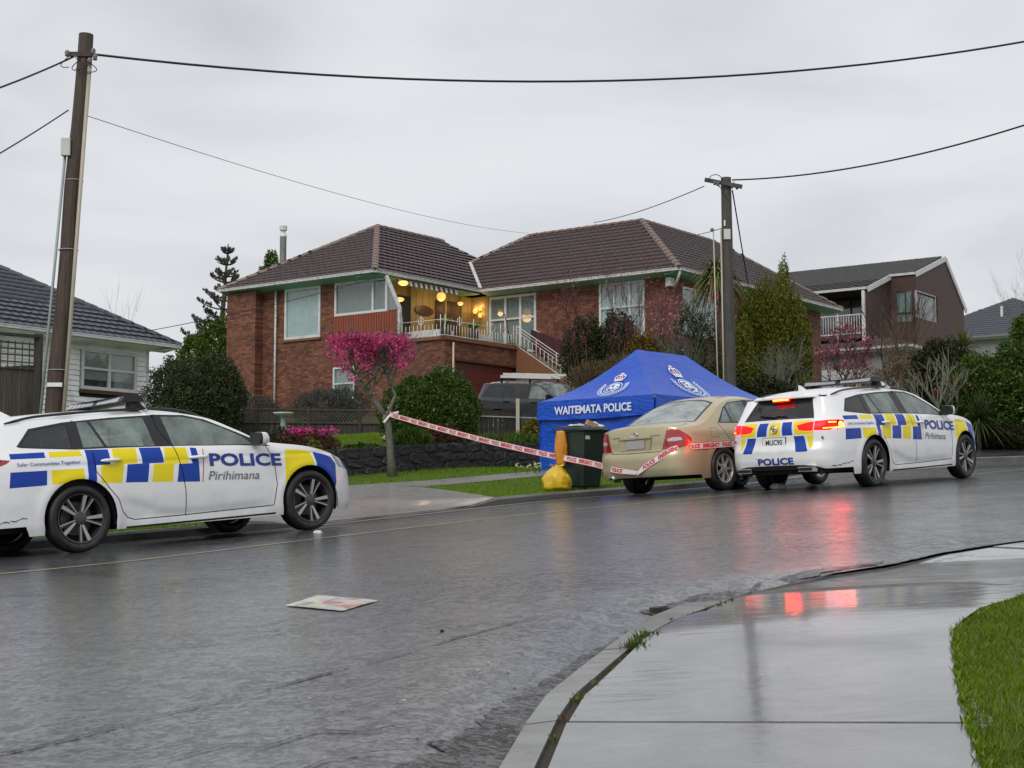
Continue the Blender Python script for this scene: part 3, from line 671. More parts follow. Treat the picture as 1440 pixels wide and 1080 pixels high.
    for y in (-.52, .52):
        b = MB(); b.hexa([(.80, y - .05, 1.43), (.95, y - .05, 1.43), (.95, y + .05, 1.43), (.80, y + .05, 1.43), (.82, y - .04, z - .01), (.93, y - .04, z - .01), (.93, y + .04, z - .01), (.82, y + .04, z - .01)], 'black_trim'); b.build('lightbar_mount', root)
    for sd in (-1, 1):
        b = MB(); b.bar((.90, sd * .56, 1.515), (.93, sd * .70, 1.405), .05, .006, 'chrome', (1, 0, 0)); b.build('lightbar_strap', root)
    b = MB(); b.hexa([(-.42, -.012, 1.42), (-.25, -.022, 1.43), (-.25, .022, 1.43), (-.42, .012, 1.42), (-.43, -.004, 1.50), (-.36, -.006, 1.49), (-.36, .006, 1.49), (-.43, .004, 1.50)], 'white_paint'); b.build('antenna_fin', root)
    for sd in (-1, 1):
        b = MB(); b.hexa([(-1.205, sd * .50 - .12, .27), (-1.02, sd * .50 - .12, .26), (-1.02, sd * .50 + .12, .26), (-1.175, sd * .50 + .12, .27), (-1.205, sd * .50 - .13, .335), (-1.02, sd * .50 - .13, .335), (-1.02, sd * .50 + .13, .335), (-1.175, sd * .50 + .13, .335)], 'chrome')
        b.box((-1.215, sd * .50 - .10, .282), (-1.10, sd * .50 + .10, .323), 'seam_black'); b.build('exhaust_tip', root)
        pp = sh.P(np.array([sh.sp('r', .70)]), np.array([.74]), .003)[0]; b = MB(); b.sphere((pp[0], sd * .72, .73), .02, 'lamp_red_off', 8, (.4, 1, 1)); b.build('reflector', root)
    # black scrape on the rear corner of the bumper
    for k in range(5):
        b = MB(); x0 = -.98 + .085 * k; pts = []
        for t in (0, .5, 1): pp = sh.P(np.array([sh.sp('x', x0 + t * .08)]), np.array([.33 + .012 * k + .008 * math.sin(k * 3 + t * 4)]), .0015)[0]; pts.append(tuple(pp))
        b.tube(pts, [.003, .007 - .0008 * k, .003], 5, 'seam_black'); b.build('paint_scrape', root, True)
    # ---- inside
    core(root, [(-1.02, -.42, .24, .62, .66), (-.42, .42, .24, .62, .62), (.42, 2.38, .20, .62, .80), (2.38, 3.25, .24, .85, .62), (3.25, 3.6, .24, .70, .45), (-1.0, -.3, .62, .72, .70)], .6, .9, 3)
    seats(root, (.55, 1.35)); 
    for sd in (-1, 1):
        b = MB(); b.box((-.85, sd * .80, .55), (2.25, sd * .845, .96), 'dark_inner'); b.build('door_lining', root)
        for xc in (0, 2.83):
            b = MB(); n = 18; vs = []
            for t in np.linspace(-.25, math.pi + .25, n):
                for y in (.60, .885): vs.append((xc + .40 * math.cos(t), sd * y, .34 + .40 * math.sin(t)))
            b.add(vs, [(2 * i, 2 * i + 2, 2 * i + 3, 2 * i + 1) if sd < 0 else (2 * i, 2 * i + 1, 2 * i + 3, 2 * i + 2) for i in range(n - 1)], 'seam_black'); b.build('wheel_well', root, True)
    for sd in (-1, 1):
      for xx, z1 in ((.98, 1.36), (.04, 1.32)):
        b = MB(); b.bar((xx, sd * .76, .95), (xx + .02, sd * .66, z1), .10, .03, 'black_trim', (1, 0, 0)); b.build('pillar_trim', root)
    b = MB(); 
    for sd in (): b.bar((.98, sd * .76, .95), (1.0, sd * .66, 1.36), .10, .03, 'black_trim', (1, 0, 0)); b.bar((.04, sd * .76, .95), (.06, sd * .66, 1.32), .10, .03, 'black_trim', (1, 0, 0))
    b = MB(); b.box((-.75, -.60, 1.30), (1.3, .60, 1.325), 'seat_cloth'); b.build('headlining', root)
    add_wheels(root, 'five', 2.83, .34, .247, .815)
    return root
def place_car(root, rear, front, wb=2.83, track=1.72):
    """rear/front: plan positions of the near side tyres; height, pitch and roll come from the ground they stand on"""
    r = Vector((rear[0], rear[1], 0)); f = Vector((front[0], front[1], 0)); d = (f - r).normalized(); l = Vector((-d.y, d.x, 0)); f = r + d * wb
    r.z = g(r.x, r.y); f.z = g(f.x, f.y); ol = (r + f) / 2 + l * track; ol.z = g(ol.x, ol.y); mid = (r + f) / 2
    u = (f - r).normalized(); left = (ol - mid).normalized(); left = (left - u * left.dot(u)).normalized(); zz = u.cross(left)
    M = Matrix((u, left, zz)).transposed().to_4x4(); M.translation = r + left * (track / 2 + .06); root.location = M.to_translation(); root.rotation_euler = M.to_euler()
def gold_sedan():
    root = thing('parked_car', 'gold four door sedan parked at the kerb with police tape across its boot', 'car')
    plan = [(-1.10, 0), (-1.09, .35), (-1.04, .60), (-.92, .76), (-.68, .845), (-.3, .878), (.4, .892), (1.4, .898), (2.3, .89), (2.85, .87), (3.2, .80), (3.45, .65), (3.6, .42), (3.67, .2), (3.68, 0)]
    side = [(.1, .05), (.2, .02), (.35, .004), (.55, .0), (.66, .002), (.80, .012), (.90, .03), (.97, .058), (1.03, .085), (1.2, .165), (1.38, .265), (1.5, .34)]
    rear = [(.1, .16), (.2, .09), (.28, .03), (.4, .0), (.52, .0), (.60, .018), (.64, .055), (.8, .06), (.92, .068), (1.0, .085), (1.05, .12)]
    front = [(.1, .12), (.2, .05), (.3, .0), (.5, .0), (.62, .04), (.72, .12), (.82, .3)]
    zedge = [('r', 0, .995), ('r', .5, .985), ('r', .72, .965), ('x', -.85, .958), ('x', -.62, .975), ('x', -.38, 1.02), ('x', -.05, 1.165), ('x', .25, 1.305), ('x', .45, 1.36), ('x', .8, 1.395), ('x', 1.1, 1.395), ('x', 1.4, 1.355), ('x', 1.8, 1.19), ('x', 2.15, 1.01), ('x', 2.4, .965), ('x', 2.8, .91), ('x', 3.2, .82), ('f', .55, .75), ('f', 0, .72)]
    zc = [(-1.02, .995), (-.9, 1.03), (-.62, 1.055), (-.48, 1.08), (-.2, 1.21), (.1, 1.335), (.35, 1.42), (.6, 1.46), (1.0, 1.475), (1.35, 1.445), (1.7, 1.33), (2.1, 1.12), (2.3, 1.03), (2.6, 1.0), (3.0, .945), (3.4, .84), (3.68, .72)]
    def crease(x, z):
        a = -.010 * np.exp(-((z - .60) / .02) ** 2) * 0
        for xc in (0, 2.72):
            d = np.hypot(x - xc, z - .33); a = a - .010 * np.exp(-((d - .40) / .05) ** 2)
        return a
    sh = Shell(plan, side, rear, front, zedge, zc, 3.2, crease)
    X = lambda x, z: sh.pt('x', x, z); Rr = lambda r, z: sh.pt('r', r, z); Ff = lambda r, z: sh.pt('f', r, z); px = lambda L: [X(*p) for p in L]
    q = np.linspace(0, sh.L, 150); ze = sh.ze(q); domain = [(s, z) for s, z in zip(q, ze)][::-1] + [(s, .26 if X(-.55, 0)[0] > s else .20) for s in q]
    g_v = px([(.06, 1.03), (.30, 1.24), (.34, 1.262), (.34, 1.03)]); g_r = px([(.38, 1.28), (.50, 1.325), (.90, 1.360), (.90, 1.02), (.38, 1.03)]); g_f = px([(1.02, 1.362), (1.30, 1.345), (1.6, 1.235), (1.95, 1.06), (2.02, .985), (1.02, 1.018)])
    dlo = px([(.0, 1.015), (.28, 1.25), (.48, 1.335), (.95, 1.378), (1.32, 1.362), (1.65, 1.235), (2.0, 1.06), (2.12, .965), (1.2, 1.0), (.0, 1.015)][:-1])
    dr = px([(.12, 1.30), (-.03, 1.01), (.10, .85), (.30, .65), (.40, .50), (.45, .30), (1.08, .29), (1.08, .8), (.96, 1.38), (.5, 1.345)])
    df = px([(1.08, .29), (2.10, .31), (2.18, .55), (2.16, .8), (2.1, .97), (1.66, 1.24), (1.33, 1.366), (.96, 1.38), (1.08, .8)])
    sm = [('door_seam', band(densify(px([(.30, 1.26), (.10, 1.10), (-.03, 1.01), (.10, .85), (.30, .65), (.40, .50), (.45, .30), (1.08, .29), (2.10, .31), (2.18, .55), (2.16, .8), (2.1, .97)]), .05, False), .009), 'seam_black', -.007, None),
          ('door_seam', band(px([(1.08, .29), (1.08, .8), (.96, 1.37)]), .009), 'seam_black', -.007, None),
          ('boot_seam', band(densify([Rr(0, .618), Rr(.46, .625), Rr(.50, .66), Rr(.575, .90), Rr(.60, .962)], .05, False), .009), 'seam_black', -.008, None),
          ('fuel_flap_seam', band(densify(px([(-.28, .80), (-.10, .80), (-.10, .94), (-.28, .94), (-.28, .805)]), .04, False), .006), 'seam_black', -.004, None)]
    tl = [Rr(.50, .655), Rr(.555, .80), Rr(.59, .925), Rr(.66, .945), Rr(.755, .93), X(-.80, .855), X(-.735, .80), X(-.74, .745), X(-.84, .685), Rr(.72, .655)]
    tlc = [Rr(.585, .765), Rr(.595, .805), Rr(.68, .822), Rr(.77, .818), X(-.90, .80), Rr(.78, .778), Rr(.70, .765)]
    hl = [X(3.1, .80), X(3.1, .66), Ff(.55, .62), Ff(.5, .70), X(3.25, .79)]
    parts = sm + [('taillight_lens', tlc, 'lamp_clear', .004, None), ('taillight', tl, 'lamp_red_off', .004, None), ('headlight', hl, 'headlamp_glass', .002, None),
        ('rear_vent_window', g_v, 'car_glass', -.005, None), ('rear_door_window', g_r, 'car_glass', -.005, None), ('front_door_window', g_f, 'car_glass', -.005, None), ('window_surround', dlo, 'black_trim', -.002, None),
        ('front_door', df, 'gold_paint', 0, None), ('rear_door', dr, 'gold_paint', 0, None),
        ('boot_lid', [Rr(0, .618), Rr(.46, .625), Rr(.50, .66), Rr(.575, .90), Rr(.60, 1.02), Rr(0, 1.02)], 'gold_paint', 0, None),
        ('rear_bumper', [Rr(0, .1), Rr(0, .618), Rr(.5, .64), Rr(.74, .655), X(-.84, .67), X(-.45, .60), X(-.40, .1)], 'gold_paint', .006, None),
        ('front_bumper', [X(3.05, .1), X(3.1, .66), Ff(.5, .66), Ff(0, .66), Ff(0, .1)], 'gold_paint', 0, None)]
    shell_parts(root, sh, domain, parts, [], ('body', 'gold_paint'), .05, drop=[archpoly(sh, 0, .365, .33), archpoly(sh, 2.72, .365, .33)])
    edge = [(x, r) for x, r in zip(sh.xE[::3], sh.rE[::3])]; dom = edge + [(x, -r) for x, r in edge[::-1]]
    m2 = lambda h: h + [(x, -r) for x, r in h[::-1]]
    rw = m2(curve2([(-.56, 0), (-.53, .30), (-.44, .58), (-.40, .64)], 4) + curve2([(.20, .535), (.27, .3), (.30, 0)], 4)); rws = m2(curve2([(-.60, 0), (-.57, .31), (-.47, .62), (-.42, .675)], 4) + curve2([(.24, .565), (.31, .3), (.335, 0)], 4))
    fw = m2(curve2([(2.26, 0), (2.22, .33), (2.10, .60), (1.98, .69)], 4) + curve2([(1.42, .54), (1.38, .3), (1.35, 0)], 4)); fws = m2(curve2([(2.32, 0), (2.28, .34), (2.15, .63), (2.03, .72)], 4) + curve2([(1.38, .57), (1.34, .3), (1.31, 0)], 4))
    hood = m2(curve2([(2.34, 0), (2.3, .35), (2.2, .66), (2.6, .70), (3.1, .64), (3.4, .48), (3.55, 0)], 5))
    lid = curve2([(-.66, .0), (-.64, .3), (-.57, .61), (-.75, .66), (-.93, .615)], 5)
    tp = [('boot_seam', band(lid, .01), 'seam_black', -.006, None), ('boot_seam', band([(x, -r) for x, r in lid], .01), 'seam_black', -.006, None), ('rear_window', rw, 'misted_glass', -.004, None), ('rear_window_surround', rws, 'black_trim', -.001, None),
          ('windscreen', fw, 'car_glass', -.004, None), ('windscreen_surround', fws, 'black_trim', -.001, None), ('bonnet', hood, 'gold_paint', 0, None)]
    shell_parts(root, sh, dom, tp, [], ('roof', 'gold_paint'), .06, top=True)
    def Gp(r, z, off=0): p = sh.P(np.array([sh.sp('r', abs(r))]), np.array([z]), off)[0]; return (p[0], -r, p[2])
    # number plate recess with blank plate
    x = Gp(0, .74)[0]; b = MB()
    out = [(-.31, .83), (.31, .83), (.285, .665), (-.285, .665)]; inn = [(-.20, .815), (.20, .815), (.19, .675), (-.19, .675)]
    V = [(x - .012, -r, z) for r, z in out] + [(x - .004, -r, z) for r, z in inn]; b.add(V, [(i, (i + 1) % 4, (i + 1) % 4 + 4, i + 4) for i in range(4)], 'gold_paint'); b.bar((x - .02, -.31, .838), (x - .02, .31, .838), .03, .018, 'gold_paint', (0, 0, 1)); b.build('plate_recess', root)
    b = MB(); b.box((x - .016, -.182, .683), (x - .006, .182, .805), 'plate_blank'); b.build('number_plate', root)
    b = MB(); p = Vector(Gp(0, .895, .012)); n = 22
    for ry, rz, oz in ((.062, .042, 0), (.026, .038, 0), (.045, .016, .014)): b.tube([p + Vector((0, ry * math.cos(6.2832 * i / n), oz + rz * math.sin(6.2832 * i / n))) for i in range(n + 1)], .0045, 6, 'chrome')
    b.build('badge', root, True)
    for sgn, w in ((1, .20), (-1, .14)):
        b = MB()
        for k in range(6): r = sgn * (.30 + .028 * k); pp = Gp(r, .865, .004); b.box((pp[0] - .004, pp[1] - .009, .855), (pp[0] + .004, pp[1] + .009, .875), 'chrome')
        o = b.build('badge_strip', root); o['kind'] = 'stuff'
    def mir_f(b, sd): b.hexa([(1.90, sd * .86, .98), (2.02, sd * .86, .98), (2.0, sd * 1.04, 1.0), (1.92, sd * 1.04, 1.0), (1.90, sd * .86, 1.09), (1.98, sd * .86, 1.09), (1.98, sd * 1.04, 1.12), (1.92, sd * 1.04, 1.12)], 'gold_paint')
    sym(root, mir_f, 'wing_mirror')
    for xx in (.28, 1.28):
        for sd in (-1, 1):
            b = MB(); pts = []
            for i in range(6):
                t = i / 5; pp = sh.P(np.array([sh.sp('x', xx - .09 + .18 * t)]), np.array([.87]), .01 + .02 * math.sin(math.pi * t))[0]; pts.append((pp[0], sd * -pp[1] * -1 if sd < 0 else -pp[1], pp[2]))
            b.tube(pts, [.008, .015, .017, .017, .015, .008], 8, 'gold_paint'); b.build('door_handle', root, True)
    core(root, [(-.95, 3.2, .24, .60, .62), (.42, 2.25, .20, .60, .78), (-.9, -.35, .6, .93, .60)], .6, .9, 3)
    seats(root, (.55, 1.35), .58, 1.95)
    for sd in (-1, 1):
        b = MB(); b.box((-.4, sd * .765, .5), (2.1, sd * .80, .93), 'dark_inner'); b.build('door_lining', root)
        for xc in (0, 2.72):
            b = MB(); vs = []
            for t in np.linspace(-.25, math.pi + .25, 18):
                for y in (.56, .855): vs.append((xc + .37 * math.cos(t), sd * y, .33 + .37 * math.sin(t)))
            b.add(vs, [(2 * i, 2 * i + 1, 2 * i + 3, 2 * i + 2) for i in range(17)], 'seam_black'); b.build('wheel_well', root, True)
    b = MB(); b.box((-.30, -.55, 1.0), (-.05, .55, 1.06), 'seat_cloth'); b.build('parcel_shelf', root)
    b = MB(); b.tube([(-1.08, .45, .27), (-.8, .45, .27)], .03, 10, 'chrome'); b.build('exhaust_tip', root, True)
    add_wheels(root, 'seven', 2.72, .33, .215, .785)
    return root, sh
def dark_wagon():
    root = thing('parked_car', 'dark grey station wagon on the driveway with a white ladder on its roof rack', 'car')
    plan = [(-1.20, 0), (-1.19, .35), (-1.13, .62), (-.98, .80), (-.72, .87), (-.3, .89), (.4, .90), (1.4, .905), (2.4, .895), (2.95, .87), (3.30, .81), (3.5, .68), (3.62, .46), (3.7, .2), (3.71, 0)]
    side = [(.1, .05), (.25, .02), (.5, .0), (.7, .002), (.85, .012), (.95, .03), (1.0, .05), (1.2, .12), (1.42, .22), (1.55, .32)]
    rear = [(.1, .15), (.3, .03), (.5, 0), (.6, .03), (.9, .06), (1.0, .09), (1.2, .24), (1.38, .38), (1.44, .42)]
    front = [(.1, .1), (.3, 0), (.55, .0), (.7, .06), (.8, .2), (.9, .4)]
    zedge = [('r', 0, 1.44), ('r', .6, 1.42), ('x', -.7, 1.395), ('x', -.3, 1.42), ('x', .5, 1.435), ('x', 1.15, 1.43), ('x', 1.45, 1.385), ('x', 1.85, 1.19), ('x', 2.2, 1.02), ('x', 2.45, .985), ('x', 2.9, .93), ('x', 3.3, .82), ('f', .5, .76), ('f', 0, .74)]
    zc = [(-.78, 1.44), (-.4, 1.485), (.4, 1.51), (1.1, 1.50), (1.4, 1.455), (1.8, 1.27), (2.2, 1.08), (2.4, 1.03), (3.0, .97), (3.4, .87), (3.71, .74)]
    sh = Shell(plan, side, rear, front, zedge, zc, 3.0)
    X = lambda x, z: sh.pt('x', x, z); Rr = lambda r, z: sh.pt('r', r, z); Ff = lambda r, z: sh.pt('f', r, z); px = lambda L: [X(*p) for p in L]
    q = np.linspace(0, sh.L, 120); domain = [(s, z) for s, z in zip(q, sh.ze(q))][::-1] + [(s, .24) for s in q]
    P = [('quarter_window', px([(-.68, 1.03), (-.48, 1.35), (.12, 1.372), (.0, 1.03)]), 'privacy_glass', -.004, None), ('rear_vent_window', px([(.12, 1.03), (.28, 1.32), (.40, 1.378), (.36, 1.03)]), 'privacy_glass', -.004, None), ('rear_door_window', px([(.42, 1.03), (.46, 1.385), (1.0, 1.392), (.98, 1.02)]), 'privacy_glass', -.004, None),
         ('front_door_window', px([(1.12, 1.02), (1.13, 1.39), (1.42, 1.37), (1.75, 1.21), (2.05, 1.02)]), 'car_glass', -.004, None),
         ('window_surround', px([(-.74, 1.01), (-.52, 1.375), (.5, 1.408), (1.15, 1.408), (1.45, 1.388), (1.8, 1.20), (2.15, 1.0)]), 'black_trim', -.001, None),
         ('door_seam', band(densify(px([(.16, 1.0), (.2, .8), (.42, .5), (.46, .3), (1.14, .3), (2.2, .31), (2.26, .6), (2.2, .99)]), .06, False), .01), 'seam_black', -.006, None), ('door_seam', band(px([(1.14, .3), (1.14, .8), (1.06, 1.4)]), .01), 'seam_black', -.006, None),
         ('side_moulding', px([(-.7, .62), (-.7, .68), (3.0, .66), (3.0, .60)]), 'black_plastic', .008, None),
         ('taillight', [Rr(.60, .66), Rr(.62, .95), X(-.95, .95), X(-.8, .93), X(-.8, .7)], 'lamp_red_off', .003, None), ('headlight', [X(3.15, .82), X(3.2, .66), Ff(.45, .62), Ff(.45, .73)], 'lamp_clear', .003, None),
         ('front_bumper', [X(3.2, .1), X(3.2, .6), Ff(0, .6), Ff(0, .1)], 'charcoal_paint', .01, None)]
    dr = px([(.18, 1.42), (.16, 1.0), (.2, .8), (.42, .5), (.46, .3), (1.14, .3), (1.14, .8), (1.06, 1.42)]); df = px([(1.14, .3), (2.2, .31), (2.26, .6), (2.2, .99), (1.8, 1.21), (1.46, 1.4), (1.06, 1.42), (1.14, .8)])
    P += [('front_door', df, 'charcoal_paint', 0, None), ('rear_door', dr, 'charcoal_paint', 0, None)]
    shell_parts(root, sh, domain, P, [], ('body', 'charcoal_paint'), .06, drop=[archpoly(sh, 0, .375), archpoly(sh, 2.79, .375)])
    edge = [(x, r) for x, r in zip(sh.xE[::3], sh.rE[::3])]; dom = edge + [(x, -r) for x, r in edge[::-1]]; m2 = lambda h: h + [(x, -r) for x, r in h[::-1]]
    fw = m2(curve2([(2.36, 0), (2.32, .33), (2.2, .62), (2.08, .72)], 4) + curve2([(1.50, .57), (1.44, .3), (1.42, 0)], 4))
    shell_parts(root, sh, dom, [('windscreen', fw, 'car_glass', -.003, None), ('bonnet', m2(curve2([(2.42, 0), (2.36, .4), (2.3, .68), (2.9, .68), (3.3, .55), (3.5, 0)], 4)), 'charcoal_paint', 0, None)], [], ('roof', 'charcoal_paint'), .08, top=True)
    core(root, [(-1.0, 3.2, .24, .60, .60), (.42, 2.3, .20, .60, .78)], .6, .9, 3); seats(root, (.55, 1.4), .6, 1.95)
    def mir_f(b, sd): b.hexa([(1.95, sd * .87, 1.0), (2.10, sd * .87, 1.0), (2.06, sd * 1.08, 1.0), (1.98, sd * 1.08, 1.0), (1.96, sd * .87, 1.12), (2.06, sd * .87, 1.12), (2.04, sd * 1.08, 1.16), (1.98, sd * 1.08, 1.16)], 'black_trim')
    sym(root, mir_f, 'wing_mirror')
    for xx in (.32, 1.36):
        for sd in (-1, 1): b = MB(); b.box((xx - .10, sd * .885, .90), (xx + .10, sd * .915, .93), 'black_trim'); b.build('door_handle', root)
    for x in (-.15, .95):
        b = MB(); b.bar((x, -.62, 1.55), (x, .62, 1.55), .05, .03, 'black_trim')
        for sd in (-1, 1): b.bar((x, sd * .60, 1.42), (x, sd * .60, 1.56), .05, .04, 'black_trim', (1, 0, 0))
        b.build('roof_bar', root)
    for xc in (0, 2.79):
        for sd in (-1, 1):
            b = MB(); vs = []
            for t in np.linspace(-.25, math.pi + .25, 14):
                for y in (.58, .86): vs.append((xc + .38 * math.cos(t), sd * y, .34 + .38 * math.sin(t)))
            b.add(vs, [(2 * i, 2 * i + 1, 2 * i + 3, 2 * i + 2) for i in range(13)], 'seam_black'); b.build('wheel_well', root, True)
    add_wheels(root, 'seven', 2.79, .33, .21, .79)
    # ladder lashed on the rack: its own thing, lies on the bars
    lad = thing('ladder', 'white extension ladder lying on the roof rack of the dark wagon', 'ladder'); mat('ladder_white', (.62, .62, .60), .45, var=.12)
    for y in (-.58, -.20):
        b = MB(); b.box((-.20, y - .02, 1.575), (1.75, y + .02, 1.65), 'ladder_white'); b.build('stile', lad)
        b = MB(); b.box((.75, y - .024, 1.656), (1.95, y + .016, 1.715), 'ladder_white'); b.build('stile', lad)
        b = MB(); b.box((-.1, y - .024, 1.656), (.7, y + .016, 1.715), 'ladder_white'); b.build('stile', lad)
    for k in range(7): b = MB(); b.bar((-.08 + .27 * k, -.58, 1.615), (-.08 + .27 * k, -.20, 1.615), .03, .03, 'ladder_white'); b.build('rung', lad)
    return root, lad
# ================================================================== the lie of the land (metres; z = 0 is eye level)
_cp = np.array([(-.03,4.8,-.797),(1.5,5.0,-.697),(2.7,8,-.446),(3.72,10.9,-.206),(-1.4,9.5,-.583),(-3,5,-.95),(.35,6.2,-.688),(1.2,8.5,-.495),(0,0,-1.09),(-6,8,-.93),(6,4,-.5),
 (-4.33,15.0,-.371),(-2.29,16.96,-.160),(5.175,21.2,.379),(7.1,23.27,.554),(1.2,17.8,.084),(-3.5,13.7,-.438),
 (-5.1,16.8,-.41),(-3.0,18.9,-.235),(-1.2,21.0,-.01),(1.85,24.6,.28),(4.1,26.9,.49),(10.3,32.9,1.1),(11.6,34,1.18),(3.12,22.7,.37),(-9,12.6,-.62),(-16,5,-1.25),(18,40,1.5),(12,27,.95),(8,14.5,.2),(14,20,.8),
 (-7,22,-.2),(-3.18,29,.53),(-2.45,29.6,.58),(.72,33.6,.80),(-1.5,26.7,.36),(.53,30.1,.80),(5.5,32,1.15),(-8,26,.0),
 (-1.5,36.5,1.75),(-5,36,1.6),(2.5,41.5,2.15),(.8,44,2.40),(-6,48,2.9),(-11,56,3.5),(-5,53.5,3.4),(2,55,3.4),(6,53,3.4),(14,64,4.0),(-11,47,1.7),(-14,38,1.1),(-18,60,2.5),
 (12,44,2.0),(20,60,3.6),(24,85,5.5),(20,100,6.),(34,60,3.),(40,30,2.),(-30,30,-.5),(-40,90,1.),(0,110,4.),(-20,110,2),(50,110,6),(40,5,1),(-30,5,-2)], float)
_n = len(_cp); _sc = 20.
def _phi(r): return r  # biharmonic: keeps the street plane between known heights
_D = np.linalg.norm(_cp[:, None, :2] - _cp[None, :, :2], axis=2) / _sc
_A = np.zeros((_n + 3, _n + 3)); _A[:_n, :_n] = _phi(_D) - np.eye(_n) * .004; _A[:_n, _n] = 1; _A[:_n, _n + 1:] = _cp[:, :2] / _sc; _A[_n:, :_n] = _A[:_n, _n:].T
_w = np.linalg.solve(_A, np.r_[_cp[:, 2], 0, 0, 0])
def G(x, y):
    x = np.asarray(x, float); y = np.asarray(y, float); q = np.stack([x.ravel(), y.ravel()], 1)
    # beyond the built area the land runs on level from its edge
    q = np.stack([np.clip(q[:, 0], -40, 50), np.clip(q[:, 1], -10, 115)], 1)
    r = np.sqrt(np.linalg.norm(q[:, None] - _cp[None, :, :2], axis=2) ** 2 + 1.2) / _sc
    return (_phi(r) @ _w[:_n] + _w[_n] + (q / _sc) @ _w[_n + 1:]).reshape(x.shape)
def g(x, y): return float(G(np.array([x]), np.array([y]))[0])
# ---------------------------------------------------------------- street materials
def asphalt(name, dark, light, rlo, rhi, bump, coatw=(.25, 1.)):
    m, nt, p = newmat(name); v = _vec(nt, 'Object'); vs = _vec(nt, 'Object', (1, 1, 1))
    fine = _noise(nt, 120, 3, .75, v); chip = nt.nodes.new('ShaderNodeTexVoronoi'); chip.inputs['Scale'].default_value = 70; nt.links.new(v, chip.inputs['Vector'])
    big = _noise(nt, .55, 6, .6, v, .6); mid = _noise(nt, 2.3, 6, .65, v, .5)
    c = _mix(nt, _map(nt, fine, .35, .7), dark, light); c = _mix(nt, _map(nt, mid, .42, .62, 0, .55), c, tuple(.55 * a for a in dark))
    c = _mix(nt, _map(nt, chip.outputs['Distance'], .05, .22, .45, 0), c, tuple(min(1, 2.2 * a) for a in light)); grit = _noise(nt, 34, 5, .72, v, .3); dash = _noise(nt, 9, 6, .7, v, .8)
    c = _mix(nt, _map(nt, grit, .44, .56, .8, 0), c, tuple(.22 * a for a in dark)); c = _mix(nt, _map(nt, dash, .40, .50, .6, 0), c, tuple(.35 * a for a in dark)); c = _mix(nt, _map(nt, dash, .56, .70, 0, .5), c, tuple(min(1, 1.5 * a) for a in light))
    nt.links.new(c, p.inputs['Base Color'])
    # standing water: film thins out over the higher chips
    wet = _math(nt, 'ADD', _math(nt, 'MULTIPLY', big, .6), _math(nt, 'MULTIPLY', mid, .4))
    nt.links.new(_map(nt, wet, .40, .60, rhi, rlo), p.inputs['Roughness'])
    # the film of water runs down the street in streaks
    rot = nt.nodes.new('ShaderNodeMapping'); rot.inputs['Rotation'].default_value = (0, 0, R_(-47)); nt.links.new(v, rot.inputs[0])
    st = nt.nodes.new('ShaderNodeMapping'); st.inputs['Scale'].default_value = (.5, 4.5, 1); nt.links.new(rot.outputs[0], st.inputs[0]); streak = _noise(nt, 1.6, 5, .6, st.outputs[0], .4)
    h = _math(nt, 'ADD', _math(nt, 'MULTIPLY', fine, 1.), _math(nt, 'MULTIPLY', chip.outputs['Distance'], 1.6))
    h = _math(nt, 'MULTIPLY', h, _map(nt, wet, .40, .62, 1., .40)); h = _math(nt, 'ADD', h, _math(nt, 'MULTIPLY', streak, .8)); h = _math(nt, 'ADD', h, _math(nt, 'MULTIPLY', mid, 1.2))
    _bump(nt, h, bump, .004, p); p.inputs['IOR'].default_value = 1.4; nt.links.new(_map(nt, _math(nt, 'ADD', _math(nt, 'MULTIPLY', grit, .6), _math(nt, 'MULTIPLY', dash, .4)), .455, .535, *coatw), p.inputs['Coat Weight']); p.inputs['Coat Roughness'].default_value = .09; p.inputs['Coat IOR'].default_value = 1.33
    nb = nt.nodes.new('ShaderNodeBump'); nb.inputs['Strength'].default_value = .40; nb.inputs['Distance'].default_value = .005; nt.links.new(_math(nt, 'ADD', _math(nt, 'MULTIPLY', streak, 1.), _math(nt, 'ADD', _math(nt, 'MULTIPLY', _noise(nt, 26, 3, .6, v), .6), _math(nt, 'MULTIPLY', grit, 1.1))), nb.inputs['Height']); nt.links.new(nb.outputs[0], p.inputs['Coat Normal'])
    return m
asphalt('wet_asphalt', (.058, .063, .073), (.175, .184, .202), .20, .48, .62, (.42, 1.))
asphalt('old_asphalt', (.060, .063, .070), (.170, .174, .182), .20, .48, .62, (.42, 1.))
asphalt('gutter_asphalt', (.014, .014, .014), (.070, .068, .062), .32, .65, 1.1, (.1, .8))
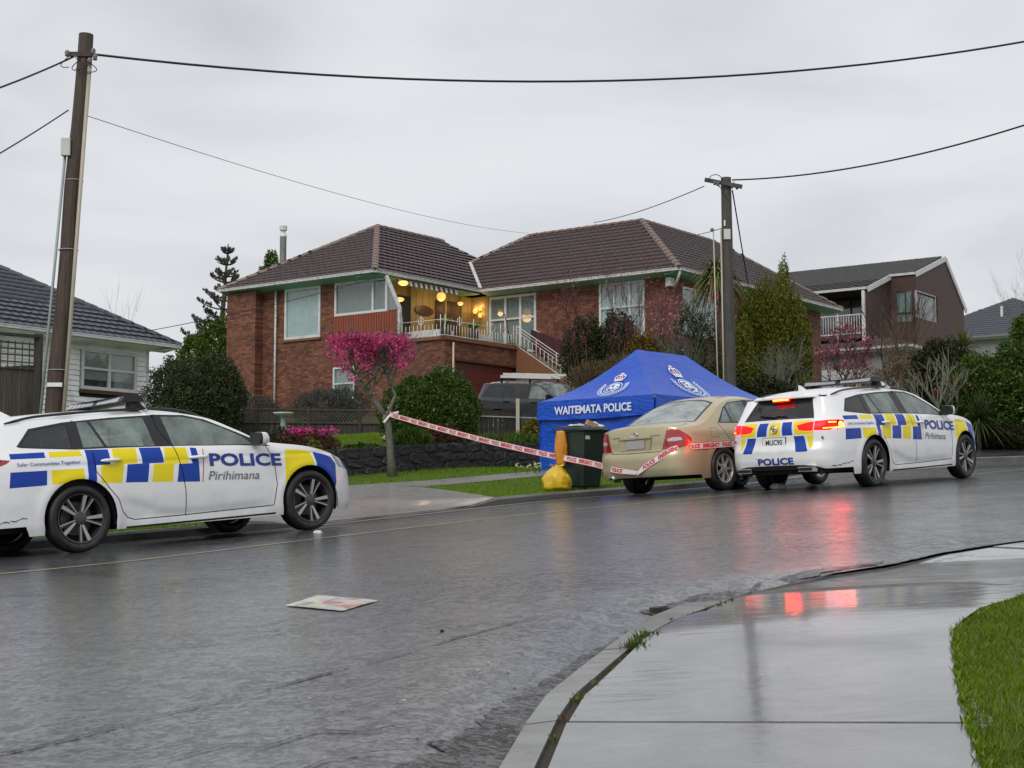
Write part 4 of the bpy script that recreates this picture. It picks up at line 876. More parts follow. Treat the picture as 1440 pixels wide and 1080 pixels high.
def concrete(name, a, b, rough, stain=(.10, .10, .09), film=.5):
    m, nt, p = newmat(name); v = _vec(nt, 'Object'); n = _noise(nt, 1.4, 7, .62, v, .5); f = _noise(nt, 130, 3, .7, v); n3 = _noise(nt, 6, 5, .6, v)
    c = _mix(nt, _map(nt, n, .3, .7), a, b); c = _mix(nt, _map(nt, f, .45, .75, 0, .5), c, tuple(.6 * x for x in a)); c = _mix(nt, _map(nt, _noise(nt, 11, 6, .7, v, .5), .56, .70, 0, .5), c, stain); c = _mix(nt, _map(nt, _noise(nt, .8, 6, .7, v, 1.2), .54, .70, 0, .6), c, stain)
    nt.links.new(c, p.inputs['Base Color']); nt.links.new(_map(nt, n, .35, .62, rough[1], rough[0]), p.inputs['Roughness'])
    rot = nt.nodes.new('ShaderNodeMapping'); rot.inputs['Scale'].default_value = (1., 3.5, 1); nt.links.new(v, rot.inputs[0])
    _bump(nt, _math(nt, 'ADD', _math(nt, 'MULTIPLY', f, .45), _math(nt, 'MULTIPLY', n3, .8)), .35, .002, p)
    p.inputs['Coat Weight'].default_value = film; p.inputs['Coat Roughness'].default_value = .085; p.inputs['Coat IOR'].default_value = 1.34
    nb = nt.nodes.new('ShaderNodeBump'); nb.inputs['Strength'].default_value = .34; nb.inputs['Distance'].default_value = .004; nt.links.new(_noise(nt, 3.2, 4, .5, rot.outputs[0], .6), nb.inputs['Height']); nt.links.new(nb.outputs[0], p.inputs['Coat Normal'])
    return m
concrete('wet_concrete', (.070, .074, .075), (.135, .14, .142), (.25, .5), film=1.); concrete('kerb_concrete', (.13, .13, .12), (.23, .23, .215), (.3, .6), (.05, .05, .045), .4)
concrete('kerb_far', (.055, .055, .05), (.12, .12, .11), (.3, .6), (.03, .03, .028), .4); concrete('far_concrete', (.22, .215, .20), (.36, .35, .33), (.25, .5), (.10, .11, .08), .5)
mat('soil', (.035, .026, .018), .9, var=.4, bump=.5, bscale=60); mat('turf', (.055, .095, .010), .85, var=.5, nscale=3, bump=.6, bscale=70, dirt=(.028, .030, .012), dscale=.8)
mat('line_yellow', (.42, .37, .20), .35, var=.25, nscale=12, dirt=(.06, .06, .06), dscale=5); mat('line_white', (.5, .5, .48), .3, var=.3, dirt=(.08, .08, .08))
def leafmat(name, a, b, rough=.5, trans=.25, c3=None):
    m, nt, p = newmat(name); gi = nt.nodes.new('ShaderNodeNewGeometry'); o = nt.nodes.new('ShaderNodeTexCoord'); n = _noise(nt, 1.6, 3, .5, o.outputs['Object'])
    f = _math(nt, 'ADD', _math(nt, 'MULTIPLY', gi.outputs['Random Per Island'], .65), _math(nt, 'MULTIPLY', _map(nt, n, .3, .7), .35))
    c = _mix(nt, f, a, b)
    if c3: c = _mix(nt, _map(nt, gi.outputs['Random Per Island'], .86, .90), c, c3)
    nt.links.new(c, p.inputs['Base Color']); p.inputs['Roughness'].default_value = rough; p.inputs['Specular IOR Level'].default_value = .16
    if trans:
        out = nt.nodes['Material Output']; t = nt.nodes.new('ShaderNodeBsdfTranslucent'); nt.links.new(c, t.inputs[0]); mx = nt.nodes.new('ShaderNodeMixShader'); mx.inputs[0].default_value = trans
        nt.links.new(p.outputs[0], mx.inputs[1]); nt.links.new(t.outputs[0], mx.inputs[2]); nt.links.new(mx.outputs[0], out.inputs[0])
    return m
leafmat('grass_blade', (.060, .125, .004), (.20, .31, .012), .45, .35, (.26, .25, .08)); leafmat('grass_far', (.085, .17, .006), (.20, .32, .015), .5, .3)

# ---------------------------------------------------------------- surfaces
def surf(name, poly, m, off, step, kind='structure', parent=None, label=None, fn=None, holes=()):
    D = np.array(poly); V, F = cdt([poly] + list(holes), (D[:, 0].min(), D[:, 1].min(), D[:, 0].max(), D[:, 1].max()), step); c = V[F].mean(1); ok = inpoly(c, poly)
    for h in holes: ok &= ~inpoly(c, h)
    F = F[ok]; used, inv = np.unique(F.ravel(), return_inverse=True); F = inv.reshape(-1, 3); V = V[used]
    z = G(V[:, 0], V[:, 1]) + off
    if fn is not None: z = z + fn(V)
    a = V[F]; cr = (a[:, 1, 0] - a[:, 0, 0]) * (a[:, 2, 1] - a[:, 0, 1]) - (a[:, 1, 1] - a[:, 0, 1]) * (a[:, 2, 0] - a[:, 0, 0]); F[cr < 0] = F[cr < 0][:, ::-1]
    o = link(name, npmesh(name, np.c_[V, z], F, [m], smooth=True), parent)
    if kind and parent is None: o['kind'] = kind
    return o
FK = [(-24, -3.5), (-12, 9.6), (-8.3, 13.5), (-5.1, 16.8), (-3.0, 18.9), (-2.09, 19.97), (-1.2, 21.0), (-.21, 22.2), (1.85, 24.6), (4.1, 26.9), (7.2, 29.95), (10.3, 32.9), (14, 36), (20, 40.5), (30, 46), (48, 52)]
GO = [(-.9, 2.4), (-.62, 3.9), (-.36, 4.87), (-.21, 5.32), (.03, 6.2), (.29, 6.96), (.58, 7.82), (.83, 8.4), (.98, 8.66)]
K0 = [(-.5, 2.2), (-.16, 3.9), (-.04, 4.79), (.05, 5.46), (.14, 6.0), (.32, 6.67), (.49, 7.25), (.73, 8.05), (.99, 8.56)]
K1 = [(-.36, 2.2), (-.03, 3.9), (.07, 4.77), (.16, 5.48), (.24, 5.93), (.43, 6.63), (.61, 7.27), (.85, 7.9), (1.23, 8.58)]
PE = [(1.30, 8.72), (1.67, 9.28), (2.0, 9.60), (2.43, 9.87), (2.97, 10.47), (3.38, 10.8), (3.77, 11.05), (6, 12.9), (10, 15.9), (20, 23), (48, 40)]
def off_line(L, d):
    out = []
    for i, p in enumerate(L):
        a = np.array(L[max(i - 1, 0)]); b = np.array(L[min(i + 1, len(L) - 1)]); t = (b - a) / np.linalg.norm(b - a); out.append((p[0] - t[1] * d, p[1] + t[0] * d))
    return out
def dist_line(V, L):
    d = np.full(len(V), 1e9)
    for a, b in zip(L[:-1], L[1:]):
        a = np.array(a); b = np.array(b); t = np.clip(((V - a) @ (b - a)) / ((b - a) @ (b - a)), 0, 1); d = np.minimum(d, np.linalg.norm(V - (a + t[:, None] * (b - a)), axis=1))
    return d
def ss(x): x = np.clip(x, 0, 1); return x * x * (3 - 2 * x)
def jag(L, a=.035):
    D = densify(L, .07, False); r = random.Random(3); return [(x + r.gauss(0, a * .5), y + r.gauss(0, a * .5)) for x, y in D]
dip = lambda V: -.075 * (1 - ss(dist_line(V[:, :2], K0 + PE[:2]) / .55))
# base sheet under everything, out to the horizon
xs = np.unique(np.r_[np.linspace(-700, -40, 12), np.linspace(-40, 50, 91), np.linspace(50, 700, 12)]); ys = np.unique(np.r_[np.linspace(-60, -8, 5), np.linspace(-8, 115, 124), np.linspace(115, 1500, 14)])
XX, YY = np.meshgrid(xs, ys); _P = np.c_[XX.ravel(), YY.ravel()]
_far = dist_line(_P, FK); _zz = G(_P[:, 0], _P[:, 1]) - .16
# behind the far kerb the ground sits at verge height
_beyond = inpoly(_P, FK + [(60, 300), (-60, 300), (-60, -3.5)]); _zz = _zz + np.where(_beyond & (_far > 5.), .24, 0.)
nx = len(xs); Fq = np.array([[j * nx + i, j * nx + i + 1, (j + 1) * nx + i + 1, (j + 1) * nx + i] for j in range(len(ys) - 1) for i in range(nx - 1)])
tag(link('ground', npmesh('ground', np.c_[_P, _zz], Fq, ['turf'], smooth=True)), kind='structure')
# carriageway
strip = [(-1.82, 5.4), (-1.61, 5.63), (-1.4, 5.98), (-1.15, 6.28), (-.86, 6.74), (-.54, 7.17), (-.29, 7.64), (.16, 8.3), (.42, 8.42), (.58, 8.2), (.66, 7.96)]
road = FK + PE[::-1] + GO[::-1] + [(-1.2, 0), (-3, -6), (-24, -6)]
surf('road', FK + PE[::-1] + K0[::-1] + [(-1.2, 0), (-3, -6), (-24, -6)], 'wet_asphalt', 0, .35, fn=dip)
edge_strip = [(-2.6, 4.3)] + strip + GO[6::-1] + [(-1.0, 2.0), (-2.8, 2.0)]
edge_strip = [(-2.9, 3.9)] + strip + GO[6::-1]
surf('road_edge_strip', edge_strip, 'old_asphalt', .004, .2, fn=dip)
surf('gutter', jag(off_line(GO, .03)) + K0[::-1], 'gutter_asphalt', .009, .12, fn=dip)
# dark worn band of broken seal along the edge beside the crossing
surf('worn_road_edge', jag([(.72, 8.56), (.95, 8.86), (1.28, 9.22), (1.56, 9.5), (1.86, 9.74), (2.16, 9.92), (2.5, 10.1), (2.38, 9.92), (1.98, 9.66), (1.64, 9.36), (1.31, 8.82), (1.05, 8.72), (.85, 8.50)]), 'gutter_asphalt', .006, .12, fn=dip)
# edge line painted along the road
YL = [(-9.5, 7.2), (-6.6, 10.3), (-4.35, 12.79), (-3.46, 13.55), (-2.6, 14.43), (-1.61, 15.4), (-.32, 16.85), (1.22, 18.45), (2.35, 19.68), (4.1, 21.55), (6.3, 23.6), (8.92, 26.05), (13, 29.6), (19, 34)]
surf('yellow_road_line', off_line(YL, -.027) + off_line(YL, .027)[::-1], 'line_yellow', .006, .3)
WL = FK[1:12]; surf('gutter_highlight', off_line(WL, -.30) + off_line(WL, -.02)[::-1], 'far_concrete', .005, .3)  # pale strip painted in for the wet highlight along the far gutter
# near kerb and footpath
kb = MB()
def ribbon_prism(name, L0, L1, top, depth, m, fn=None, cuts=None):
    b = MB(); a = [np.array(p) for p in L0]; c = [np.array(p) for p in L1]; V = []
    for p, q in zip(a, c):
        zp = g(*p) + top; zq = g(*q) + top; V += [(p[0], p[1], zp - depth), (q[0], q[1], zq - depth), (q[0], q[1], zq), (p[0], p[1], zp)]
    F = []
    for i in range(len(a) - 1):
        o = 4 * i
        for k in range(4): F.append((o + k, o + (k + 1) % 4, o + 4 + (k + 1) % 4, o + 4 + k))
    F += [(3, 2, 1, 0), tuple(4 * (len(a) - 1) + k for k in range(4))]
    b.add(V, F, m); return b.build(name)
def resample(L, n):
    P = np.array(L, float); t = np.r_[0, np.cumsum(np.linalg.norm(np.diff(P, axis=0), axis=1))]; q = np.linspace(0, t[-1], n); return [(float(np.interp(s, t, P[:, 0])), float(np.interp(s, t, P[:, 1]))) for s in q]
nk = thing('near_kerb', None, None); nk['kind'] = 'structure'
a, c = resample(K0, 49), resample(K1, 49)
for k in range(8):
    s0, s1 = 6 * k, 6 * k + 6
    A = a[s0:s1 + 1]; B = c[s0:s1 + 1]; sh_ = .006
    A = [A[0]] + A[1:-1] + [(A[-1][0] + (A[-2][0] - A[-1][0]) * .06, A[-1][1] + (A[-2][1] - A[-1][1]) * .06)]; B = [B[0]] + B[1:-1] + [(B[-1][0] + (B[-2][0] - B[-1][0]) * .06, B[-1][1] + (B[-2][1] - B[-1][1]) * .06)]
    o = ribbon_prism('kerb_stone', A, B, .002 - .002 * (k % 2), .2, 'kerb_concrete'); o.parent = nk
GL = [(1.18, 3.0), (1.30, 4.0), (1.37, 4.44), (1.48, 4.91), (1.69, 5.75), (1.83, 6.25), (1.95, 6.68), (2.03, 6.95), (2.15, 7.20), (2.31, 7.48), (2.49, 7.74), (2.74, 8.03), (3.4, 8.7), (6, 10.8), (12, 15.2)]
P1 = off_line(K1, -.045)
fp = thing('footpath', None, None); fp['kind'] = 'structure'
def slab(poly, off=0.0):
    c = np.mean(np.array(poly), 0); o = surf('slab', poly, 'wet_concrete', off, .25, parent=fp, fn=lambda V: -.026 * (V[:, 1] - 8.5) * np.exp(-((V[:, 1] - 8.5) / 1.5) ** 4))
    # give the slab edges depth
    b = MB(); D = densify(poly, .3); V = []
    for x, y in D: z = g(x, y) + off; V += [(x, y, z), (x, y, z - .09)]
    n = len(D); b.add(V, [(2 * i, 2 * ((i + 1) % n), 2 * ((i + 1) % n) + 1, 2 * i + 1) for i in range(n)], 'kerb_concrete')
    me2 = b.mesh(); bm = bmesh.new(); bm.from_mesh(o.data); n0 = len(o.data.materials); o.data.materials.append(MATS['kerb_concrete']); bm.from_mesh(me2)
    for f in bm.faces[-len(me2.polygons):]: f.material_index = n0; f.smooth = False
    bm.to_mesh(o.data); bm.free(); return o
j1a, j1b = (.205, 5.435), (1.60, 5.02); gp_ = .012
slab([(p[0], p[1]) for p in P1[:3]] + [(j1a[0] - .01, j1a[1] - gp_)] + [(j1b[0] - .01, j1b[1] - gp_)] + [(1.48 + .0, 4.91 - .0)] + GL[3::-1][1:])
slab([(j1a[0], j1a[1] + gp_)] + P1[4:8] + [(1.02, 8.07), (1.50, 8.02), (2.35, 7.56)] + GL[8:3:-1][0:5] + [(j1b[0] + .003, j1b[1] + gp_)], .001)
slab([(1.04, 8.10), (1.51, 8.045), (2.365, 7.585), (2.49, 7.74), (2.74, 8.03), (3.05, 8.35), (2.55, 8.88), (1.42, 8.93), (1.20, 8.55)], -.002)
slab([(1.45, 8.96), (2.56, 8.905), (3.07, 8.37), (3.4, 8.7), (4.4, 9.5), (3.42, 10.75), (3.0, 10.43), (2.45, 9.83), (2.02, 9.56), (1.69, 9.24)], -.010)
slab([(4.42, 9.52), (6, 10.8), (8, 12.3), (7.3, 13.6), (6, 12.85), (3.79, 11.0), (3.45, 10.77)], -.004)
slab([(8.03, 12.32), (12, 15.2), (11, 16.4), (10, 15.8), (7.33, 13.6)], -.004)
surf('path_bed', P1 + [PE[0]] + PE[1:9] + [(12.3, 15.2)] + GL[::-1], 'kerb_far', -.022, .4)
surf('kerb_gap_soil', [p for p in K1] + P1[::-1], 'soil', -.018, .1)
# ragged dark seam where the edge strip meets the later seal, and its branching cracks
def ragged(name, L, w0, w1, m, off, n):
    P = resample(L, n); a = off_line(P, 1.); A = []; B = []
    for i, (p, q) in enumerate(zip(P, a)):
        d = (q[0] - p[0], q[1] - p[1]); t = math.sin(math.pi * i / (n - 1)) ** .4; l = random.uniform(w0, w1) * t; r = random.uniform(w0, w1) * t; j = random.gauss(0, w0 * .5); A.append((p[0] + d[0] * (l + j), p[1] + d[1] * (l + j))); B.append((p[0] - d[0] * (r - j), p[1] - d[1] * (r - j)))
    b = MB(); V = [(x, y, g(x, y) + float(dip(np.array([[x, y]]))[0]) + off) for x, y in A] + [(x, y, g(x, y) + float(dip(np.array([[x, y]]))[0]) + off) for x, y in B]; b.add(V, [(i, i + 1, n + i + 1, n + i) for i in range(n - 1)], m); o = b.build(name); o['kind'] = 'structure'; return o
random.seed(5)
_sm = resample([(-2.9, 3.9)] + strip[:9], 400)
for a0, a1, w_ in ((0, 70, .022), (74, 96, .012), (100, 170, .026), (172, 215, .012), (222, 262, .022), (268, 300, .010), (306, 380, .018)): ragged('road_seam', _sm[a0:a1], .003, w_, 'gutter_asphalt', .0095, (a1 - a0))
ragged('road_crack', [(-.9, 5.2), (-.7, 5.5), (-.52, 5.42), (-.35, 5.6)], .004, .014, 'gutter_asphalt', .011, 40); ragged('road_crack', [(-.75, 4.7), (-.62, 5.0), (-.4, 5.15)], .004, .012, 'gutter_asphalt', .011, 30)
ragged('road_crack', [(-1.2, 5.1), (-1.0, 5.35), (-.85, 5.3)], .004, .010, 'gutter_asphalt', .011, 30)
ragged('crossing_crack', [(1.05, 8.9), (1.5, 9.15), (1.9, 9.1), (2.35, 9.25)], .003, .010, 'gutter_asphalt', .004, 40); ragged('crossing_crack', [(2.5, 9.95), (2.75, 9.65), (3.3, 9.6), (3.7, 9.45)], .003, .012, 'gutter_asphalt', .006, 40); ragged('crossing_crack', [(3.0, 10.4), (3.1, 10.05), (3.6, 9.9), (4.1, 9.8)], .003, .010, 'gutter_asphalt', .006, 40); ragged('crossing_crack', [(1.95, 9.5), (2.1, 9.2), (2.5, 9.05)], .003, .016, 'gutter_asphalt', .004, 30)
ragged('crossing_crack', [(1.25, 8.7), (1.36, 8.82), (1.6, 9.1), (1.95, 9.5), (2.5, 9.85), (2.97, 10.38), (3.5, 10.75)], .003, .016, 'gutter_asphalt', .012, 90)
# sump grate at the end of the near kerb
dg = thing('drain_grate', 'dark iron drain grate in the gutter at the end of the near kerb', 'drain grate', (1.08, 8.80, g(1.08, 8.8) - .082)); mat('rusty_iron', (.035, .022, .018), .5, .5, var=.5, dirt=(.10, .09, .08), dscale=14)
dg.rotation_euler = (0, 0, R_(58))
b = MB(); b.box((-.30, -.16, 0), (.30, -.13, .03), 'rusty_iron'); b.box((-.30, .13, 0), (.30, .16, .03), 'rusty_iron'); b.box((-.30, -.13, 0), (-.27, .13, .03), 'rusty_iron'); b.box((.27, -.13, 0), (.30, .13, .03), 'rusty_iron'); b.build('frame', dg)
for k in range(9): b = MB(); b.bar((-.23 + .058 * k, -.13, .012), (-.21 + .058 * k, .13, .012), .018, .02, 'rusty_iron'); b.build('bar', dg)
# weeds in the joint
def tuft(bm, x, y, z, n, h, spread, m):
    for _ in range(n):
        a = random.uniform(0, 6.28); l = h * random.uniform(.4, 1.1); dx, dy = math.cos(a), math.sin(a); o = random.uniform(0, spread); w = .003 + random.random() * .004
        px_, py_ = x + dx * o * random.random(), y + dy * o * random.random(); k = random.uniform(.2, .9)
        bm.add([(px_ - dy * w, py_ + dx * w, z), (px_ + dy * w, py_ - dx * w, z), (px_ + dx * l * k * .5 + dy * w, py_ + dy * l * k * .5 - dx * w, z + l * .6), (px_ + dx * l * k * .5 - dy * w, py_ + dy * l * k * .5 + dx * w, z + l * .6), (px_ + dx * l * k, py_ + dy * l * k, z + l)], [(0, 1, 2, 3), (3, 2, 4)], m)
leafmat('weed_leaf', (.05, .09, .02), (.12, .17, .04), .5, .25, (.18, .07, .05))
b = MB(); mid = [((p[0] + q[0]) / 2, (p[1] + q[1]) / 2) for p, q in zip(resample(K1, 60), resample(P1, 60))]
for i, (x, y) in enumerate(mid):
    if 6.7 < y < 7.9:
        for _ in range(4 if 6.95 < y < 7.4 else 1): tuft(b, x + random.uniform(-.03, .04), y + random.uniform(-.04, .04), g(x, y) - .01, 18 if 6.95 < y < 7.4 else 5, .048 if 6.95 < y < 7.4 else .02, .04, 'weed_leaf')
    elif random.random() < .5: tuft(b, x, y, g(x, y) - .01, 9, .025, .03, 'weed_leaf')
for i, (x, y) in enumerate(resample(GO, 60)):
    if random.random() < .3: tuft(b, x + random.uniform(-.03, .08), y, g(x, y) - .07, 7, .018, .04, 'weed_leaf')
tag(b.build('weeds'), 'low green weeds growing in the joint behind the near kerb', 'weeds', kind='stuff')
mat('fallen_leaf', (.42, .42, .30), .5, var=.4)
b = MB()
for _ in range(22):
    x0, y0 = random.choice([(-.05, 5.9), (.1, 6.5), (-.3, 5.6), (-.6, 6.2), (.45, 7.6), (0, 6.9), (-.2, 4.9), (-.3, 4.6)]); x, y = x0 + random.gauss(-.12, .12), y0 + random.gauss(0, .3); V = np.array([[x, y]]); z = g(x, y) + float(dip(V)[0]) + .008; a = random.uniform(0, 6.28); r = random.uniform(.006, .013)
    pts = [(x + r * math.cos(a + t) * s, y + r * math.sin(a + t) * s, z + random.uniform(0, .004)) for t, s in ((0, 1.3), (1.3, .7), (2.5, 1), (3.6, .8), (5, 1))]; b.add(pts, [(0, 1, 2, 3, 4)], 'fallen_leaf')
tag(b.build('fallen_petals'), 'pale leaf scraps scattered in the near gutter', 'leaf litter', kind='stuff')
# ---------------------------------------------------------------- far kerb, verge, crossing, far path, drives
def lowk(p):   # height of the kerb along its run: dropped at the vehicle crossing
    t = np.array(p); d0 = np.linalg.norm(t - np.array((-3.0, 18.9))); s = (t - np.array((-3.0, 18.9))) @ np.array((.65, .76)); return .12 - .095 * float(ss((s + .2) / .8) * ss((4.4 - s) / .8))
fk = thing('far_kerb', None, None); fk['kind'] = 'structure'
RL = resample(FK[1:14], 241)
for k in range(60):
    A = RL[4 * k:4 * k + 5]; 
    if len(A) < 5: break
    b = MB(); V = []
    bl = off_line(A, .15)
    for j, (p, q) in enumerate(zip(A, bl)):
        h = lowk(p); z = g(*p); q = (q[0], q[1]); e_ = .004 if j in (0, 4) else 0
        V += [(p[0], p[1], z - .1), (q[0], q[1], z - .1), (q[0], q[1], z + h), (p[0] * .75 + q[0] * .25, p[1] * .75 + q[1] * .25, z + h), (p[0] * .97 + q[0] * .03, p[1] * .97 + q[1] * .03, z + h * .75)]
    F = []
    for i in range(4):
        o = 5 * i
        for t in range(5): F.append((o + t, o + (t + 1) % 5, o + 5 + (t + 1) % 5, o + 5 + t))
    F += [(4, 3, 2, 1, 0), (20, 21, 22, 23, 24)]
    b.add(V, F, 'kerb_far'); o = b.build('kerb_stone', fk)
BK = off_line(FK, .15)
verge = BK + [(48, 75), (20, 62), (9.5, 41), (.72, 33.9), (-3.3, 30.5), (-6.5, 27.7), (-12, 24), (-24, 12)]
def vfn(V):   # the verge meets the kerb top, dropping at the crossing
    d = dist_line(V[:, :2], BK); s = (V[:, :2] - np.array((-3.0, 18.9))) @ np.array((.65, .76)); low = ss((s + .2) / .8) * ss((4.4 - s) / .8); return -.095 * low * (1 - ss(d / 3.2))
apron = [BK[4], (-2.75, 19.45), (-2.2, 20.07), (-1.3, 21.1), (-.32, 22.28), (-.50, 23.6), (-.98, 25.2), (-1.66, 26.6), (-2.3, 27.3), (-3.4, 27.0), (-5.5, 25.4), (-5.0, 23.3), (-3.9, 21.2)]
apron = [(-3.25, 18.92), (-2.14, 19.99), (-1.25, 21.03), (-.26, 22.2), (-.50, 23.6), (-.98, 25.2), (-1.62, 26.5), (-2.3, 27.2), (-3.6, 26.3), (-5.9, 24.2), (-5.2, 22.5), (-4.3, 20.5)]
surf('driveway_crossing', apron, 'far_concrete', .128, .4, fn=vfn); surf('grass_verge', verge, 'turf', .112, .5, fn=vfn, holes=[apron])
surf('far_footpath', [(-2.3, 27.22), (-1.55, 26.6), (.61, 28.4), (4, 31.4), (9, 36.2), (9.0, 37.4), (3.6, 32.6), (.61, 29.7), (-1.6, 28.2), (-3.1, 27.6), (-6.5, 24.9), (-12, 20), (-11.2, 19.1), (-5.95, 24.22), (-3.62, 26.33)], 'far_concrete', .124, .4, fn=vfn)
surf('asphalt_driveway', [(9.3, 32.2), (11.5, 34.1), (18, 39.4), (21, 41.5), (23, 50), (17, 52), (13.9, 44.3), (12.6, 39.9), (9.75, 36.5), (8.6, 33.5)], 'old_asphalt', .13, .5)
# grass blades
def blades(name, poly, n, h, w, m, off, keep=None, label=None, wfn=None):
    P = np.array(poly); lo, hi = P.min(0), P.max(0); q = rng.uniform(lo, hi, (int(n * 2.6), 2)); q = q[inpoly(q, poly)][:n]
    if wfn is not None: q = q[rng.random(len(q)) < wfn(q)]
    z = G(q[:, 0], q[:, 1]) + off + (vfn(q) if keep is None else 0); n = len(q); a = rng.uniform(0, 2 * np.pi, n); hh = h * rng.uniform(.45, 1.15, n); ww = w * rng.uniform(.6, 1.3, n); k = rng.uniform(.1, .8, n); t = a + rng.uniform(-1, 1, n)
    dx, dy = np.cos(a) * ww, np.sin(a) * ww; lx, ly = np.cos(t) * hh * k, np.sin(t) * hh * k
    V = np.stack([np.c_[q[:, 0] - dx, q[:, 1] - dy, z], np.c_[q[:, 0] + dx, q[:, 1] + dy, z], np.c_[q[:, 0] + lx * .45 + dx * .6, q[:, 1] + ly * .45 + dy * .6, z + hh * .62], np.c_[q[:, 0] + lx, q[:, 1] + ly, z + hh * .95]], 1).reshape(-1, 3)
    i = np.arange(n)[:, None] * 4; F = np.vstack([i + np.array([0, 1, 2]), i + np.array([0, 2, 3])])
    o = link(name, npmesh(name, V, F, [m])); tag(o, label, 'grass', kind='stuff'); return o
lawn_poly = GL + [(20, 20), (20, 6), (6, 2), (1.5, 2.5)]
surf('near_lawn', lawn_poly, 'turf', -.004, .25)
near_bit = GL[1:13] + [(5.5, 10.4), (5.5, 7), (2.6, 3.2), (1.35, 3.4)]
blades('near_grass', near_bit, 150000, .042, .0032, 'grass_blade', -.01, True, 'short green grass on the near lawn beside the footpath')
b = MB()
for x, y in resample(GL[2:13], 150):
    tuft(b, x + random.uniform(0, .03), y + random.uniform(-.02, .02), g(x, y) - .005, 7, .034, .03, 'grass_blade')
tag(b.build('grass_edge'), 'longer grass leaning over the edge of the near footpath', 'grass', kind='stuff')
vp = [(-3.3, 19.2), (-.3, 22.35), (1.8, 24.75), (4.0, 27.05), (10, 33), (9, 36), (4, 32.9), (.7, 33.5), (-3.3, 30.3), (-6.4, 27.5), (-9, 20), (-8, 14.1)]
blades('verge_grass', vp, 120000, .055, .006, 'grass_far', .11, None, 'green mown grass of the far verge', wfn=lambda q: (~(inpoly(q, apron) | inpoly(q, [(-2.3, 27.22), (-1.55, 26.6), (.61, 28.4), (4, 31.4), (9, 36.2), (9.0, 37.4), (3.6, 32.6), (.61, 29.7), (-1.6, 28.2), (-3.1, 27.6), (-6.5, 24.9), (-3.62, 26.33)]))).astype(float))
blades('front_lawn', [(-8, 31), (-3, 31.2), (.6, 34.3), (1.5, 39), (-1, 42), (-8, 40)], 60000, .07, .008, 'grass_far', .07, True, 'lawn behind the dark stone wall')
# ================================================================== houses
def brickmat(name, axis, cols=((.098, .033, .020), (.28, .104, .050)), mortar=(.060, .042, .034), w=.235, h=.086):
    m, nt, p = newmat(name); v = _vec(nt, 'Object'); sp = nt.nodes.new('ShaderNodeSeparateXYZ'); nt.links.new(v, sp.inputs[0]); cb = nt.nodes.new('ShaderNodeCombineXYZ')
    nt.links.new(sp.outputs[axis], cb.inputs[0]); nt.links.new(sp.outputs[2], cb.inputs[1])
    b = nt.nodes.new('ShaderNodeTexBrick'); nt.links.new(cb.outputs[0], b.inputs['Vector']); b.inputs['Scale'].default_value = 1; b.inputs['Brick Width'].default_value = w; b.inputs['Row Height'].default_value = h
    b.inputs['Mortar Size'].default_value = .008; b.inputs['Mortar Smooth'].default_value = .2; b.inputs['Bias'].default_value = -.1
    b.inputs['Color1'].default_value = (*cols[0], 1); b.inputs['Color2'].default_value = (*cols[1], 1); b.inputs['Mortar'].default_value = (*mortar, 1)
    c = _mix(nt, _map(nt, _noise(nt, 1.1, 6, .65, v), .5, .68, 0, .65), b.outputs['Color'], (.055, .022, .016)); c = _mix(nt, _map(nt, _noise(nt, 9, 3, .6, v), .5, .7, 0, .35), c, (.30, .11, .055)); nt.links.new(c, p.inputs['Base Color'])
    p.inputs['Roughness'].default_value = .75; f = _math(nt, 'SUBTRACT', 1., b.outputs['Fac']); _bump(nt, _math(nt, 'ADD', f, _math(nt, 'MULTIPLY', _noise(nt, 60, 3, .6, v), .3)), .9, .012, p); return m
brickmat('brick_a', 1); brickmat('brick_b', 0)
def tilemat(name, a, b, moss):
    m, nt, p = newmat(name); v = _vec(nt, 'Object'); gi = nt.nodes.new('ShaderNodeObjectInfo'); n = _noise(nt, 3, 5, .6, v)
    c = _mix(nt, n, a, b); c = _mix(nt, _map(nt, _noise(nt, 14, 4, .7, v), .55, .72, 0, .6), c, moss); nt.links.new(c, p.inputs['Base Color']); p.inputs['Roughness'].default_value = .42; _bump(nt, _noise(nt, 90, 3, .6, v), .3, .006, p); return m
tilemat('brown_tile', (.032, .020, .021), (.075, .046, .046), (.15, .115, .10)); tilemat('slate_tile', (.040, .046, .058), (.075, .083, .10), (.13, .135, .14)); tilemat('dark_tile', (.035, .036, .036), (.075, .075, .073), (.12, .12, .10)); tilemat('ridge_brown', (.10, .055, .04), (.20, .13, .095), (.25, .22, .17))
mat('under_roof', (.02, .016, .015), .9); mat('peeling_white', (.55, .56, .54), .5, var=.15, nscale=4, dirt=(.02, .022, .02), dscale=7, vscale=(1, 1, 3)); mat('soffit_green', (.20, .46, .34), .5, var=.12, nscale=2)
mat('white_frame', (.62, .64, .64), .4, var=.1, nscale=3, dirt=(.35, .35, .32), dscale=3); mat('red_board', (.25, .055, .028), .55, var=.2, nscale=4); mat('curtain', (.66, .76, .76), .8, var=.12, nscale=5, vscale=(6, 6, .3)); mat('lace', (.36, .42, .43), .8, var=.25, nscale=5, vscale=(8, 8, .4))
mat('net', (.30, .31, .30), .8, var=.3, nscale=2); mat('dark_room', (.030, .034, .036), .9); mat('cream_pipe', (.50, .42, .30), .5); mat('garage_red', (.10, .016, .014), .5, var=.2, vscale=(1, 1, 8)); mat('wood_yellow', (.40, .29, .11), .5, var=.2, nscale=3, vscale=(9, 9, .5)); mat('dark_wood', (.07, .025, .012), .4, var=.3)
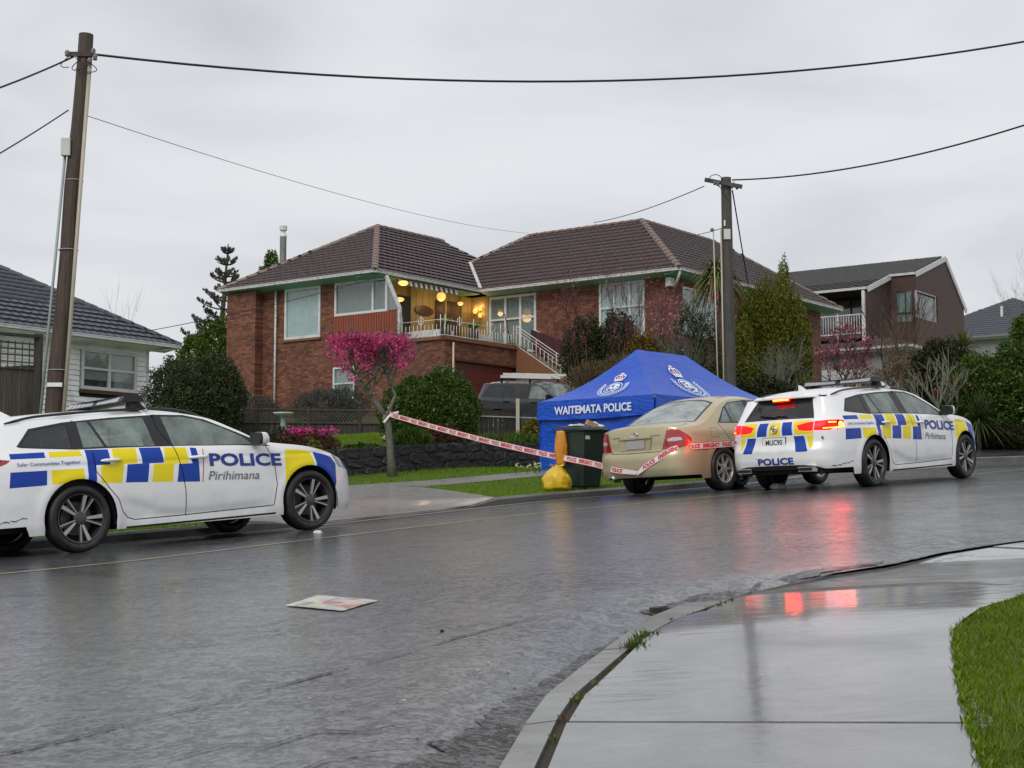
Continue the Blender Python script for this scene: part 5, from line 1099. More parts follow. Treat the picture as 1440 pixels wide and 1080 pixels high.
mat('concrete_step', (.30, .25, .18), .7, var=.2, dirt=(.12, .10, .06)); mat('rail_white', (.68, .66, .62), .4, var=.15, dirt=(.35, .25, .18), dscale=10); mat('cap_brick', (.19, .075, .035), .7, var=.3, nscale=8, vscale=(4, 4, 1)); mat('steel_flue', (.22, .22, .20), .4, .6, var=.3, dirt=(.12, .10, .07), dscale=4)
mat('lamp_glow', (.9, .7, .3), .5, emit=(1., .47, .09), es=.95); mat('awn_brown', (.10, .04, .025), .7); mat('awn_cream', (.60, .57, .48), .7)
def wpos(pl, c, u, d, z): return (c + d, u, z) if pl == 'a' else (u, c + d, z)
def wbox(b, pl, c, u0, u1, d0, d1, z0, z1, m): b.box(wpos(pl, c, u0, d0, z0), wpos(pl, c, u1, d1, z1), m)
def window(parent, pl, c, u0, u1, z0, z1, mull=(), rails=(), fw=.06, cur='curtain', sill=None, frame='white_frame', glass='house_glass', inner=True):
    """c: plane of the wall face, depth measured inwards; window > pane, curtain, sill"""
    b = MB(); w = bpy.data.objects.new('window', None); C.objects.link(w); w.parent = parent
    def bar_(x0, x1, y0, y1, dd=(-.03, .06)):
        q = MB(); wbox(q, pl, c, x0, x1, dd[0], dd[1], y0, y1, frame); return q.build('frame_bar', w)
    bar_(u0, u0 + fw, z0, z1); bar_(u1 - fw, u1, z0, z1); bar_(u0 + fw, u1 - fw, z1 - fw, z1); bar_(u0 + fw, u1 - fw, z0, z0 + fw)
    ms = sorted(mull); edges = [u0 + fw] + [x for m in ms for x in (m - fw * .5, m + fw * .5)] + [u1 - fw]
    for m in ms: bar_(m - fw * .5, m + fw * .5, z0 + fw, z1 - fw, (-.025, .055))
    for i in range(0, len(edges), 2):
        zs = [z0 + fw] + [x for r in sorted(rails) for x in (r - fw * .35, r + fw * .35)] + [z1 - fw]
        for r in rails: bar_(edges[i], edges[i + 1], r - fw * .35, r + fw * .35, (-.02, .05))
        for k in range(0, len(zs), 2):
            q = MB(); wbox(q, pl, c, edges[i], edges[i + 1], .02, .028, zs[k], zs[k + 1], glass); q.build('pane', w)
    if cur:
        q = MB(); n = max(6, int((u1 - u0) / .07)); V = []
        for i in range(n + 1):
            u = u0 + .02 + (u1 - u0 - .04) * i / n; d = .075 + .02 * math.sin(i * 1.9) + .012 * math.sin(i * 4.3); V += [wpos(pl, c, u, d, z0 + .02), wpos(pl, c, u, d, z1 - .02)]
        q.add(V, [(2 * i, 2 * i + 2, 2 * i + 3, 2 * i + 1) for i in range(n)], cur); q.build('curtain', w, True)
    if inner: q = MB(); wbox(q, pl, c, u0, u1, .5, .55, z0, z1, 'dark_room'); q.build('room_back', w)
    if sill: q = MB(); wbox(q, pl, c, u0 - .05, u1 + .05, -.07, .02, z0 - .09, z0 - .004, sill); q.build('sill', w)
    return w
def wall_with_holes(parent, name, pl, c, u0, u1, z0, z1, holes, m, th=.12):
    """a wall face with real openings"""
    D = [(u0, z0), (u1, z0), (u1, z1), (u0, z1)]; H = [[(h[0], h[2]), (h[1], h[2]), (h[1], h[3]), (h[0], h[3])] for h in holes]
    V, F = cdt([D] + H, (u0, z0, u1, z1), 9., 20.); cc = V[F].mean(1); ok = np.ones(len(F), bool)
    for h in H: ok &= ~inpoly(cc, h)
    F = F[ok]; b = MB(); n = len(V); P = [wpos(pl, c, v[0], 0, v[1]) for v in V] + [wpos(pl, c, v[0], th, v[1]) for v in V]
    fs = []
    for f in F:
        a = V[f]; cr = (a[1, 0] - a[0, 0]) * (a[2, 1] - a[0, 1]) - (a[1, 1] - a[0, 1]) * (a[2, 0] - a[0, 0]); s = (cr > 0) == (pl == 'b'); f = tuple(f) if s else tuple(f[::-1]); fs += [f, tuple(n + i for i in f[::-1])]
    b.add(P, fs, m)
    def edge(x0, y0, x1, y1, ): 
        o = len(b.v); b.add([wpos(pl, c, x0, 0, y0), wpos(pl, c, x1, 0, y1), wpos(pl, c, x1, th, y1), wpos(pl, c, x0, th, y0)], [(0, 1, 2, 3)], m)
    for L in [D] + H:
        for i in range(4): edge(*L[i], *L[(i + 1) % 4])
    return b.build(name, parent)
def tile_mesh(name, m, w=.30, l=.38, roll=.018):
    us = [0, .05, .11, .16, .21, .26, .30]; hs = [.0, roll * .75, roll, roll * .55, .004, .002, .0]; V = []
    for u, h in zip(us, hs): V += [(u * w / .3, 0, h - .004), (u * w / .3, 0, h + .062), (u * w / .3, l, h + .002)]
    b = MB(); F = []
    for i in range(len(us) - 1): a = 3 * i; F += [(a, a + 3, a + 4, a + 1), (a + 1, a + 4, a + 5, a + 2)]
    b.add(V, F, m); return b
class Roof:
    """hipped roof over one or more rectangles. rect: (a0,a1,b0,b1, slopes dict for a0,a1,b0,b1)"""
    def __init__(s, rects, z0): s.r = rects; s.z0 = z0
    def h1(s, r, a, b):
        a0, a1, b0, b1, sl = r; return s.z0 + np.minimum.reduce([(a - a0) * sl[0], (a1 - a) * sl[1], (b - b0) * sl[2], (b1 - b) * sl[3]])
    def h(s, a, b): return np.maximum.reduce([s.h1(r, a, b) for r in s.r])
    def build(s, parent, tilem, capm, main_plane, step=.30, course=.335, want=None, keep=300, tl=.38):
        # decking under the tiles
        b = MB(); pl = []
        A0 = min(r[0] for r in s.r); A1 = max(r[1] for r in s.r); B0 = min(r[2] for r in s.r); B1 = max(r[3] for r in s.r); na, nb = int((A1 - A0) / .2) + 1, int((B1 - B0) / .2) + 1
        aa = np.linspace(A0, A1, na); bb = np.linspace(B0, B1, nb); Q, W = np.meshgrid(aa, bb); H = s.h(Q, W); ok = H >= s.z0 - 1e-6; V = np.c_[Q.ravel(), W.ravel(), H.ravel() - .012]; F = []
        for j in range(nb - 1):
            for i in range(na - 1):
                if ok[j, i] and ok[j, i + 1] and ok[j + 1, i] and ok[j + 1, i + 1]: k = j * na + i; F.append((k, k + 1, k + na + 1, k + na))
        link('roof_decking', npmesh('roof_decking', V, F, ['under_roof']), parent)
        T = tile_mesh('tile', tilem, step, tl); n_obj = 0; me = T.mesh('roof_tile'); big = MB(); TV = np.array(T.v); TF = T.f; allV = []; allF = []; off = 0
        for ri, r in enumerate(s.r):
            for side in range(4):
                if want and (ri, side) not in want: continue
                a0, a1, b0, b1, sl = r; k = sl[side]
                if side == 0: org, al, inn, L, D = (a0, b1), (0, -1), (1, 0), b1 - b0, (a1 - a0)
                elif side == 1: org, al, inn, L, D = (a1, b0), (0, 1), (-1, 0), b1 - b0, (a1 - a0)
                elif side == 2: org, al, inn, L, D = (a0, b0), (1, 0), (0, 1), a1 - a0, (b1 - b0)
                else: org, al, inn, L, D = (a1, b1), (-1, 0), (0, -1), a1 - a0, (b1 - b0)
                cs = 1 / math.sqrt(1 + k * k); hc = course * cs; up = (inn[0] * cs, inn[1] * cs, k * cs); nrm = (-inn[0] * k * cs, -inn[1] * k * cs, cs); X = (al[0], al[1], 0.)
                for c in range(-0, int(D / hc) + 1):
                    for j in range(int(L / step) + 1):
                        u = j * step; t = c * hc; ca = org[0] + al[0] * (u + step / 2) + inn[0] * (t + hc / 2); cb_ = org[1] + al[1] * (u + step / 2) + inn[1] * (t + hc / 2); h = s.z0 + (t + hc / 2) * k
                        if float(s.h(ca, cb_)) > h + .012 or float(s.h1(r, ca, cb_)) < h - .012 or h < s.z0: continue
                        if not (a0 <= ca <= a1 and b0 <= cb_ <= b1): continue
                        jit = random.uniform(-.004, .004); o = np.array([org[0] + al[0] * u + inn[0] * (t - .03), org[1] + al[1] * u + inn[1] * (t - .03), s.z0 + (t - .03) * k + .004 + jit])
                        Mx = np.array([X, up, nrm])
                        if (ri, side) == main_plane and n_obj < keep:
                            ob = bpy.data.objects.new('roof_tile', me); C.objects.link(ob); ob.parent = parent; ob.matrix_local = Matrix(((X[0], up[0], nrm[0], o[0]), (X[1], up[1], nrm[1], o[1]), (X[2], up[2], nrm[2], o[2]), (0, 0, 0, 1))); n_obj += 1
                        else:
                            allV.append(TV @ Mx + o); allF.append(np.array(TF) + off); off += len(TV)
        if allV: o = link('roof_tiles', npmesh('roof_tiles', np.vstack(allV), np.vstack(allF), [tilem]), parent); o['kind'] = 'stuff'
        s.capm = capm; s.parent = parent
    def caps(s, p, q, capm=None, w=.13, l=.40):
        p = Vector(p); q = Vector(q); d = q - p; n = max(1, int(d.length / l)); d.normalize(); sd = d.cross(Vector((0, 0, 1))).normalized(); up = sd.cross(d)
        b = MB(); V = []
        for t, e in ((0, .02), (l + .04, 0)):
            for x, z in ((-w, -.05), (-w * .75, .02), (-w * .3, .055), (w * .3, .055), (w * .75, .02), (w, -.05)): V.append((x * (1 + e * 3), t, z + e))
        b.add(V, [(i, i + 1, i + 7, i + 6) for i in range(5)] + [(5, 4, 3, 2, 1, 0)], capm or s.capm); me = b.mesh('ridge_tile')
        L = (q - p).length / n
        for k in range(n):
            o = p + d * (k * L); ob = bpy.data.objects.new('ridge_tile', me); C.objects.link(ob); ob.parent = s.parent
            ob.matrix_local = Matrix(((sd.x, d.x, up.x, o.x), (sd.y, d.y, up.y, o.y), (sd.z, d.z, up.z, o.z + .03), (0, 0, 0, 1)))
def strip_eave(parent, p, q, z, inward, depth, sof='soffit_green', fas='peeling_white', zw=None):
    """fascia, gutter and soffit along one eave line (local coords); inward = direction of the wall"""
    p = Vector((*p, z)); q = Vector((*q, z)); inn = Vector((*inward, 0)); d = (q - p).normalized(); up = Vector((0, 0, 1))
    b = MB(); b.bar(p + inn * .03 + up * -.05, q + inn * .03 + up * -.05, .03, .11, fas); b.build('fascia', parent)
    b = MB(); n = max(2, int((q - p).length / .6)); a = p - inn * .05; e_ = q - inn * .05
    for i in range(n):
        s0 = a + (e_ - a) * (i / n); s1 = a + (e_ - a) * ((i + 1) / n); b.bar(s0 + up * -.045, s1 + up * -.045, .10, .09, fas)
    b.bar(a - inn * .055, e_ - inn * .055, .012, .03, fas); b.build('gutter', parent)
    if sof:
        b = MB(); V = [p + inn * .045 + up * -.10, q + inn * .045 + up * -.10, q + inn * depth + up * -.19, p + inn * depth + up * -.19]; V = V + [v + up * .02 for v in V]; b.hexa(V if (d.cross(inn)).z > 0 else [V[1], V[0], V[3], V[2], V[5], V[4], V[7], V[6]], sof); b.build('soffit', parent)

# ---------------------------------------------------------------- the brick house
H = thing('brick_house', 'red brick house with brown tiled hip roof and a lit porch above the garage', 'house', (-5.02, 54.04, 0), math.atan2(.8, .6))
RF = Roof([(0, 13, 0, 8.3, (.60, .7, .68, .68)), (6.24, 14.4, -9.15, 4.6, (.70, .7, .70, .7)), (6.24, 20.1, -9.15, -.95, (.70, .7, .70, .7))], 8.87)
RF.build(H, 'brown_tile', 'ridge_brown', (0, 2), want={(0, 0), (0, 2), (1, 0), (1, 3), (2, 2), (1, 2), (2, 1), (0, 3)})
zr0 = 8.87 + 4.15 * .68; a0r = 4.15 * .68 / .60
RF.caps((-.05, -.05, 8.87), (a0r, 4.15, zr0)); RF.caps((-.05, 8.35, 8.87), (a0r, 4.15, zr0)); RF.caps((a0r, 4.15, zr0), (8.9, 4.15, zr0))
zr1 = 8.87 + 4.08 * .70; RF.caps((6.19, -9.2, 8.87), (10.32, -5.07, zr1)); RF.caps((10.32, -5.05, zr1), (10.32, .52, zr1)); RF.caps((6.24 + 4.08, .52, zr1), (6.9, 4.0, 8.87 + .5)); RF.caps((10.32, -5.05, zr1), (16.0, -5.05, zr1)); RF.caps((20.1, -9.2, 8.87), (16.0, -5.05, zr1))
b = MB(); b.bar((6.18, -.06, 8.95), (8.45, 2.27, 10.52), .13, .05, 'peeling_white'); b.build('valley_flashing', H)
strip_eave(H, (0, -.02), (0, 8.3), 8.87, (1, 0), .62); strip_eave(H, (.0, 0), (6.24, 0), 8.87, (0, 1), .95); strip_eave(H, (6.24, -9.15), (6.24, 0), 8.87, (1, 0), .62); strip_eave(H, (6.24, -9.15), (20.1, -9.15), 8.87, (0, 1), .62)
ha, hb = 'a', 'b'
wall_with_holes(H, 'wall', 'a', .6, 2.62, 6.42, 2.9, 8.70, [(3.3, 5.22, 6.70, 8.68), (1.5, 2.75, 9, 9.1)][:1], 'brick_a')
b = MB(); b.box((.18, 6.42, 2.9), (.72, 8.05, 8.70), 'brick_a'); b.build('chimney_breast', H)
wall_with_holes(H, 'wall', 'a', .6, -2.84, 2.62, 2.9, 6.18, [(1.5, 2.6, 4.25, 5.48)], 'brick_a')
window(H, 'a', .6, 3.3, 5.22, 6.70, 8.68, mull=(3.62,)[:0], rails=(), fw=.10, sill='cap_brick'); window(H, 'a', .6, 1.5, 2.6, 4.25, 5.48, rails=(4.85,), fw=.07, cur='lace')
b = MB(); b.box((.6, 2.62 - .001, 6.18), (.72, 2.30, 8.70), 'brick_a')
sw = window(H, 'a', .64, -.06, 2.60, 7.42, 8.69, mull=(.66,), fw=.09, cur='net', inner=False)
q = MB(); q.add([(.665, -.06, 7.46), (.665, -.70, 7.46), (.665, -.12, 8.62), (.665, -.06, 8.62)], [(0, 1, 2, 3)], 'house_glass'); q.build('pane', sw); q = MB(); q.add([(.72, -.06, 7.46), (.72, -.70, 7.46), (.72, -.12, 8.62), (.72, -.06, 8.62)], [(0, 1, 2, 3)], 'net'); q.build('curtain', sw)
b = MB()
for i in range(26):
    u0 = 2.62 - 3.34 * i / 26; u1 = 2.62 - 3.34 * (i + 1) / 26; q = MB(); q.box((.60, u1 + .012, 6.20), (.66, u0 - .012, 7.41), 'red_board'); q.build('board', H)
q = MB(); q.box((.662, -.72, 6.2), (.72, 2.62, 7.42), 'dark_wood'); q.build('board_lining', H)
b = MB(); b.bar((.55, -.08, 8.72), (.55, -.74, 7.48), .10, .10, 'peeling_white', (1, 0, 0)); b.box((.49, -.80, 6.28), (.60, -.69, 7.5), 'peeling_white'); b.build('porch_post', H)
# terrace above the garage
b = MB(); b.box((.58, -2.86, 6.18), (5.5, .93, 6.28), 'cap_brick'); b.build('terrace_slab', H)
for (p, q_) in (((.52, -2.92, 6.18), (.80, -.74, 6.30)), ((.52, -2.93, 6.17), (5.1, -2.66, 6.31))):
    b = MB(); b.box(p, q_, 'cap_brick'); b.build('terrace_coping', H)
wall_with_holes(H, 'wall', 'b', -2.84, .72, 5.1, 2.9, 6.18, [(1.2, 4.95, 3.2, 5.46)], 'brick_b'); b = MB(); b.box((5.1, -2.84, 2.9), (6.9, -.0, 6.18), 'brick_b'); b.build('wall', H)
b = MB(); b.box((1.15, -2.88, 5.46), (5.0, -2.74, 5.54), 'dark_wood'); b.build('garage_lintel', H)
gd = bpy.data.objects.new('garage_door', None); C.objects.link(gd); gd.parent = H
for k in range(9): b = MB(); b.box((1.22, -2.76, 3.2 + .25 * k), (4.93, -2.72, 3.2 + .25 * k + .244), 'garage_red'); b.build('panel', gd)
b = MB(); b.box((1.15, -2.71, 3.1), (5.0, -2.69, 5.5), 'dark_room'); b.build('lining', gd)
b = MB(); b.tube([(1.0, -2.90, 6.1), (1.0, -2.90, 3.4)], .04, 8, 'cream_pipe'); b.build('downpipe', H, True)
b = MB(); b.tube([(.50, 5.63, 8.68), (.50, 5.63, 3.3)], .045, 8, 'peeling_white'); b.build('downpipe', H, True)
# balustrade
def rod(p, q, r=.012, m='rail_white', nm='rail', par=None): b = MB(); b.tube([p, q], r, 6, m); return b.build(nm, par or H, True)
bal = bpy.data.objects.new('balustrade', None); C.objects.link(bal); bal.parent = H
def balrun(P, Q, z0, z1, n, rings=(), dz=0.):
    P = Vector((*P, 0)); Q = Vector((*Q, 0))
    L = lambda t, z: tuple(P + (Q - P) * t + Vector((0, 0, z + dz * t)))
    rod(L(0, z1 - .13), L(1, z1 - .13), .012, par=bal); rod(L(0, z0 + .05), L(1, z0 + .05), .012, par=bal)
    for i in range(n + 1):
        t = i / n; tall = i % 5 == 0; b = MB(); b.tube([L(t, z0), L(t, z1 + (.06 if tall else -.28 + .0))], .014 if tall else .010, 6, 'rail_white'); b.build('baluster', bal, True)
    for t in rings:
        b = MB(); c = Vector(L(t, z1 - .13)); d = (Q - P).normalized(); b.tube([c + d * .12 * math.cos(6.2832 * k / 16) + Vector((0, 0, .14 * math.sin(6.2832 * k / 16))) for k in range(17)], .013, 6, 'rail_white'); b.build('ring', bal, True)
balrun((.62, -.80), (.62, -2.80), 6.30, 7.04, 11, (.45,)); balrun((.66, -2.80), (4.9, -2.80), 6.30, 7.02, 26, (.19, .66))
# stair down to the drive
st = bpy.data.objects.new('staircase', None); C.objects.link(st); st.parent = H
for k in range(10): b = MB(); b.box((4.9, -2.86 - .28 * (k + 1), 3.2), (5.9, -2.86 - .28 * k - .004, 6.28 - .175 * (k + 1)), 'brick_b' if k > 8 else 'concrete_step'); b.build('step', st)
b = MB(); b.prism([(-2.86, 6.28), (-5.8, 4.45), (-5.8, 3.2), (-2.86, 3.2)], 0, .1, 'cap_brick', lambda x, y, z: (4.80 + z, x, y)); b.build('stair_wall', st)
for a_ in (4.84, 5.95):
    for zz in (.80, .68, .56, .05):
        b = MB(); b.tube([(a_, -2.86, 6.28 + zz), (a_, -5.8, 4.45 + zz)], .016 if zz in (.8, .05) else .010, 6, 'rail_white'); b.build('handrail', st, True)
    for k in range(17): t = k / 16; b = MB(); b.tube([(a_, -2.86 - 2.94 * t, 6.30 - 1.83 * t), (a_, -2.86 - 2.94 * t, 6.28 + (.80 if k % 5 == 0 else .56) - 1.83 * t)], .012, 6, 'rail_white'); b.build('baluster', st, True)
# porch back wall, door, fittings
pb_ = .93
b = MB()
for i in range(30): u0 = .8 + 6.04 * i / 30; q = MB(); q.box((u0 + .004, pb_ - .01 * (i % 2), 6.28), (u0 + 6.04 / 30 - .004, pb_ + .05, 8.70), 'wood_yellow'); q.build('porch_board', H)
b = MB(); b.box((.8, pb_ + .05, 6.28), (6.84, pb_ + .12, 8.7), 'dark_wood'); b.build('porch_lining', H)
b = MB(); b.prism([(3.86 + .55 * math.cos(t), 7.86 + .20 * math.sin(t)) for t in np.linspace(0, 6.283, 20)[:-1]], 0, .03, 'dark_wood', lambda x, y, z: (x, pb_ - .05 + z, y)); b.build('oval_plaque', H)
for u0, u1, z1, m in ((5.24, 6.08, 8.4, 'dark_wood'), (4.55, 4.98, 8.35, 'dark_wood'), (1.2, 3.0, 8.3, 'dark_room')): b = MB(); b.box((u0, pb_ - .06, 6.3), (u1, pb_ - .015, z1), m); b.build('porch_door', H)
for u in (3.07, 5.12, 6.16): b = MB(); b.box((u - .05, pb_ - .10, 6.28), (u + .05, pb_ - .012, 8.7), 'wood_yellow'); b.build('door_post', H)
for i in range(6): q = MB(); q.box((6.80, .01 + i * .152, 6.28), (6.85, .01 + (i + 1) * .152 - .006, 8.70), 'wood_yellow'); q.build('porch_board', H)
b = MB(); b.box((.1, .02, 8.705), (6.3, pb_, 8.72), 'soffit_green'); b.build('porch_ceiling', H)
b = MB(); b.box((.7, -.72, 8.40), (.72, .9, 8.42), 'dark_wood')
def glow(name, label, pos, r, cat, sc=(1, 1, 1), cup=False, w=22):
    t = thing(name, label, cat); P = H.matrix_basis @ Vector(pos); t.location = P
    q = MB(); q.sphere((0, 0, 0), r, 'lamp_glow', 8, sc); q.build('shade', t, True); q = MB()
    if cup: q.tube([(0, 0, -r * .8), (0, 0, -r * 2.2)], .02, 6, 'dark_wood'); q.build('bracket', t, True)
    else: q.lathe([(r * .5, r * .75 * sc[2]), (r * .5, r * 1.3 * sc[2]), (.01, r * 1.3 * sc[2])], 12, 'dark_wood'); q.build('ceiling_rose', t, True)
    L = bpy.data.lights.new('porch_lamp_light', 'POINT'); L.energy = w * .33; L.color = (1, .66, .28); L.shadow_soft_size = r * 1.1; lo = bpy.data.objects.new('porch_lamp_light', L); C.objects.link(lo); lo.parent = t; lo.location = (0, -.0, -r * 1.3 if not cup else r * 1.4)
bpy.context.view_layer.update()
glow('porch_lamp', 'lit round yellow globe lamp under the middle of the porch ceiling', (4.06, .2, 8.38), .18, 'lamp', w=34)
glow('porch_lamp', 'lit yellow bowl lamp beside the slanted white post at the porch end', (1.3, -.25, 8.52), .15, 'lamp', (1.3, 1.3, .6), w=14)
glow('porch_lamp', 'lit bowl lamp low behind the slanted white post, left of the oval plaque', (1.95, .5, 8.05), .14, 'lamp', (1.3, 1.3, .6), w=14)
glow('porch_lamp', 'small lit bowl lamp right of the globe lamp by the porch door', (5.56, .45, 8.30), .10, 'lamp', (1.2, 1.2, .7), w=12)
glow('wall_lamp', 'glowing orange wall sconce, leftmost of the trio beside the glazed doors', (6.70, .62, 8.12), .085, 'wall lamp', (1, 1, 1.2), True, w=8)
glow('wall_lamp', 'glowing wall sconce, uppermost of the trio beside the glazed doors', (6.70, .34, 8.22), .075, 'wall lamp', (1, 1, 1.2), True, w=6)
glow('wall_lamp', 'glowing wall sconce, lowest of the trio beside the glazed doors', (6.68, .34, 7.92), .075, 'wall lamp', (1, 1, 1.2), True, w=6)
aw = bpy.data.objects.new('awning_valance', None); C.objects.link(aw); aw.parent = H
for i in range(24): u0 = 1.2 + 3.6 * i / 24; b = MB(); V = [(u0, .02, 8.70), (u0 + .148, .02, 8.70), (u0 + .148, -.03, 8.54), (u0 + .074, -.035, 8.50), (u0, -.03, 8.54)]; b.add(V + [(x, y + .01, z) for x, y, z in V], [(0, 4, 3, 2, 1), (5, 6, 7, 8, 9)] + [(i_, (i_ + 1) % 5, (i_ + 1) % 5 + 5, i_ + 5) for i_ in range(5)], 'awn_cream' if i % 2 else 'awn_brown'); b.build('stripe', aw)
# main wing
wall_with_holes(H, 'wall', 'a', 6.84, -8.55, -.0, 2.9, 8.70, [(-2.34, -.01, 6.30, 8.64), (-7.33, -5.3, 6.66, 8.68)], 'brick_a')
window(H, 'a', 6.84, -2.34, -.01, 6.32, 8.64, mull=(-1.56, -.82), rails=(7.70,), fw=.10, cur='lace'); window(H, 'a', 6.84, -7.33, -5.3, 6.66, 8.68, mull=(-6.66, -5.98), rails=(7.74,), fw=.08, cur='curtain', sill='peeling_white')
wall_with_holes(H, 'wall', 'b', -8.55, 6.96, 19.3, 2.9, 8.70, [(7.5, 10.2, 6.7, 8.4)], 'brick_b'); window(H, 'b', -8.55, 7.5, 10.2, 6.7, 8.4, mull=(8.4, 9.3), fw=.08, cur='curtain', sill='peeling_white')
b = MB(); b.box((6.9, 0.01, 2.9), (13, .14, 6.2), 'brick_b'); b.box((.72, 8.0, 2.9), (13, 8.12, 8.7), 'brick_b'); b.box((19.2, -8.5, 2.9), (19.3, -.9, 8.7), 'brick_a'); b.box((.8, -2.7, 2.9), (6.84, 8.0, 2.95), 'dark_room'); b.box((3.2, 1.4, 2.95), (3.3, 7.9, 8.7), 'dark_room'); b.box((7.6, -8.3, 3), (7.7, .8, 8.7), 'dark_room')
inner = b.build('inner_walls', H); inner['kind'] = 'stuff'
b = MB(); b.box((6.55, -8.62, 8.30), (6.83, -8.40, 8.62), 'white_frame'); b.build('meter_box', H); b = MB(); b.tube([(6.25, -9.2, 8.72), (6.6, -8.75, 8.2)], .05, 8, 'peeling_white'); b.build('downpipe', H, True)
# flue
b = MB(); b.tube([(2, 6.8, 9.7), (2, 6.8, 11.15)], .135, 14, 'steel_flue'); b.tube([(2, 6.8, 11.15), (2, 6.8, 11.20), (2, 6.8, 11.3)], [.15, .15, .09], 14, 'white_frame'); b.tube([(2, 6.8, 11.3), (2, 6.8, 11.42)], .09, 14, 'white_frame'); b.tube([(2, 6.8, 11.42), (2, 6.8, 11.60)], .155, 14, 'white_frame'); b.build('flue', H, True, angle=40)
# things standing on the terrace
def onH(o, p, rz=0): o.location = H.matrix_basis @ Vector(p); o.rotation_euler = (0, 0, rz + H.rotation_euler[2])
t = thing('outdoor_seat', 'white padded seat behind the balustrade at the left end of the terrace', 'seat'); onH(t, (1.6, -1.2, 6.28)); b = MB(); b.box((-.4, -.9, .12), (.4, .9, .38), 'ladder_white' if 'ladder_white' in MATS else 'white_frame'); b.build('seat', t)
for x, y in ((-.35, -.85), (.35, -.85), (-.35, .85), (.35, .85)): b = MB(); b.bar((x, y, 0), (x, y, .12), .05, .05, 'dark_wood', (1, 0, 0)); b.build('leg', t)
t = thing('outdoor_seat', 'low white seat behind the right part of the terrace balustrade', 'seat'); onH(t, (3.6, -2.1, 6.28)); b = MB(); b.box((-.45, -.25, .14), (.45, .25, .36), 'white_frame'); b.build('seat', t)
for x in (-.4, .4):
    for y in (-.2, .2): b = MB(); b.bar((x, y, 0), (x, y, .14), .05, .05, 'dark_wood', (1, 0, 0)); b.build('leg', t)
for lab, px_, py_, n_ in (('potted fern in a dark pot behind the middle of the terrace balustrade', 1.3, -2.3, 60), ('potted fern in a dark pot near the right end of the terrace balustrade', 2.9, -2.3, 70)):
    t = thing('potted_plant', lab, 'potted plant'); onH(t, (px_, py_, 6.28)); b = MB(); b.lathe([(.01, 0), (.16, 0), (.22, .42), (.19, .42), (.18, .38), (.01, .38)], 12, 'dark_room'); b.build('pot', t, True); b = MB(); leafmat('fern', (.10, .15, .04), (.25, .30, .10), .5, .2) if 'fern' not in MATS else 0
    for _ in range(n_):
        a = random.uniform(0, 6.28); r_1 = random.uniform(.2, .5); c0_, s0_ = math.cos(a), math.sin(a); w_ = .02; b.add([(-s0_ * w_, c0_ * w_, .4), (s0_ * w_, -c0_ * w_, .4), (c0_ * r_1 * .6 + s0_ * w_, s0_ * r_1 * .6 - c0_ * w_, .75), (c0_ * r_1 * .6 - s0_ * w_, s0_ * r_1 * .6 + c0_ * w_, .75), (c0_ * r_1, s0_ * r_1, .58)], [(0, 1, 2, 3), (3, 2, 4)], 'fern')
    b.build('fronds', t)
t = thing('broom', 'dark broom leaning against the rail at the head of the stairs', 'broom'); onH(t, (4.75, -2.65, 6.28)); b = MB(); b.tube([(0, 0, .12), (-.25, .1, 1.25)], .022, 6, 'dark_wood'); b.build('handle', t, True); b = MB(); b.box((-.06, -.14, 0), (.06, .14, .14), 'dark_wood'); b.build('head', t)
t = thing('draped_rug', 'dark maroon rug hung over the stair rail by the glazed doors', 'rug'); onH(t, (5.9, -3.1, 5.7)); mat('maroon', (.055, .012, .018), .8, var=.4, nscale=8, vscale=(1, 8, 1)); b = MB(); V = []
for i in range(13): y = .3 - 1.75 * i / 12; V += [(.03 * math.sin(i * 2.1), y, .55 + .62 - i * .05 - .6), (.04 * math.sin(i * 2.1 + 1), y, 1.35 - i * .055)]
b.add([(x - .08, y, z) for x, y, z in V], [(2 * i, 2 * i + 2, 2 * i + 3, 2 * i + 1) for i in range(12)], 'maroon'); b.add([(x - .02, y, z) for x, y, z in V], [(2 * i, 2 * i + 1, 2 * i + 3, 2 * i + 2) for i in range(12)], 'maroon'); b.build('cloth', t, True)
# ================================================================== neighbouring houses
mat('white_board', (.86, .87, .87), .5, var=.08, nscale=3, dirt=(.42, .43, .42), dscale=1.5); mat('brown_clad', (.055, .024, .020), .55, var=.2, nscale=2, vscale=(8, 8, .4)); mat('brown_clad_low', (.07, .03, .025), .6, var=.2); mat('dark_glass_wall', (.03, .04, .045), .15)
mat('blind_cream', (.50, .50, .47), .7); mat('pink_blind', (.42, .34, .38), .7, var=.15); mat('grey_render', (.22, .22, .21), .7)
W = thing('weatherboard_house', 'white weatherboard bungalow with dark blue grey tiled roof behind the leaning pole', 'house', (-10.57, 47.15, 0), math.atan2(.83, .558))
R2 = Roof([(-16, .0, 0, 9.0, (.60, .60, .60, .60))], 5.30); R2.build(W, 'slate_tile', 'slate_tile', (0, 2), want={(0, 2), (0, 1)})
R2.caps((.05, -.05, 5.30), (-4.5, 4.5, 8.0), 'slate_tile'); R2.caps((-4.5, 4.5, 8.0), (-11.5, 4.5, 8.0), 'slate_tile')
strip_eave(W, (-16, 0), (0, 0), 5.30, (0, 1), .66, 'white_board', 'white_frame'); strip_eave(W, (0, 0), (0, 9), 5.30, (-1, 0), .66, 'white_board', 'white_frame')
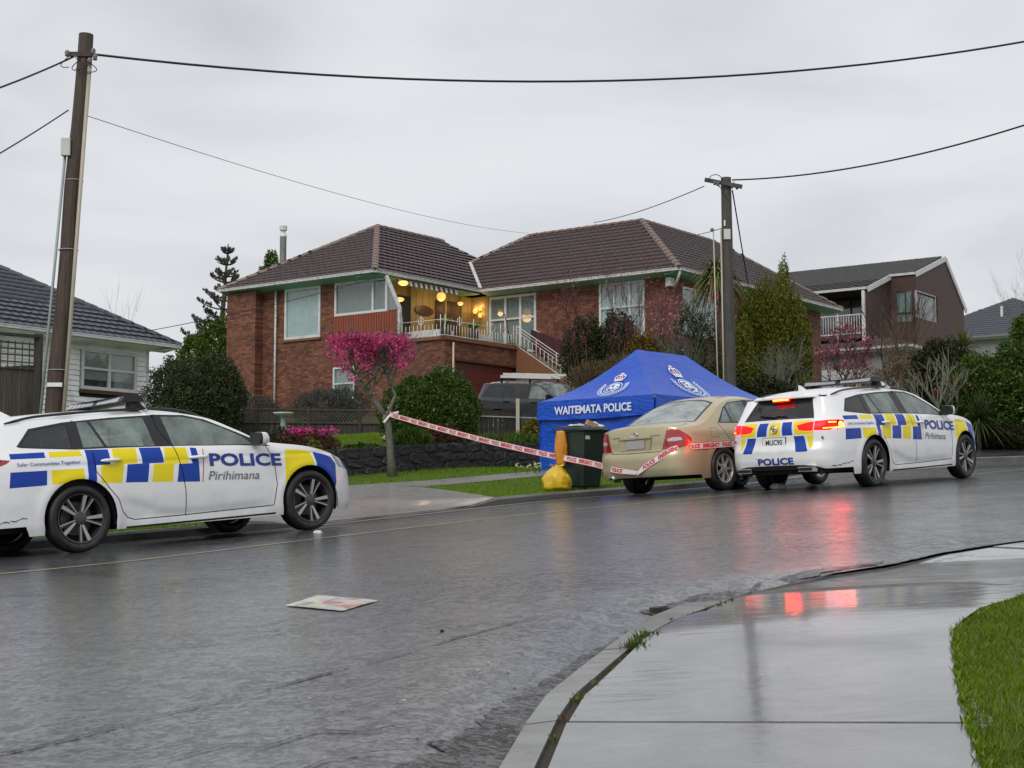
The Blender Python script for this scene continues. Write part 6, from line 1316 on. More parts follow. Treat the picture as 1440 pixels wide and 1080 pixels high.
for k in range(27):     # boards butt against the window casing
    z0 = 1.0 + .157 * k; z1 = z0 + .150
    for u0, u1 in (((-15.5, -.72),) if z1 < 3.66 or z0 > 4.90 else ((-15.5, -3.37), (-1.13, -.72))):
        q = MB(); q.hexa([(u0, .655, z0), (u1, .655, z0), (u1, .72, z0), (u0, .72, z0), (u0, .685, z1), (u1, .685, z1), (u1, .72, z1), (u0, .72, z1)], 'white_board'); q.build('board', W)
    q = MB(); q.hexa([(-.675, .70, z0), (-.675, 8.4, z0), (-.72, 8.4, z0), (-.72, .70, z0), (-.705, .70, z1), (-.705, 8.4, z1), (-.72, 8.4, z1), (-.72, .70, z1)], 'white_board'); q.build('board', W)
q = MB(); q.box((-.73, .64, 1.0), (-.66, .72, 5.2), 'white_frame'); q.build('corner_board', W)
q = MB(); q.box((-15.5, .74, 1.0), (-.74, .80, 3.7), 'dark_room'); q.box((-15.5, .74, 4.98), (-.74, .80, 5.2), 'dark_room'); q.box((-15.5, .74, 3.7), (-3.35, .80, 4.98), 'dark_room'); q.box((-1.1, .74, 3.7), (-.74, .8, 4.98), 'dark_room'); o = q.build('wall_lining', W)
w2 = window(W, 'b', .66, -3.33, -1.15, 3.74, 4.98, mull=(-2.24,), rails=(4.38,), fw=.10, cur=None, sill='dark_wood')
q = MB(); q.box((-3.25, .72, 4.05), (-1.22, .73, 4.95), 'blind_cream'); q.build('blind', w2); q = MB(); q.box((-3.36, .58, 3.62), (-1.0, .66, 3.66), 'dark_wood'); q.build('ledge', w2)
# two storey brown house
T = thing('two_storey_house', 'dark brown two storey house with white trim and a white railed balcony', 'house', (19.11, 70, 0), math.atan2(.8, .6))
tp = lambda b_, a_: (a_, b_)
sl = (12.65 - 11.35) / 3.85
R3 = Roof([(-2.75, 6.5, 0.0, 16, (sl, .86, 50, .5))], 11.35 - 2.75 * sl)
# front slope is stepped back over the entry: tiles only where the roof exists
def stepped(a, b): return ~((a < -.05) & (b < 1.26))
_h1 = R3.h1
R3.h1 = lambda r, a, b: np.where(stepped(np.asarray(a), np.asarray(b)), _h1(r, a, b), 5.)
R3.build(T, 'dark_tile', 'dark_tile', (0, 0), want={(0, 0)}, step=.30, course=.36, tl=.41)
z_l = 11.35 - 2.75 * sl; z_a = 12.65; z_r = 10.35
def bargeboard(p, q, b0, h=.24): b = MB(); b.bar((p[0], b0, p[1] - h / 2), (q[0], b0, q[1] - h / 2), .05, h, 'white_frame'); b.build('bargeboard', T)
bargeboard((0, 11.40), (3.87, 12.68), -.03); bargeboard((3.87, 12.68), (6.6, 10.33), -.03); bargeboard((-2.75, z_l + .05), (0, 11.40), 1.22)
strip_eave(T, (0, 0), (0, 1.26), 11.37, (1, 0), .08, None, 'white_frame'); strip_eave(T, (-2.75, 1.26), (-2.75, 16), z_l + .03, (1, 0), 1.4, 'brown_clad', 'white_frame')
b = MB(); b.prism([(0, 5), (6.3, 5), (6.3, 10.45), (3.87, 12.5), (0, 11.2)], .0, .15, 'brown_clad', lambda x, y, z: (x, z + .02, y)); 
wall = bpy.data.objects
D = [(0, 4.5), (6.3, 4.5), (6.3, 10.5), (3.87, 12.52), (0, 11.22)]
for k in range(21):
    u0, u1 = 6.3 * k / 21, 6.3 * (k + 1) / 21; zt = lambda u: min(11.22 + u * (1.30 / 3.87), 12.52 - (u - 3.87) * (2.02 / 2.43)) if u > 3.87 else 11.22 + u * (1.30 / 3.87)
    spans = [(4.5, None)] if not (u1 > .04 and u0 < 2.5) else [(4.5, 9.22), (10.53, None)]
    for z0, z1 in spans:
        q = MB(); a0_, a1_ = u0 + .012, u1 - .0; t0, t1 = (zt(u0), zt(u1)) if z1 is None else (z1, z1)
        q.hexa([(a0_, .0, z0), (a1_, .0, z0), (a1_, .1, z0), (a0_, .1, z0), (a0_, .0, t0), (a1_, .0, t1), (a1_, .1, t1), (a0_, .1, t0)], 'brown_clad'); q.build('board', T)
q = MB(); q.box((0, .101, 4.5), (6.3, .15, 9.2), 'brown_clad_low'); q.build('wall_lining', T)
wp = window(T, 'b', 0.02, .02, 2.5, 9.22, 10.53, fw=.07, cur='pink_blind', frame='pink_blind')
wall_with_holes(T, 'wall', 'a', .0, .1, 16, 4.5, 11.3, [(.15, 1.04, 9.0, 10.6), (2.1, 6.0, 8.5, 10.45)], 'brown_clad'); window(T, 'a', .0, .15, 1.04, 9.0, 10.6, fw=.07, cur='lace', frame='brown_clad_low', rails=(9.5,))
q = MB(); q.prism([(0, 5), (-2.69, 5), (-2.69, z_l - .1), (0, 11.1)], 0, .12, 'brown_clad', lambda x, y, z: (x, 1.26 + z, y)); q.build('wing_wall', T)
window(T, 'a', -.0 + .02, 2.1, 6.0, 8.5, 10.42, mull=(3.3,), fw=.06, cur='lace', frame='dark_wood')
q = MB(); q.box((-2.75, 1.4, 8.10), (0, 8, 8.28), 'brown_clad_low'); q.build('balcony_floor', T)
q = MB(); q.box((-2.8, 1.38, 7.5), (-2.68, 1.52, z_l - .1), 'white_frame'); q.build('post', T)
for zz in (8.34, 9.22): q = MB(); q.bar((-2.72, 1.5, zz), (-2.72, 7.5, zz), .05, .05, 'white_frame'); q.build('rail', T)
for k in range(46): q = MB(); q.bar((-2.72, 1.55 + .13 * k, 8.36), (-2.72, 1.55 + .13 * k, 9.2), .025, .025, 'white_frame', (1, 0, 0)); q.build('baluster', T)
q = MB(); q.bar((-2.76, 2.75, 7.6), (-2.76, 2.75, 9.3), .05, .05, 'white_frame', (1, 0, 0)); q.build('downpipe', T)
for k in range(7): q = MB(); q.box((-2.1, 1.4, 4.6 + .42 * k), (-2.0, 9, 4.6 + .42 * k + .41), 'brown_clad'); q.build('board', T)
# lower lean-to roof over the garage
R4 = Roof([(-4.0, 0, -1.2, 3.9, (.30, .3, .32, 20))], 7.5); R4.build(T, 'dark_tile', 'dark_tile', (9, 9), want={(0, 0), (0, 2)}, course=.40, tl=.45)
strip_eave(T, (-4.0, -1.2), (-4.0, 3.9), 7.5, (1, 0), .4, 'white_board', 'white_frame'); strip_eave(T, (-4.0, -1.2), (0, -1.2), 7.5, (0, 1), .4, 'white_board', 'white_frame')
q = MB(); q.box((-3.6, -.9, 3.5), (-.05, -.7, 7.4), 'grey_render'); q.box((-3.6, -.7, 3.5), (-3.4, 3.8, 7.4), 'grey_render'); q.build('garage_wall', T); q = MB(); q.box((-3.66, 1.2, 3.6), (-3.61, 3.6, 6.6), 'white_frame'); q.build('garage_door', T)
def aerial(parent, p, L, az, n, m='steel_flue'):
    q = MB(); p = Vector(p); q.tube([p, p + Vector((0, 0, .9))], .02, 5, m); d = Vector((math.cos(az), math.sin(az), .05)); s = d.cross(Vector((0, 0, 1))).normalized(); t = p + Vector((0, 0, .85)); q.tube([t, t + d * L], .014, 4, m)
    for k in range(n): c = t + d * L * (k + .3) / n; q.tube([c - s * .22, c + s * .22], .008, 4, m)
    return q.build('aerial', parent)
aerial(T, (1.2, 12.2, 11.6), 1.5, -1.2, 9); aerial(T, (6.4, 3, 10.2), 1.3, .1, 8)
Fh = thing('tiled_roof_house', 'far house at the right edge showing only its grey tiled hip roof and pale wall', 'house', (29.0, 94, 0), math.atan2(.8, .6))
R5 = Roof([(0, 14, -7, 5, (.55, .5, .5, .5))], 11.15); R5.build(Fh, 'slate_tile', 'slate_tile', (9, 9), want={(0, 0), (0, 2)}, course=.36, tl=.41); R5.caps((0, -7, 11.15), (5.5, -1, 14.1), 'slate_tile', w=.16); R5.caps((0, 5, 11.15), (5.5, -1, 14.1), 'slate_tile', w=.16)
strip_eave(Fh, (0, -7), (0, 5), 11.15, (1, 0), .5, 'white_board', 'grey_render'); strip_eave(Fh, (0, -7), (14, -7), 11.15, (0, 1), .5, 'white_board', 'grey_render')
q = MB(); q.box((.5, -6.5, 6), (13, 4.5, 11.0), 'grey_render'); q.build('wall', Fh); q = MB(); q.tube([(2.6, -1.2, 12.4), (2.6, -1.2, 13.3)], .09, 8, 'white_frame'); q.box((2.3, -1.6, 12.35), (2.9, -.8, 12.45), 'white_frame'); q.build('roof_vent', Fh); window(Fh, 'b', -6.5, 2, 5, 8.6, 10.3, mull=(3.5,), cur='lace', inner=False)
# ================================================================== poles and wires
def woodmat(name, a, b):
    m, nt, p = newmat(name); v = _vec(nt, 'Object', (10, 10, .55)); n = _noise(nt, 3.5, 7, .68, v, .5); c = _mix(nt, _map(nt, n, .3, .7), a, b); c = _mix(nt, _map(nt, _noise(nt, 1.1, 3, .5, _vec(nt, 'Object')), .52, .7, 0, .6), c, (.022, .016, .012)); nt.links.new(c, p.inputs['Base Color']); p.inputs['Roughness'].default_value = .6; _bump(nt, n, .8, .02, p); return m
woodmat('pole_wood', (.022, .014, .010), (.095, .060, .040)); woodmat('pole_wood_dark', (.028, .027, .022), (.085, .078, .062)); woodmat('fence_wood', (.022, .020, .013), (.085, .072, .045)); woodmat('fence_wood_dark', (.012, .010, .008), (.042, .034, .025))
mat('conduit_grey', (.32, .35, .36), .45); mat('conduit_cream', (.42, .38, .29), .5, var=.15); mat('wire_black', (.008, .008, .009), .6); mat('insulator', (.18, .16, .15), .3); mat('box_white', (.55, .57, .52), .5, var=.1)
def sagwire(label, p, q, sag, r, name='wire', n=28):
    p = Vector(p); q = Vector(q); b = MB(); b.tube([p + (q - p) * (i / n) + Vector((0, 0, -sag * 4 * (i / n) * (1 - i / n))) for i in range(n + 1)], r, 6, 'wire_black'); return tag(b.build(name, None, True), label, 'wire', 'overhead wires')
def ptat(x, y, Y):
    th = math.atan(182 / 2100); a = (x - 720) / 2100; b_ = (540 - y) / 2100; f = math.cos(th) - b_ * math.sin(th); u = math.sin(th) + b_ * math.cos(th); return (a / f * Y, Y, u / f * Y)
P1_ = thing('power_pole', 'tall weathered wooden pole leaning right behind the left police car', 'power pole', (-6.85, 22, g(-6.85, 22) - .1))
base = Vector(P1_.location); top = Vector((-6.44, 22.05, 7.22)) - base
b = MB(); n = 16; b.tube([top * (i / n) + Vector((.012 * math.sin(i), .01 * math.cos(2 * i), 0)) for i in range(n + 1)], [.150 - .042 * i / n for i in range(n + 1)], 16, 'pole_wood'); b.build('shaft', P1_, True, angle=50)
ax = top.normalized()
b = MB(); b.tube([top * .18 + Vector((-.19, -.08, 0)), top * .78 + Vector((-.145, -.06, 0))], .022, 8, 'conduit_grey'); b.build('grey_conduit', P1_, True)
b = MB(); b.tube([top * .10 + Vector((.17, -.10, 0)), top * .955 + Vector((.11, -.07, 0))], .030, 8, 'conduit_cream'); b.build('cream_conduit', P1_, True)
c = top * .765 + Vector((-.12, -.10, 0)); b = MB(); b.box(c - Vector((.075, .05, .13)), c + Vector((.06, .05, .13)), 'box_white'); b.build('junction_box', P1_)
c = top * .29 + Vector((0, -.15, 0)); b = MB(); b.box(c - Vector((.10, .012, .03)), c + Vector((.12, .012, .03)), 'plate_white'); o = b.build('number_tag', P1_)
V_, T_ = fit_text('1075', .15, .035, .01); b = MB(); b.add([(c.x - .07 + x, c.y - .014, c.z - .017 + y) for x, y in V_], [tuple(t) for t in T_], 'plate_black'); b.build('tag_lettering', P1_) if False else None
for z in (.22, .32, .56, .7): b = MB(); c = top * z; b.tube([c + Vector(((.168 - .05 * z) * math.cos(t), (.168 - .05 * z) * math.sin(t), 0)) for t in np.linspace(2.8, 6.6, 10)], .008, 5, 'conduit_grey'); b.build('strap', P1_, True)
c = top * .955; b = MB(); b.box(c + Vector((-.19, -.13, -.04)), c + Vector((.16, -.09, .03)), 'rusty_iron'); b.build('bracket', P1_)
for dx, dz in ((-.22, .0), (.17, .03), (.2, -.06), (.12, -.12)): b = MB(); q = c + Vector((dx, -.14, dz)); b.lathe([(.012, -.05), (.035, -.04), (.03, -.01), (.04, .01), (.03, .04), (.01, .05)], 10, 'insulator', q); b.build('insulator', P1_, True)
for k in range(5):
    b = MB(); a0 = c + Vector((-.18 + .09 * k, -.15, -.0)); b.tube([a0 + Vector((.16 * math.sin(t) * (1 if k % 2 else -.8), -.02 * k, -.22 * math.sin(t / 2 + .2) - .03 * k)) for t in np.linspace(0, 3.1, 10)], .007, 5, 'wire_black'); b.build('jumper_wire', P1_, True)
P2_ = thing('power_pole', 'shorter dark wooden pole with a crossarm standing behind the blue tent', 'power pole', (5.29, 36, g(5.29, 36) - .1)); base = Vector(P2_.location); top = Vector((5.24, 36, 8.19)) - base
b = MB(); b.tube([top * (i / 8) for i in range(9)], [.16 - .035 * i / 8 for i in range(9)], 14, 'pole_wood_dark'); b.build('shaft', P2_, True, angle=50)
b = MB(); ca = top + Vector((0, -.13, -.14)); b.bar(ca + Vector((-.52, .12, .09)), ca + Vector((.36, -.08, -.13)), .09, .09, 'pole_wood_dark'); b.build('crossarm', P2_)
b = MB(); b.bar(ca + Vector((-.24, .03, 0)), top + Vector((0, -.13, -.55)), .035, .012, 'rusty_iron'); b.build('brace', P2_)
for dx in (-.30, -.22, .12, .24): b = MB(); b.lathe([(.012, -.09), (.035, -.08), (.03, -.04), (.045, -.02), (.03, .0)], 10, 'insulator', ca + Vector((dx, -.03, -.05 - dx * .2))); b.build('insulator', P2_, True)
for k in range(3): b = MB(); b.tube([ca + Vector((-.28 + .14 * k + .17 * math.cos(t), -.04, .02 + (.16 if k == 0 else -.14) * math.sin(t))) for t in np.linspace(0, 3.14, 10)], .010, 5, 'wire_black'); b.build('jumper_wire', P2_, True)
b = MB(); b.box(top + Vector((-.09, -.16, -1.55)), top + Vector((.07, -.12, -1.30)), 'box_white'); b.build('white_sign', P2_); b = MB(); b.box(top + Vector((-.085, -.15, -1.22)), top + Vector((-.05, -.13, -1.08)), 'plate_white'); b.build('tag', P2_)
b = MB(); b.tube([Vector((-.17, -.10, .4)), top + Vector((-.15, -.08, -1.3))], .020, 8, 'conduit_cream'); b.build('cream_conduit', P2_, True)
b = MB(); b.tube([Vector((-.30, -.12, .3)), top + Vector((-.33, -.05, -1.35))], .016, 8, 'conduit_cream'); b.build('riser_pipe', P2_, True); b = MB(); b.sphere(top + Vector((-.36, -.05, -1.3)), .05, 'insulator', 6); b.build('pothead', P2_, True)
A_ = ptat(128, 76, 22); sagwire('thick black cable sagging from the leaning pole across the sky to the right edge', A_, ptat(1620, 22, 28), .80, .019)
sagwire('black cable leaving the leaning pole at the top left', ptat(103, 80, 22), ptat(-260, 195, 17), .12, .014); sagwire('lower thin cable leaving the leaning pole to the left edge', ptat(96, 155, 22), ptat(-300, 370, 16), .1, .011)
sagwire('thin wire from the leaning pole down to the ridge of the brick house', ptat(120, 162, 22), ptat(742, 328, 60), .30, .0055)
sagwire('black cable from the crossarm pole up to the right edge', ptat(1030, 253, 36), ptat(1560, 135, 26), .34, .018); sagwire('cable from the crossarm pole down to the brick roof ridge', ptat(990, 262, 36), ptat(835, 313, 58), .12, .013)
sagwire('steep black cable dropping from the crossarm behind the cypress', ptat(1030, 268, 36), ptat(1052, 400, 46), .02, .018); sagwire('thin wire from the crossarm pole towards the roof on its left', ptat(1018, 320, 36), ptat(940, 332, 58), .1, .010)
sagwire('thin wire running across the front of the brick house from the bungalow eave', ptat(205, 466, 40), ptat(545, 385, 53.6), .12, .010)
# ================================================================== fences and walls
# dark stone retaining wall
SW = thing('stone_wall', 'low dark basalt retaining wall edging the front garden', 'wall'); S0 = np.array((-6.6, 26.9)); S1 = np.array((.80, 33.62)); Ls = np.linalg.norm(S1 - S0); du = (S1 - S0) / Ls; dn = np.array((-du[1], du[0]))
mat('basalt', (.016, .016, .016), .55, var=.5, nscale=5, bump=.8, bscale=14, dirt=(.05, .055, .040), dscale=3); mat('mortar_dark', (.03, .03, .028), .9)
def stone(c, w, h, d, m):
    b = MB(); n = 8; V = []
    for y, s in ((-d, .74), (-d * .6, .95), (0, 1.)):
        for k in range(n): t = 2 * math.pi * k / n + .39; r = [1, .93, 1.02, .9, 1, .95, 1.04, .9][(k * 3 + int(c[0] * 7)) % 8]; V.append((w / 2 * s * r * math.copysign(abs(math.cos(t)) ** .6, math.cos(t)), y + random.uniform(-.01, .01), h / 2 * s * r * math.copysign(abs(math.sin(t)) ** .6, math.sin(t))))
    b.add(V, [tuple(range(n))] + [(i * n + k, (i + 1) * n + k, (i + 1) * n + (k + 1) % n, i * n + (k + 1) % n) for i in range(2) for k in range(n)], m); return b.mesh('stone')
sm_ = [stone((i * .37, 0), .42, .215, random.uniform(.025, .06), 'basalt') for i in range(14)]; rotw = math.atan2(du[1], du[0])
for row in range(3):
    u = .1 + .12 * (row % 2)
    while u < Ls - .2:
        w = random.uniform(.16, .52); p = S0 + du * (u + w / 2); z = g(*p) + .06 + .10 + .195 * row; o = bpy.data.objects.new('stone', random.choice(sm_)); C.objects.link(o); o.parent = SW; o.location = (p[0], p[1], z); o.rotation_euler = (0, random.uniform(-.22, .22), rotw); o.scale = (w / .41, 1, 1.0 + random.uniform(-.15, .15)); u += w + .004
b = MB(); n = 24
for i in range(n):
    p, q = S0 + du * Ls * i / n, S0 + du * Ls * (i + 1) / n; z0, z1 = g(*p), g(*q)
    b.hexa([(*p, z0 - .2), (*q, z1 - .2), (*(q + dn * .35), z1 - .2), (*(p + dn * .35), z0 - .2), (*(p - dn * .02), z0 + .60), (*(q - dn * .02), z1 + .60), (*(q + dn * .35), z1 + .60), (*(p + dn * .35), z0 + .60)], 'mortar_dark')
b.build('mortar', SW)
for i in range(12):
    p, q = S0 + du * (Ls * i / 12 + .01), S0 + du * (Ls * (i + 1) / 12 - .01); z0, z1 = g(*p) + .61, g(*q) + .61; b = MB(); p = p - dn * .03; q = q - dn * .03
    b.hexa([(*p, z0), (*q, z1), (*(q + dn * .4), z1), (*(p + dn * .4), z0), (*p, z0 + .05), (*q, z1 + .05), (*(q + dn * .4), z1 + .05), (*(p + dn * .4), z0 + .05)], 'basalt'); b.build('cap_stone', SW)
# tall trellis topped fence at the far left
def slatfence(name, label, p, q, n, zt, zb, m, trel=0., postm='fence_wood_dark', gap=.008):
    t = thing(name, label, 'fence'); p = np.array(p); q = np.array(q); L = np.linalg.norm(q - p); d = (q - p) / L; nn = np.array((-d[1], d[0]))
    for i in range(n):
        a = p + d * (L * i / n + gap / 2); c = p + d * (L * (i + 1) / n - gap / 2); o = .006 * (i % 2); z0 = g(*a) + zb; z1 = g(*a) + zt - trel + random.uniform(-.01, .005) * (trel == 0)
        b = MB(); b.hexa([(*(a + nn * o), z0), (*(c + nn * o), z0), (*(c + nn * (o + .02)), z0), (*(a + nn * (o + .02)), z0), (*(a + nn * o), z1), (*(c + nn * o), z1), (*(c + nn * (o + .02)), z1), (*(a + nn * (o + .02)), z1)], m); b.build('paling', t)
    return t, p, d, nn, L
ft, p, d, nn, L = slatfence('timber_fence', 'tall brown timber fence with a square trellis top beside the white bungalow', (-13.6, 26.4), (-9.62, 30.0), 34, 3.05, -.1, 'fence_wood', .52)
zz = g(-10, 29.6)
for k in range(2):
    for z in ((3.07, 2.52),): pass
for z in (3.02, 2.78, 2.64, 2.90, 2.51): b = MB(); b.bar((*(p - nn * .02), zz + z - .02), (*(p + d * L - nn * .02), zz + z - .02), .02, .028, 'fence_wood'); b.build('trellis_slat', ft)
for k in range(36): a = p + d * L * k / 36; b = MB(); b.bar((*(a - nn * .035), zz + 2.48), (*(a - nn * .035), zz + 3.04), .03, .015, 'fence_wood', (1, 0, 0)); b.build('trellis_slat', ft)
for k in (0, .5, 1.01): a = p + d * L * k; b = MB(); b.box((a[0] - .07, a[1] - .07, g(*a) - .1), (a[0] + .07, a[1] + .07, zz + 3.22), 'fence_wood_dark'); b.build('post', ft)
b = MB(); b.bar((*(p - nn * .05), zz + 3.16), (*(p + d * L - nn * .05), zz + 3.16), .12, .05, 'fence_wood_dark'); b.bar
b.build('capping', ft)
# low lattice topped fence in front of the brick house
LF = thing('lattice_fence', 'low brown fence with an arched lattice top in front of the brick house', 'fence'); A0 = np.array((-9.2, 39.9)); A1 = np.array((-1.15, 45.6)); A0 = np.array((-8.6, 41.6)); A1 = np.array((-2.9, 42.6)); L = np.linalg.norm(A1 - A0); d = (A1 - A0) / L; nn = np.array((-d[1], d[0]))
ze = lambda s: 2.30 + .0 * s
for k in range(40): a = A0 + d * L * (k + .03) / 40; c = A0 + d * L * (k + .97) / 40; b = MB(); b.hexa([(*a, 1.7), (*c, 1.7), (*(c + nn * .02), 1.7), (*(a + nn * .02), 1.7), (*a, 2.55), (*c, 2.55), (*(c + nn * .02), 2.55), (*(a + nn * .02), 2.55)], 'fence_wood_dark'); b.build('paling', LF)
for k in range(62):
    s = L * k / 62
    for sg in (1, -1): a = A0 + d * s - nn * .01 * sg; c = A0 + d * min(L, s + .28) - nn * .01 * sg; b = MB(); b.bar((*a, 2.56 if sg > 0 else 2.90), (*c, 2.90 if sg > 0 else 2.56), .01, .028, 'fence_wood', (0, 0, 1)); b.build('lattice_slat', LF)
for z in (2.55, 2.92): b = MB(); b.bar((*(A0 - nn * .02), z), (*(A1 - nn * .02), z), .05, .04, 'fence_wood'); b.build('rail', LF)
for k in range(5): a = A0 + d * L * k / 4; b = MB(); b.box((a[0] - .045, a[1] - .045, 1.5), (a[0] + .045, a[1] + .045, 2.98), 'fence_wood_dark'); b.build('post', LF)
# dark fence below the wagon with one pale post
DF = thing('garden_fence', 'low dark netted fence below the grey wagon with one pale post', 'fence'); A0 = np.array((-.95, 37.6)); A1 = np.array((.95, 38.6)); d = (A1 - A0) / np.linalg.norm(A1 - A0); L = np.linalg.norm(A1 - A0)
for k in range(16): a = A0 + d * L * (k + .04) / 16; c = A0 + d * L * (k + .96) / 16; zt = 2.62 if k < 10 else 2.25; b = MB(); b.hexa([(*a, 1.6), (*c, 1.6), (c[0], c[1] + .02, 1.6), (a[0], a[1] + .02, 1.6), (*a, zt), (*c, zt), (c[0], c[1] + .02, zt), (a[0], a[1] + .02, zt)], 'fence_wood_dark'); b.build('paling', DF)
for z in (2.45, 2.66): b = MB(); b.bar((A0[0], A0[1] - .03, z), (A1[0], A1[1] - .03, z), .03, .03, 'conduit_grey' if z < 2.5 else 'fence_wood_dark'); b.build('rail', DF)
b = MB(); b.box((.10, 37.98, 1.6), (.19, 38.06, 2.92), 'conduit_cream'); b.build('pale_post', DF)
# ================================================================== plants
def leaves(name, parent, blobs, size, m, aspect=.45, shell=.35, up=.0, jag=.28, seed=0):
    """leaf-sized faces spread through lumpy volumes. blobs: (cx,cy,cz,rx,ry,rz,n)"""
    r_ = np.random.default_rng(seed + int(abs(blobs[0][0]) * 100)); Vs = []; Fs = []; off = 0
    for cx, cy, cz, rx, ry, rz, n in blobs:
        d = r_.normal(size=(n, 3)); d /= np.linalg.norm(d, axis=1)[:, None]
        lump = 1 + jag * (np.sin(d[:, 0] * 5 + cx) * np.cos(d[:, 1] * 6 + cy) + .6 * np.sin(d[:, 2] * 9 + d[:, 0] * 7 + cz) + .35 * np.sin(d[:, 1] * 17 + d[:, 2] * 13)) * .5
        r = (1 - shell * r_.random(n) ** 1.6) * lump * np.where(r_.random(n) < .07, r_.uniform(1., 1.13, n), 1.); P = d * r[:, None] * np.array([rx, ry, rz]) + np.array([cx, cy, cz])
        a = r_.normal(size=(n, 3)) + d * .5 + np.array([0, 0, up]); a /= np.linalg.norm(a, axis=1)[:, None]; b_ = np.cross(a, r_.normal(size=(n, 3))); b_ /= np.linalg.norm(b_, axis=1)[:, None]
        s = size * r_.uniform(.55, 1.3, n)[:, None]; c = np.cross(a, b_) * s * .12
        V = np.stack([P - a * s * .5, P + b_ * s * aspect * .5 + c, P + a * s * .5, P - b_ * s * aspect * .5 + c], 1).reshape(-1, 3); Vs.append(V); Fs.append(np.arange(n)[:, None] * 4 + np.array([0, 1, 2, 3]) + off); off += 4 * n
    return link(name, npmesh(name, np.vstack(Vs), np.vstack(Fs), [m]), parent)
def twigs(b, p, d, L, r, depth, m, spread=.55, up=.12, kink=.18, tips=None, n=3, sides=5):
    p = Vector(p); d = Vector(d).normalized(); pts = [p]; k = 3 if depth else 2
    for i in range(k): d = (d + Vector((random.gauss(0, kink), random.gauss(0, kink), random.gauss(0, kink) + up * .5))).normalized(); pts.append(pts[-1] + d * L / k)
    b.tube(pts, [r * (1 - .45 * i / k) for i in range(k + 1)], sides, m, False)
    if depth == 0:
        if tips is not None: tips.append(pts[-1]); tips.append(pts[1])
        return
    for j in range(n):
        s = Vector((random.gauss(0, 1), random.gauss(0, 1), random.gauss(0, .7))); s = (s - d * s.dot(d)).normalized(); nd = (d + s * spread * random.uniform(.6, 1.3) + Vector((0, 0, up))).normalized()
        twigs(b, pts[random.choice((k, k, k - 1))], nd, L * random.uniform(.62, .85), r * .58, depth - 1, m, spread, up, kink, tips, n, 4)
def petals(name, parent, tips, size, m, per=5, jit=.05, up=.6):
    n = len(tips) * per; T = np.repeat(np.array([tuple(t) for t in tips]), per, 0) + rng.normal(size=(n, 3)) * jit; a = rng.normal(size=(n, 3)) + np.array([0, 0, up]); a /= np.linalg.norm(a, axis=1)[:, None]; b_ = np.cross(a, rng.normal(size=(n, 3))); b_ /= np.linalg.norm(b_, axis=1)[:, None]; s = size * rng.uniform(.6, 1.25, n)[:, None]
    V = np.stack([T, T + b_ * s * .3 + a * s * .5, T + a * s, T - b_ * s * .3 + a * s * .5], 1).reshape(-1, 3); return link(name, npmesh(name, V, np.arange(n)[:, None] * 4 + np.array([0, 1, 2, 3]), [m]), parent)
mat('bark_grey', (.11, .115, .085), .7, var=.45, nscale=9, bump=.6, bscale=30, dirt=(.05, .06, .04), dscale=6); mat('bark_dark', (.050, .038, .028), .8, var=.4, nscale=12); mat('bark_pale', (.15, .155, .115), .7, var=.3, nscale=10); mat('twig_red', (.075, .022, .024), .7, var=.3); mat('twig_brown', (.14, .095, .055), .8, var=.35)
leafmat('leaf_olive', (.014, .024, .008), (.075, .095, .036), .38, .15); leafmat('leaf_deep', (.012, .032, .005), (.075, .14, .018), .35, .2, (.12, .17, .03)); leafmat('leaf_mid', (.025, .060, .008), (.11, .18, .022), .45, .2); leafmat('leaf_grey', (.035, .042, .034), (.095, .105, .085), .6, .1)
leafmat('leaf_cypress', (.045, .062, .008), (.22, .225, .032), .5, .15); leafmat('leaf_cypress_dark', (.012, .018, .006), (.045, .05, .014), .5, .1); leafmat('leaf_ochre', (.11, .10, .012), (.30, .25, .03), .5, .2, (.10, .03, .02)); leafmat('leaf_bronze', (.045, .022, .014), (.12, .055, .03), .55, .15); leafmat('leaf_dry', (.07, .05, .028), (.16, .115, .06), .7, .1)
leafmat('leaf_cord', (.05, .075, .02), (.17, .20, .05), .5, .15, (.22, .19, .08)); leafmat('petal_magenta', (.34, .018, .10), (.84, .16, .36), .5, .35, (.10, .015, .03)); leafmat('petal_pink', (.22, .045, .085), (.50, .20, .27), .5, .3, (.10, .03, .03)); leafmat('petal_hot', (.55, .02, .20), (.80, .12, .42), .5, .3); leafmat('pine_needle', (.045, .052, .042), (.11, .12, .10), .6, .05); leafmat('petal_cream', (.75, .70, .40), (.9, .88, .7), .5, .3); leafmat('orange_bloom', (.35, .10, .03), (.5, .18, .06), .5, .2)
def shrub(label, blobs, size, m, stem='bark_dark', base=None, cat='shrub', name='shrub', aspect=.45, shell=.35, up=0, jag=.28, extra=None, group=None):
    x, y = blobs[0][0], blobs[0][1]; z = base if base is not None else g(x, y); t = thing(name, label, cat, (x, y, z), group=group)
    bl = [(a - x, b_ - y, c - z, rx, ry, rz, n) for a, b_, c, rx, ry, rz, n in blobs]; b = MB(); h = bl[0][2]
    for k in range(5): twigs(b, (random.gauss(0, .06), random.gauss(0, .06), -.1), (random.gauss(0, .3), random.gauss(0, .3), 1), max(.2, h * .36), .035, 2, stem, .7, .1)
    b.build('stems', t, True); leaves('foliage', t, bl, size, m, aspect, shell, up, jag)
    if extra: extra(t, bl)
    return t
def P3(x, y, Y): return ptat(x, y, Y)
def blob(px0, py0, px1, py1, Y, n, dep=None):
    a = P3(px0, py1, Y); c = P3(px1, py0, Y); w = (c[0] - a[0]) / 2; h = (c[2] - a[2]) / 2; return ((a[0] + c[0]) / 2, Y, (a[2] + c[2]) / 2, w, dep or w, h, n)
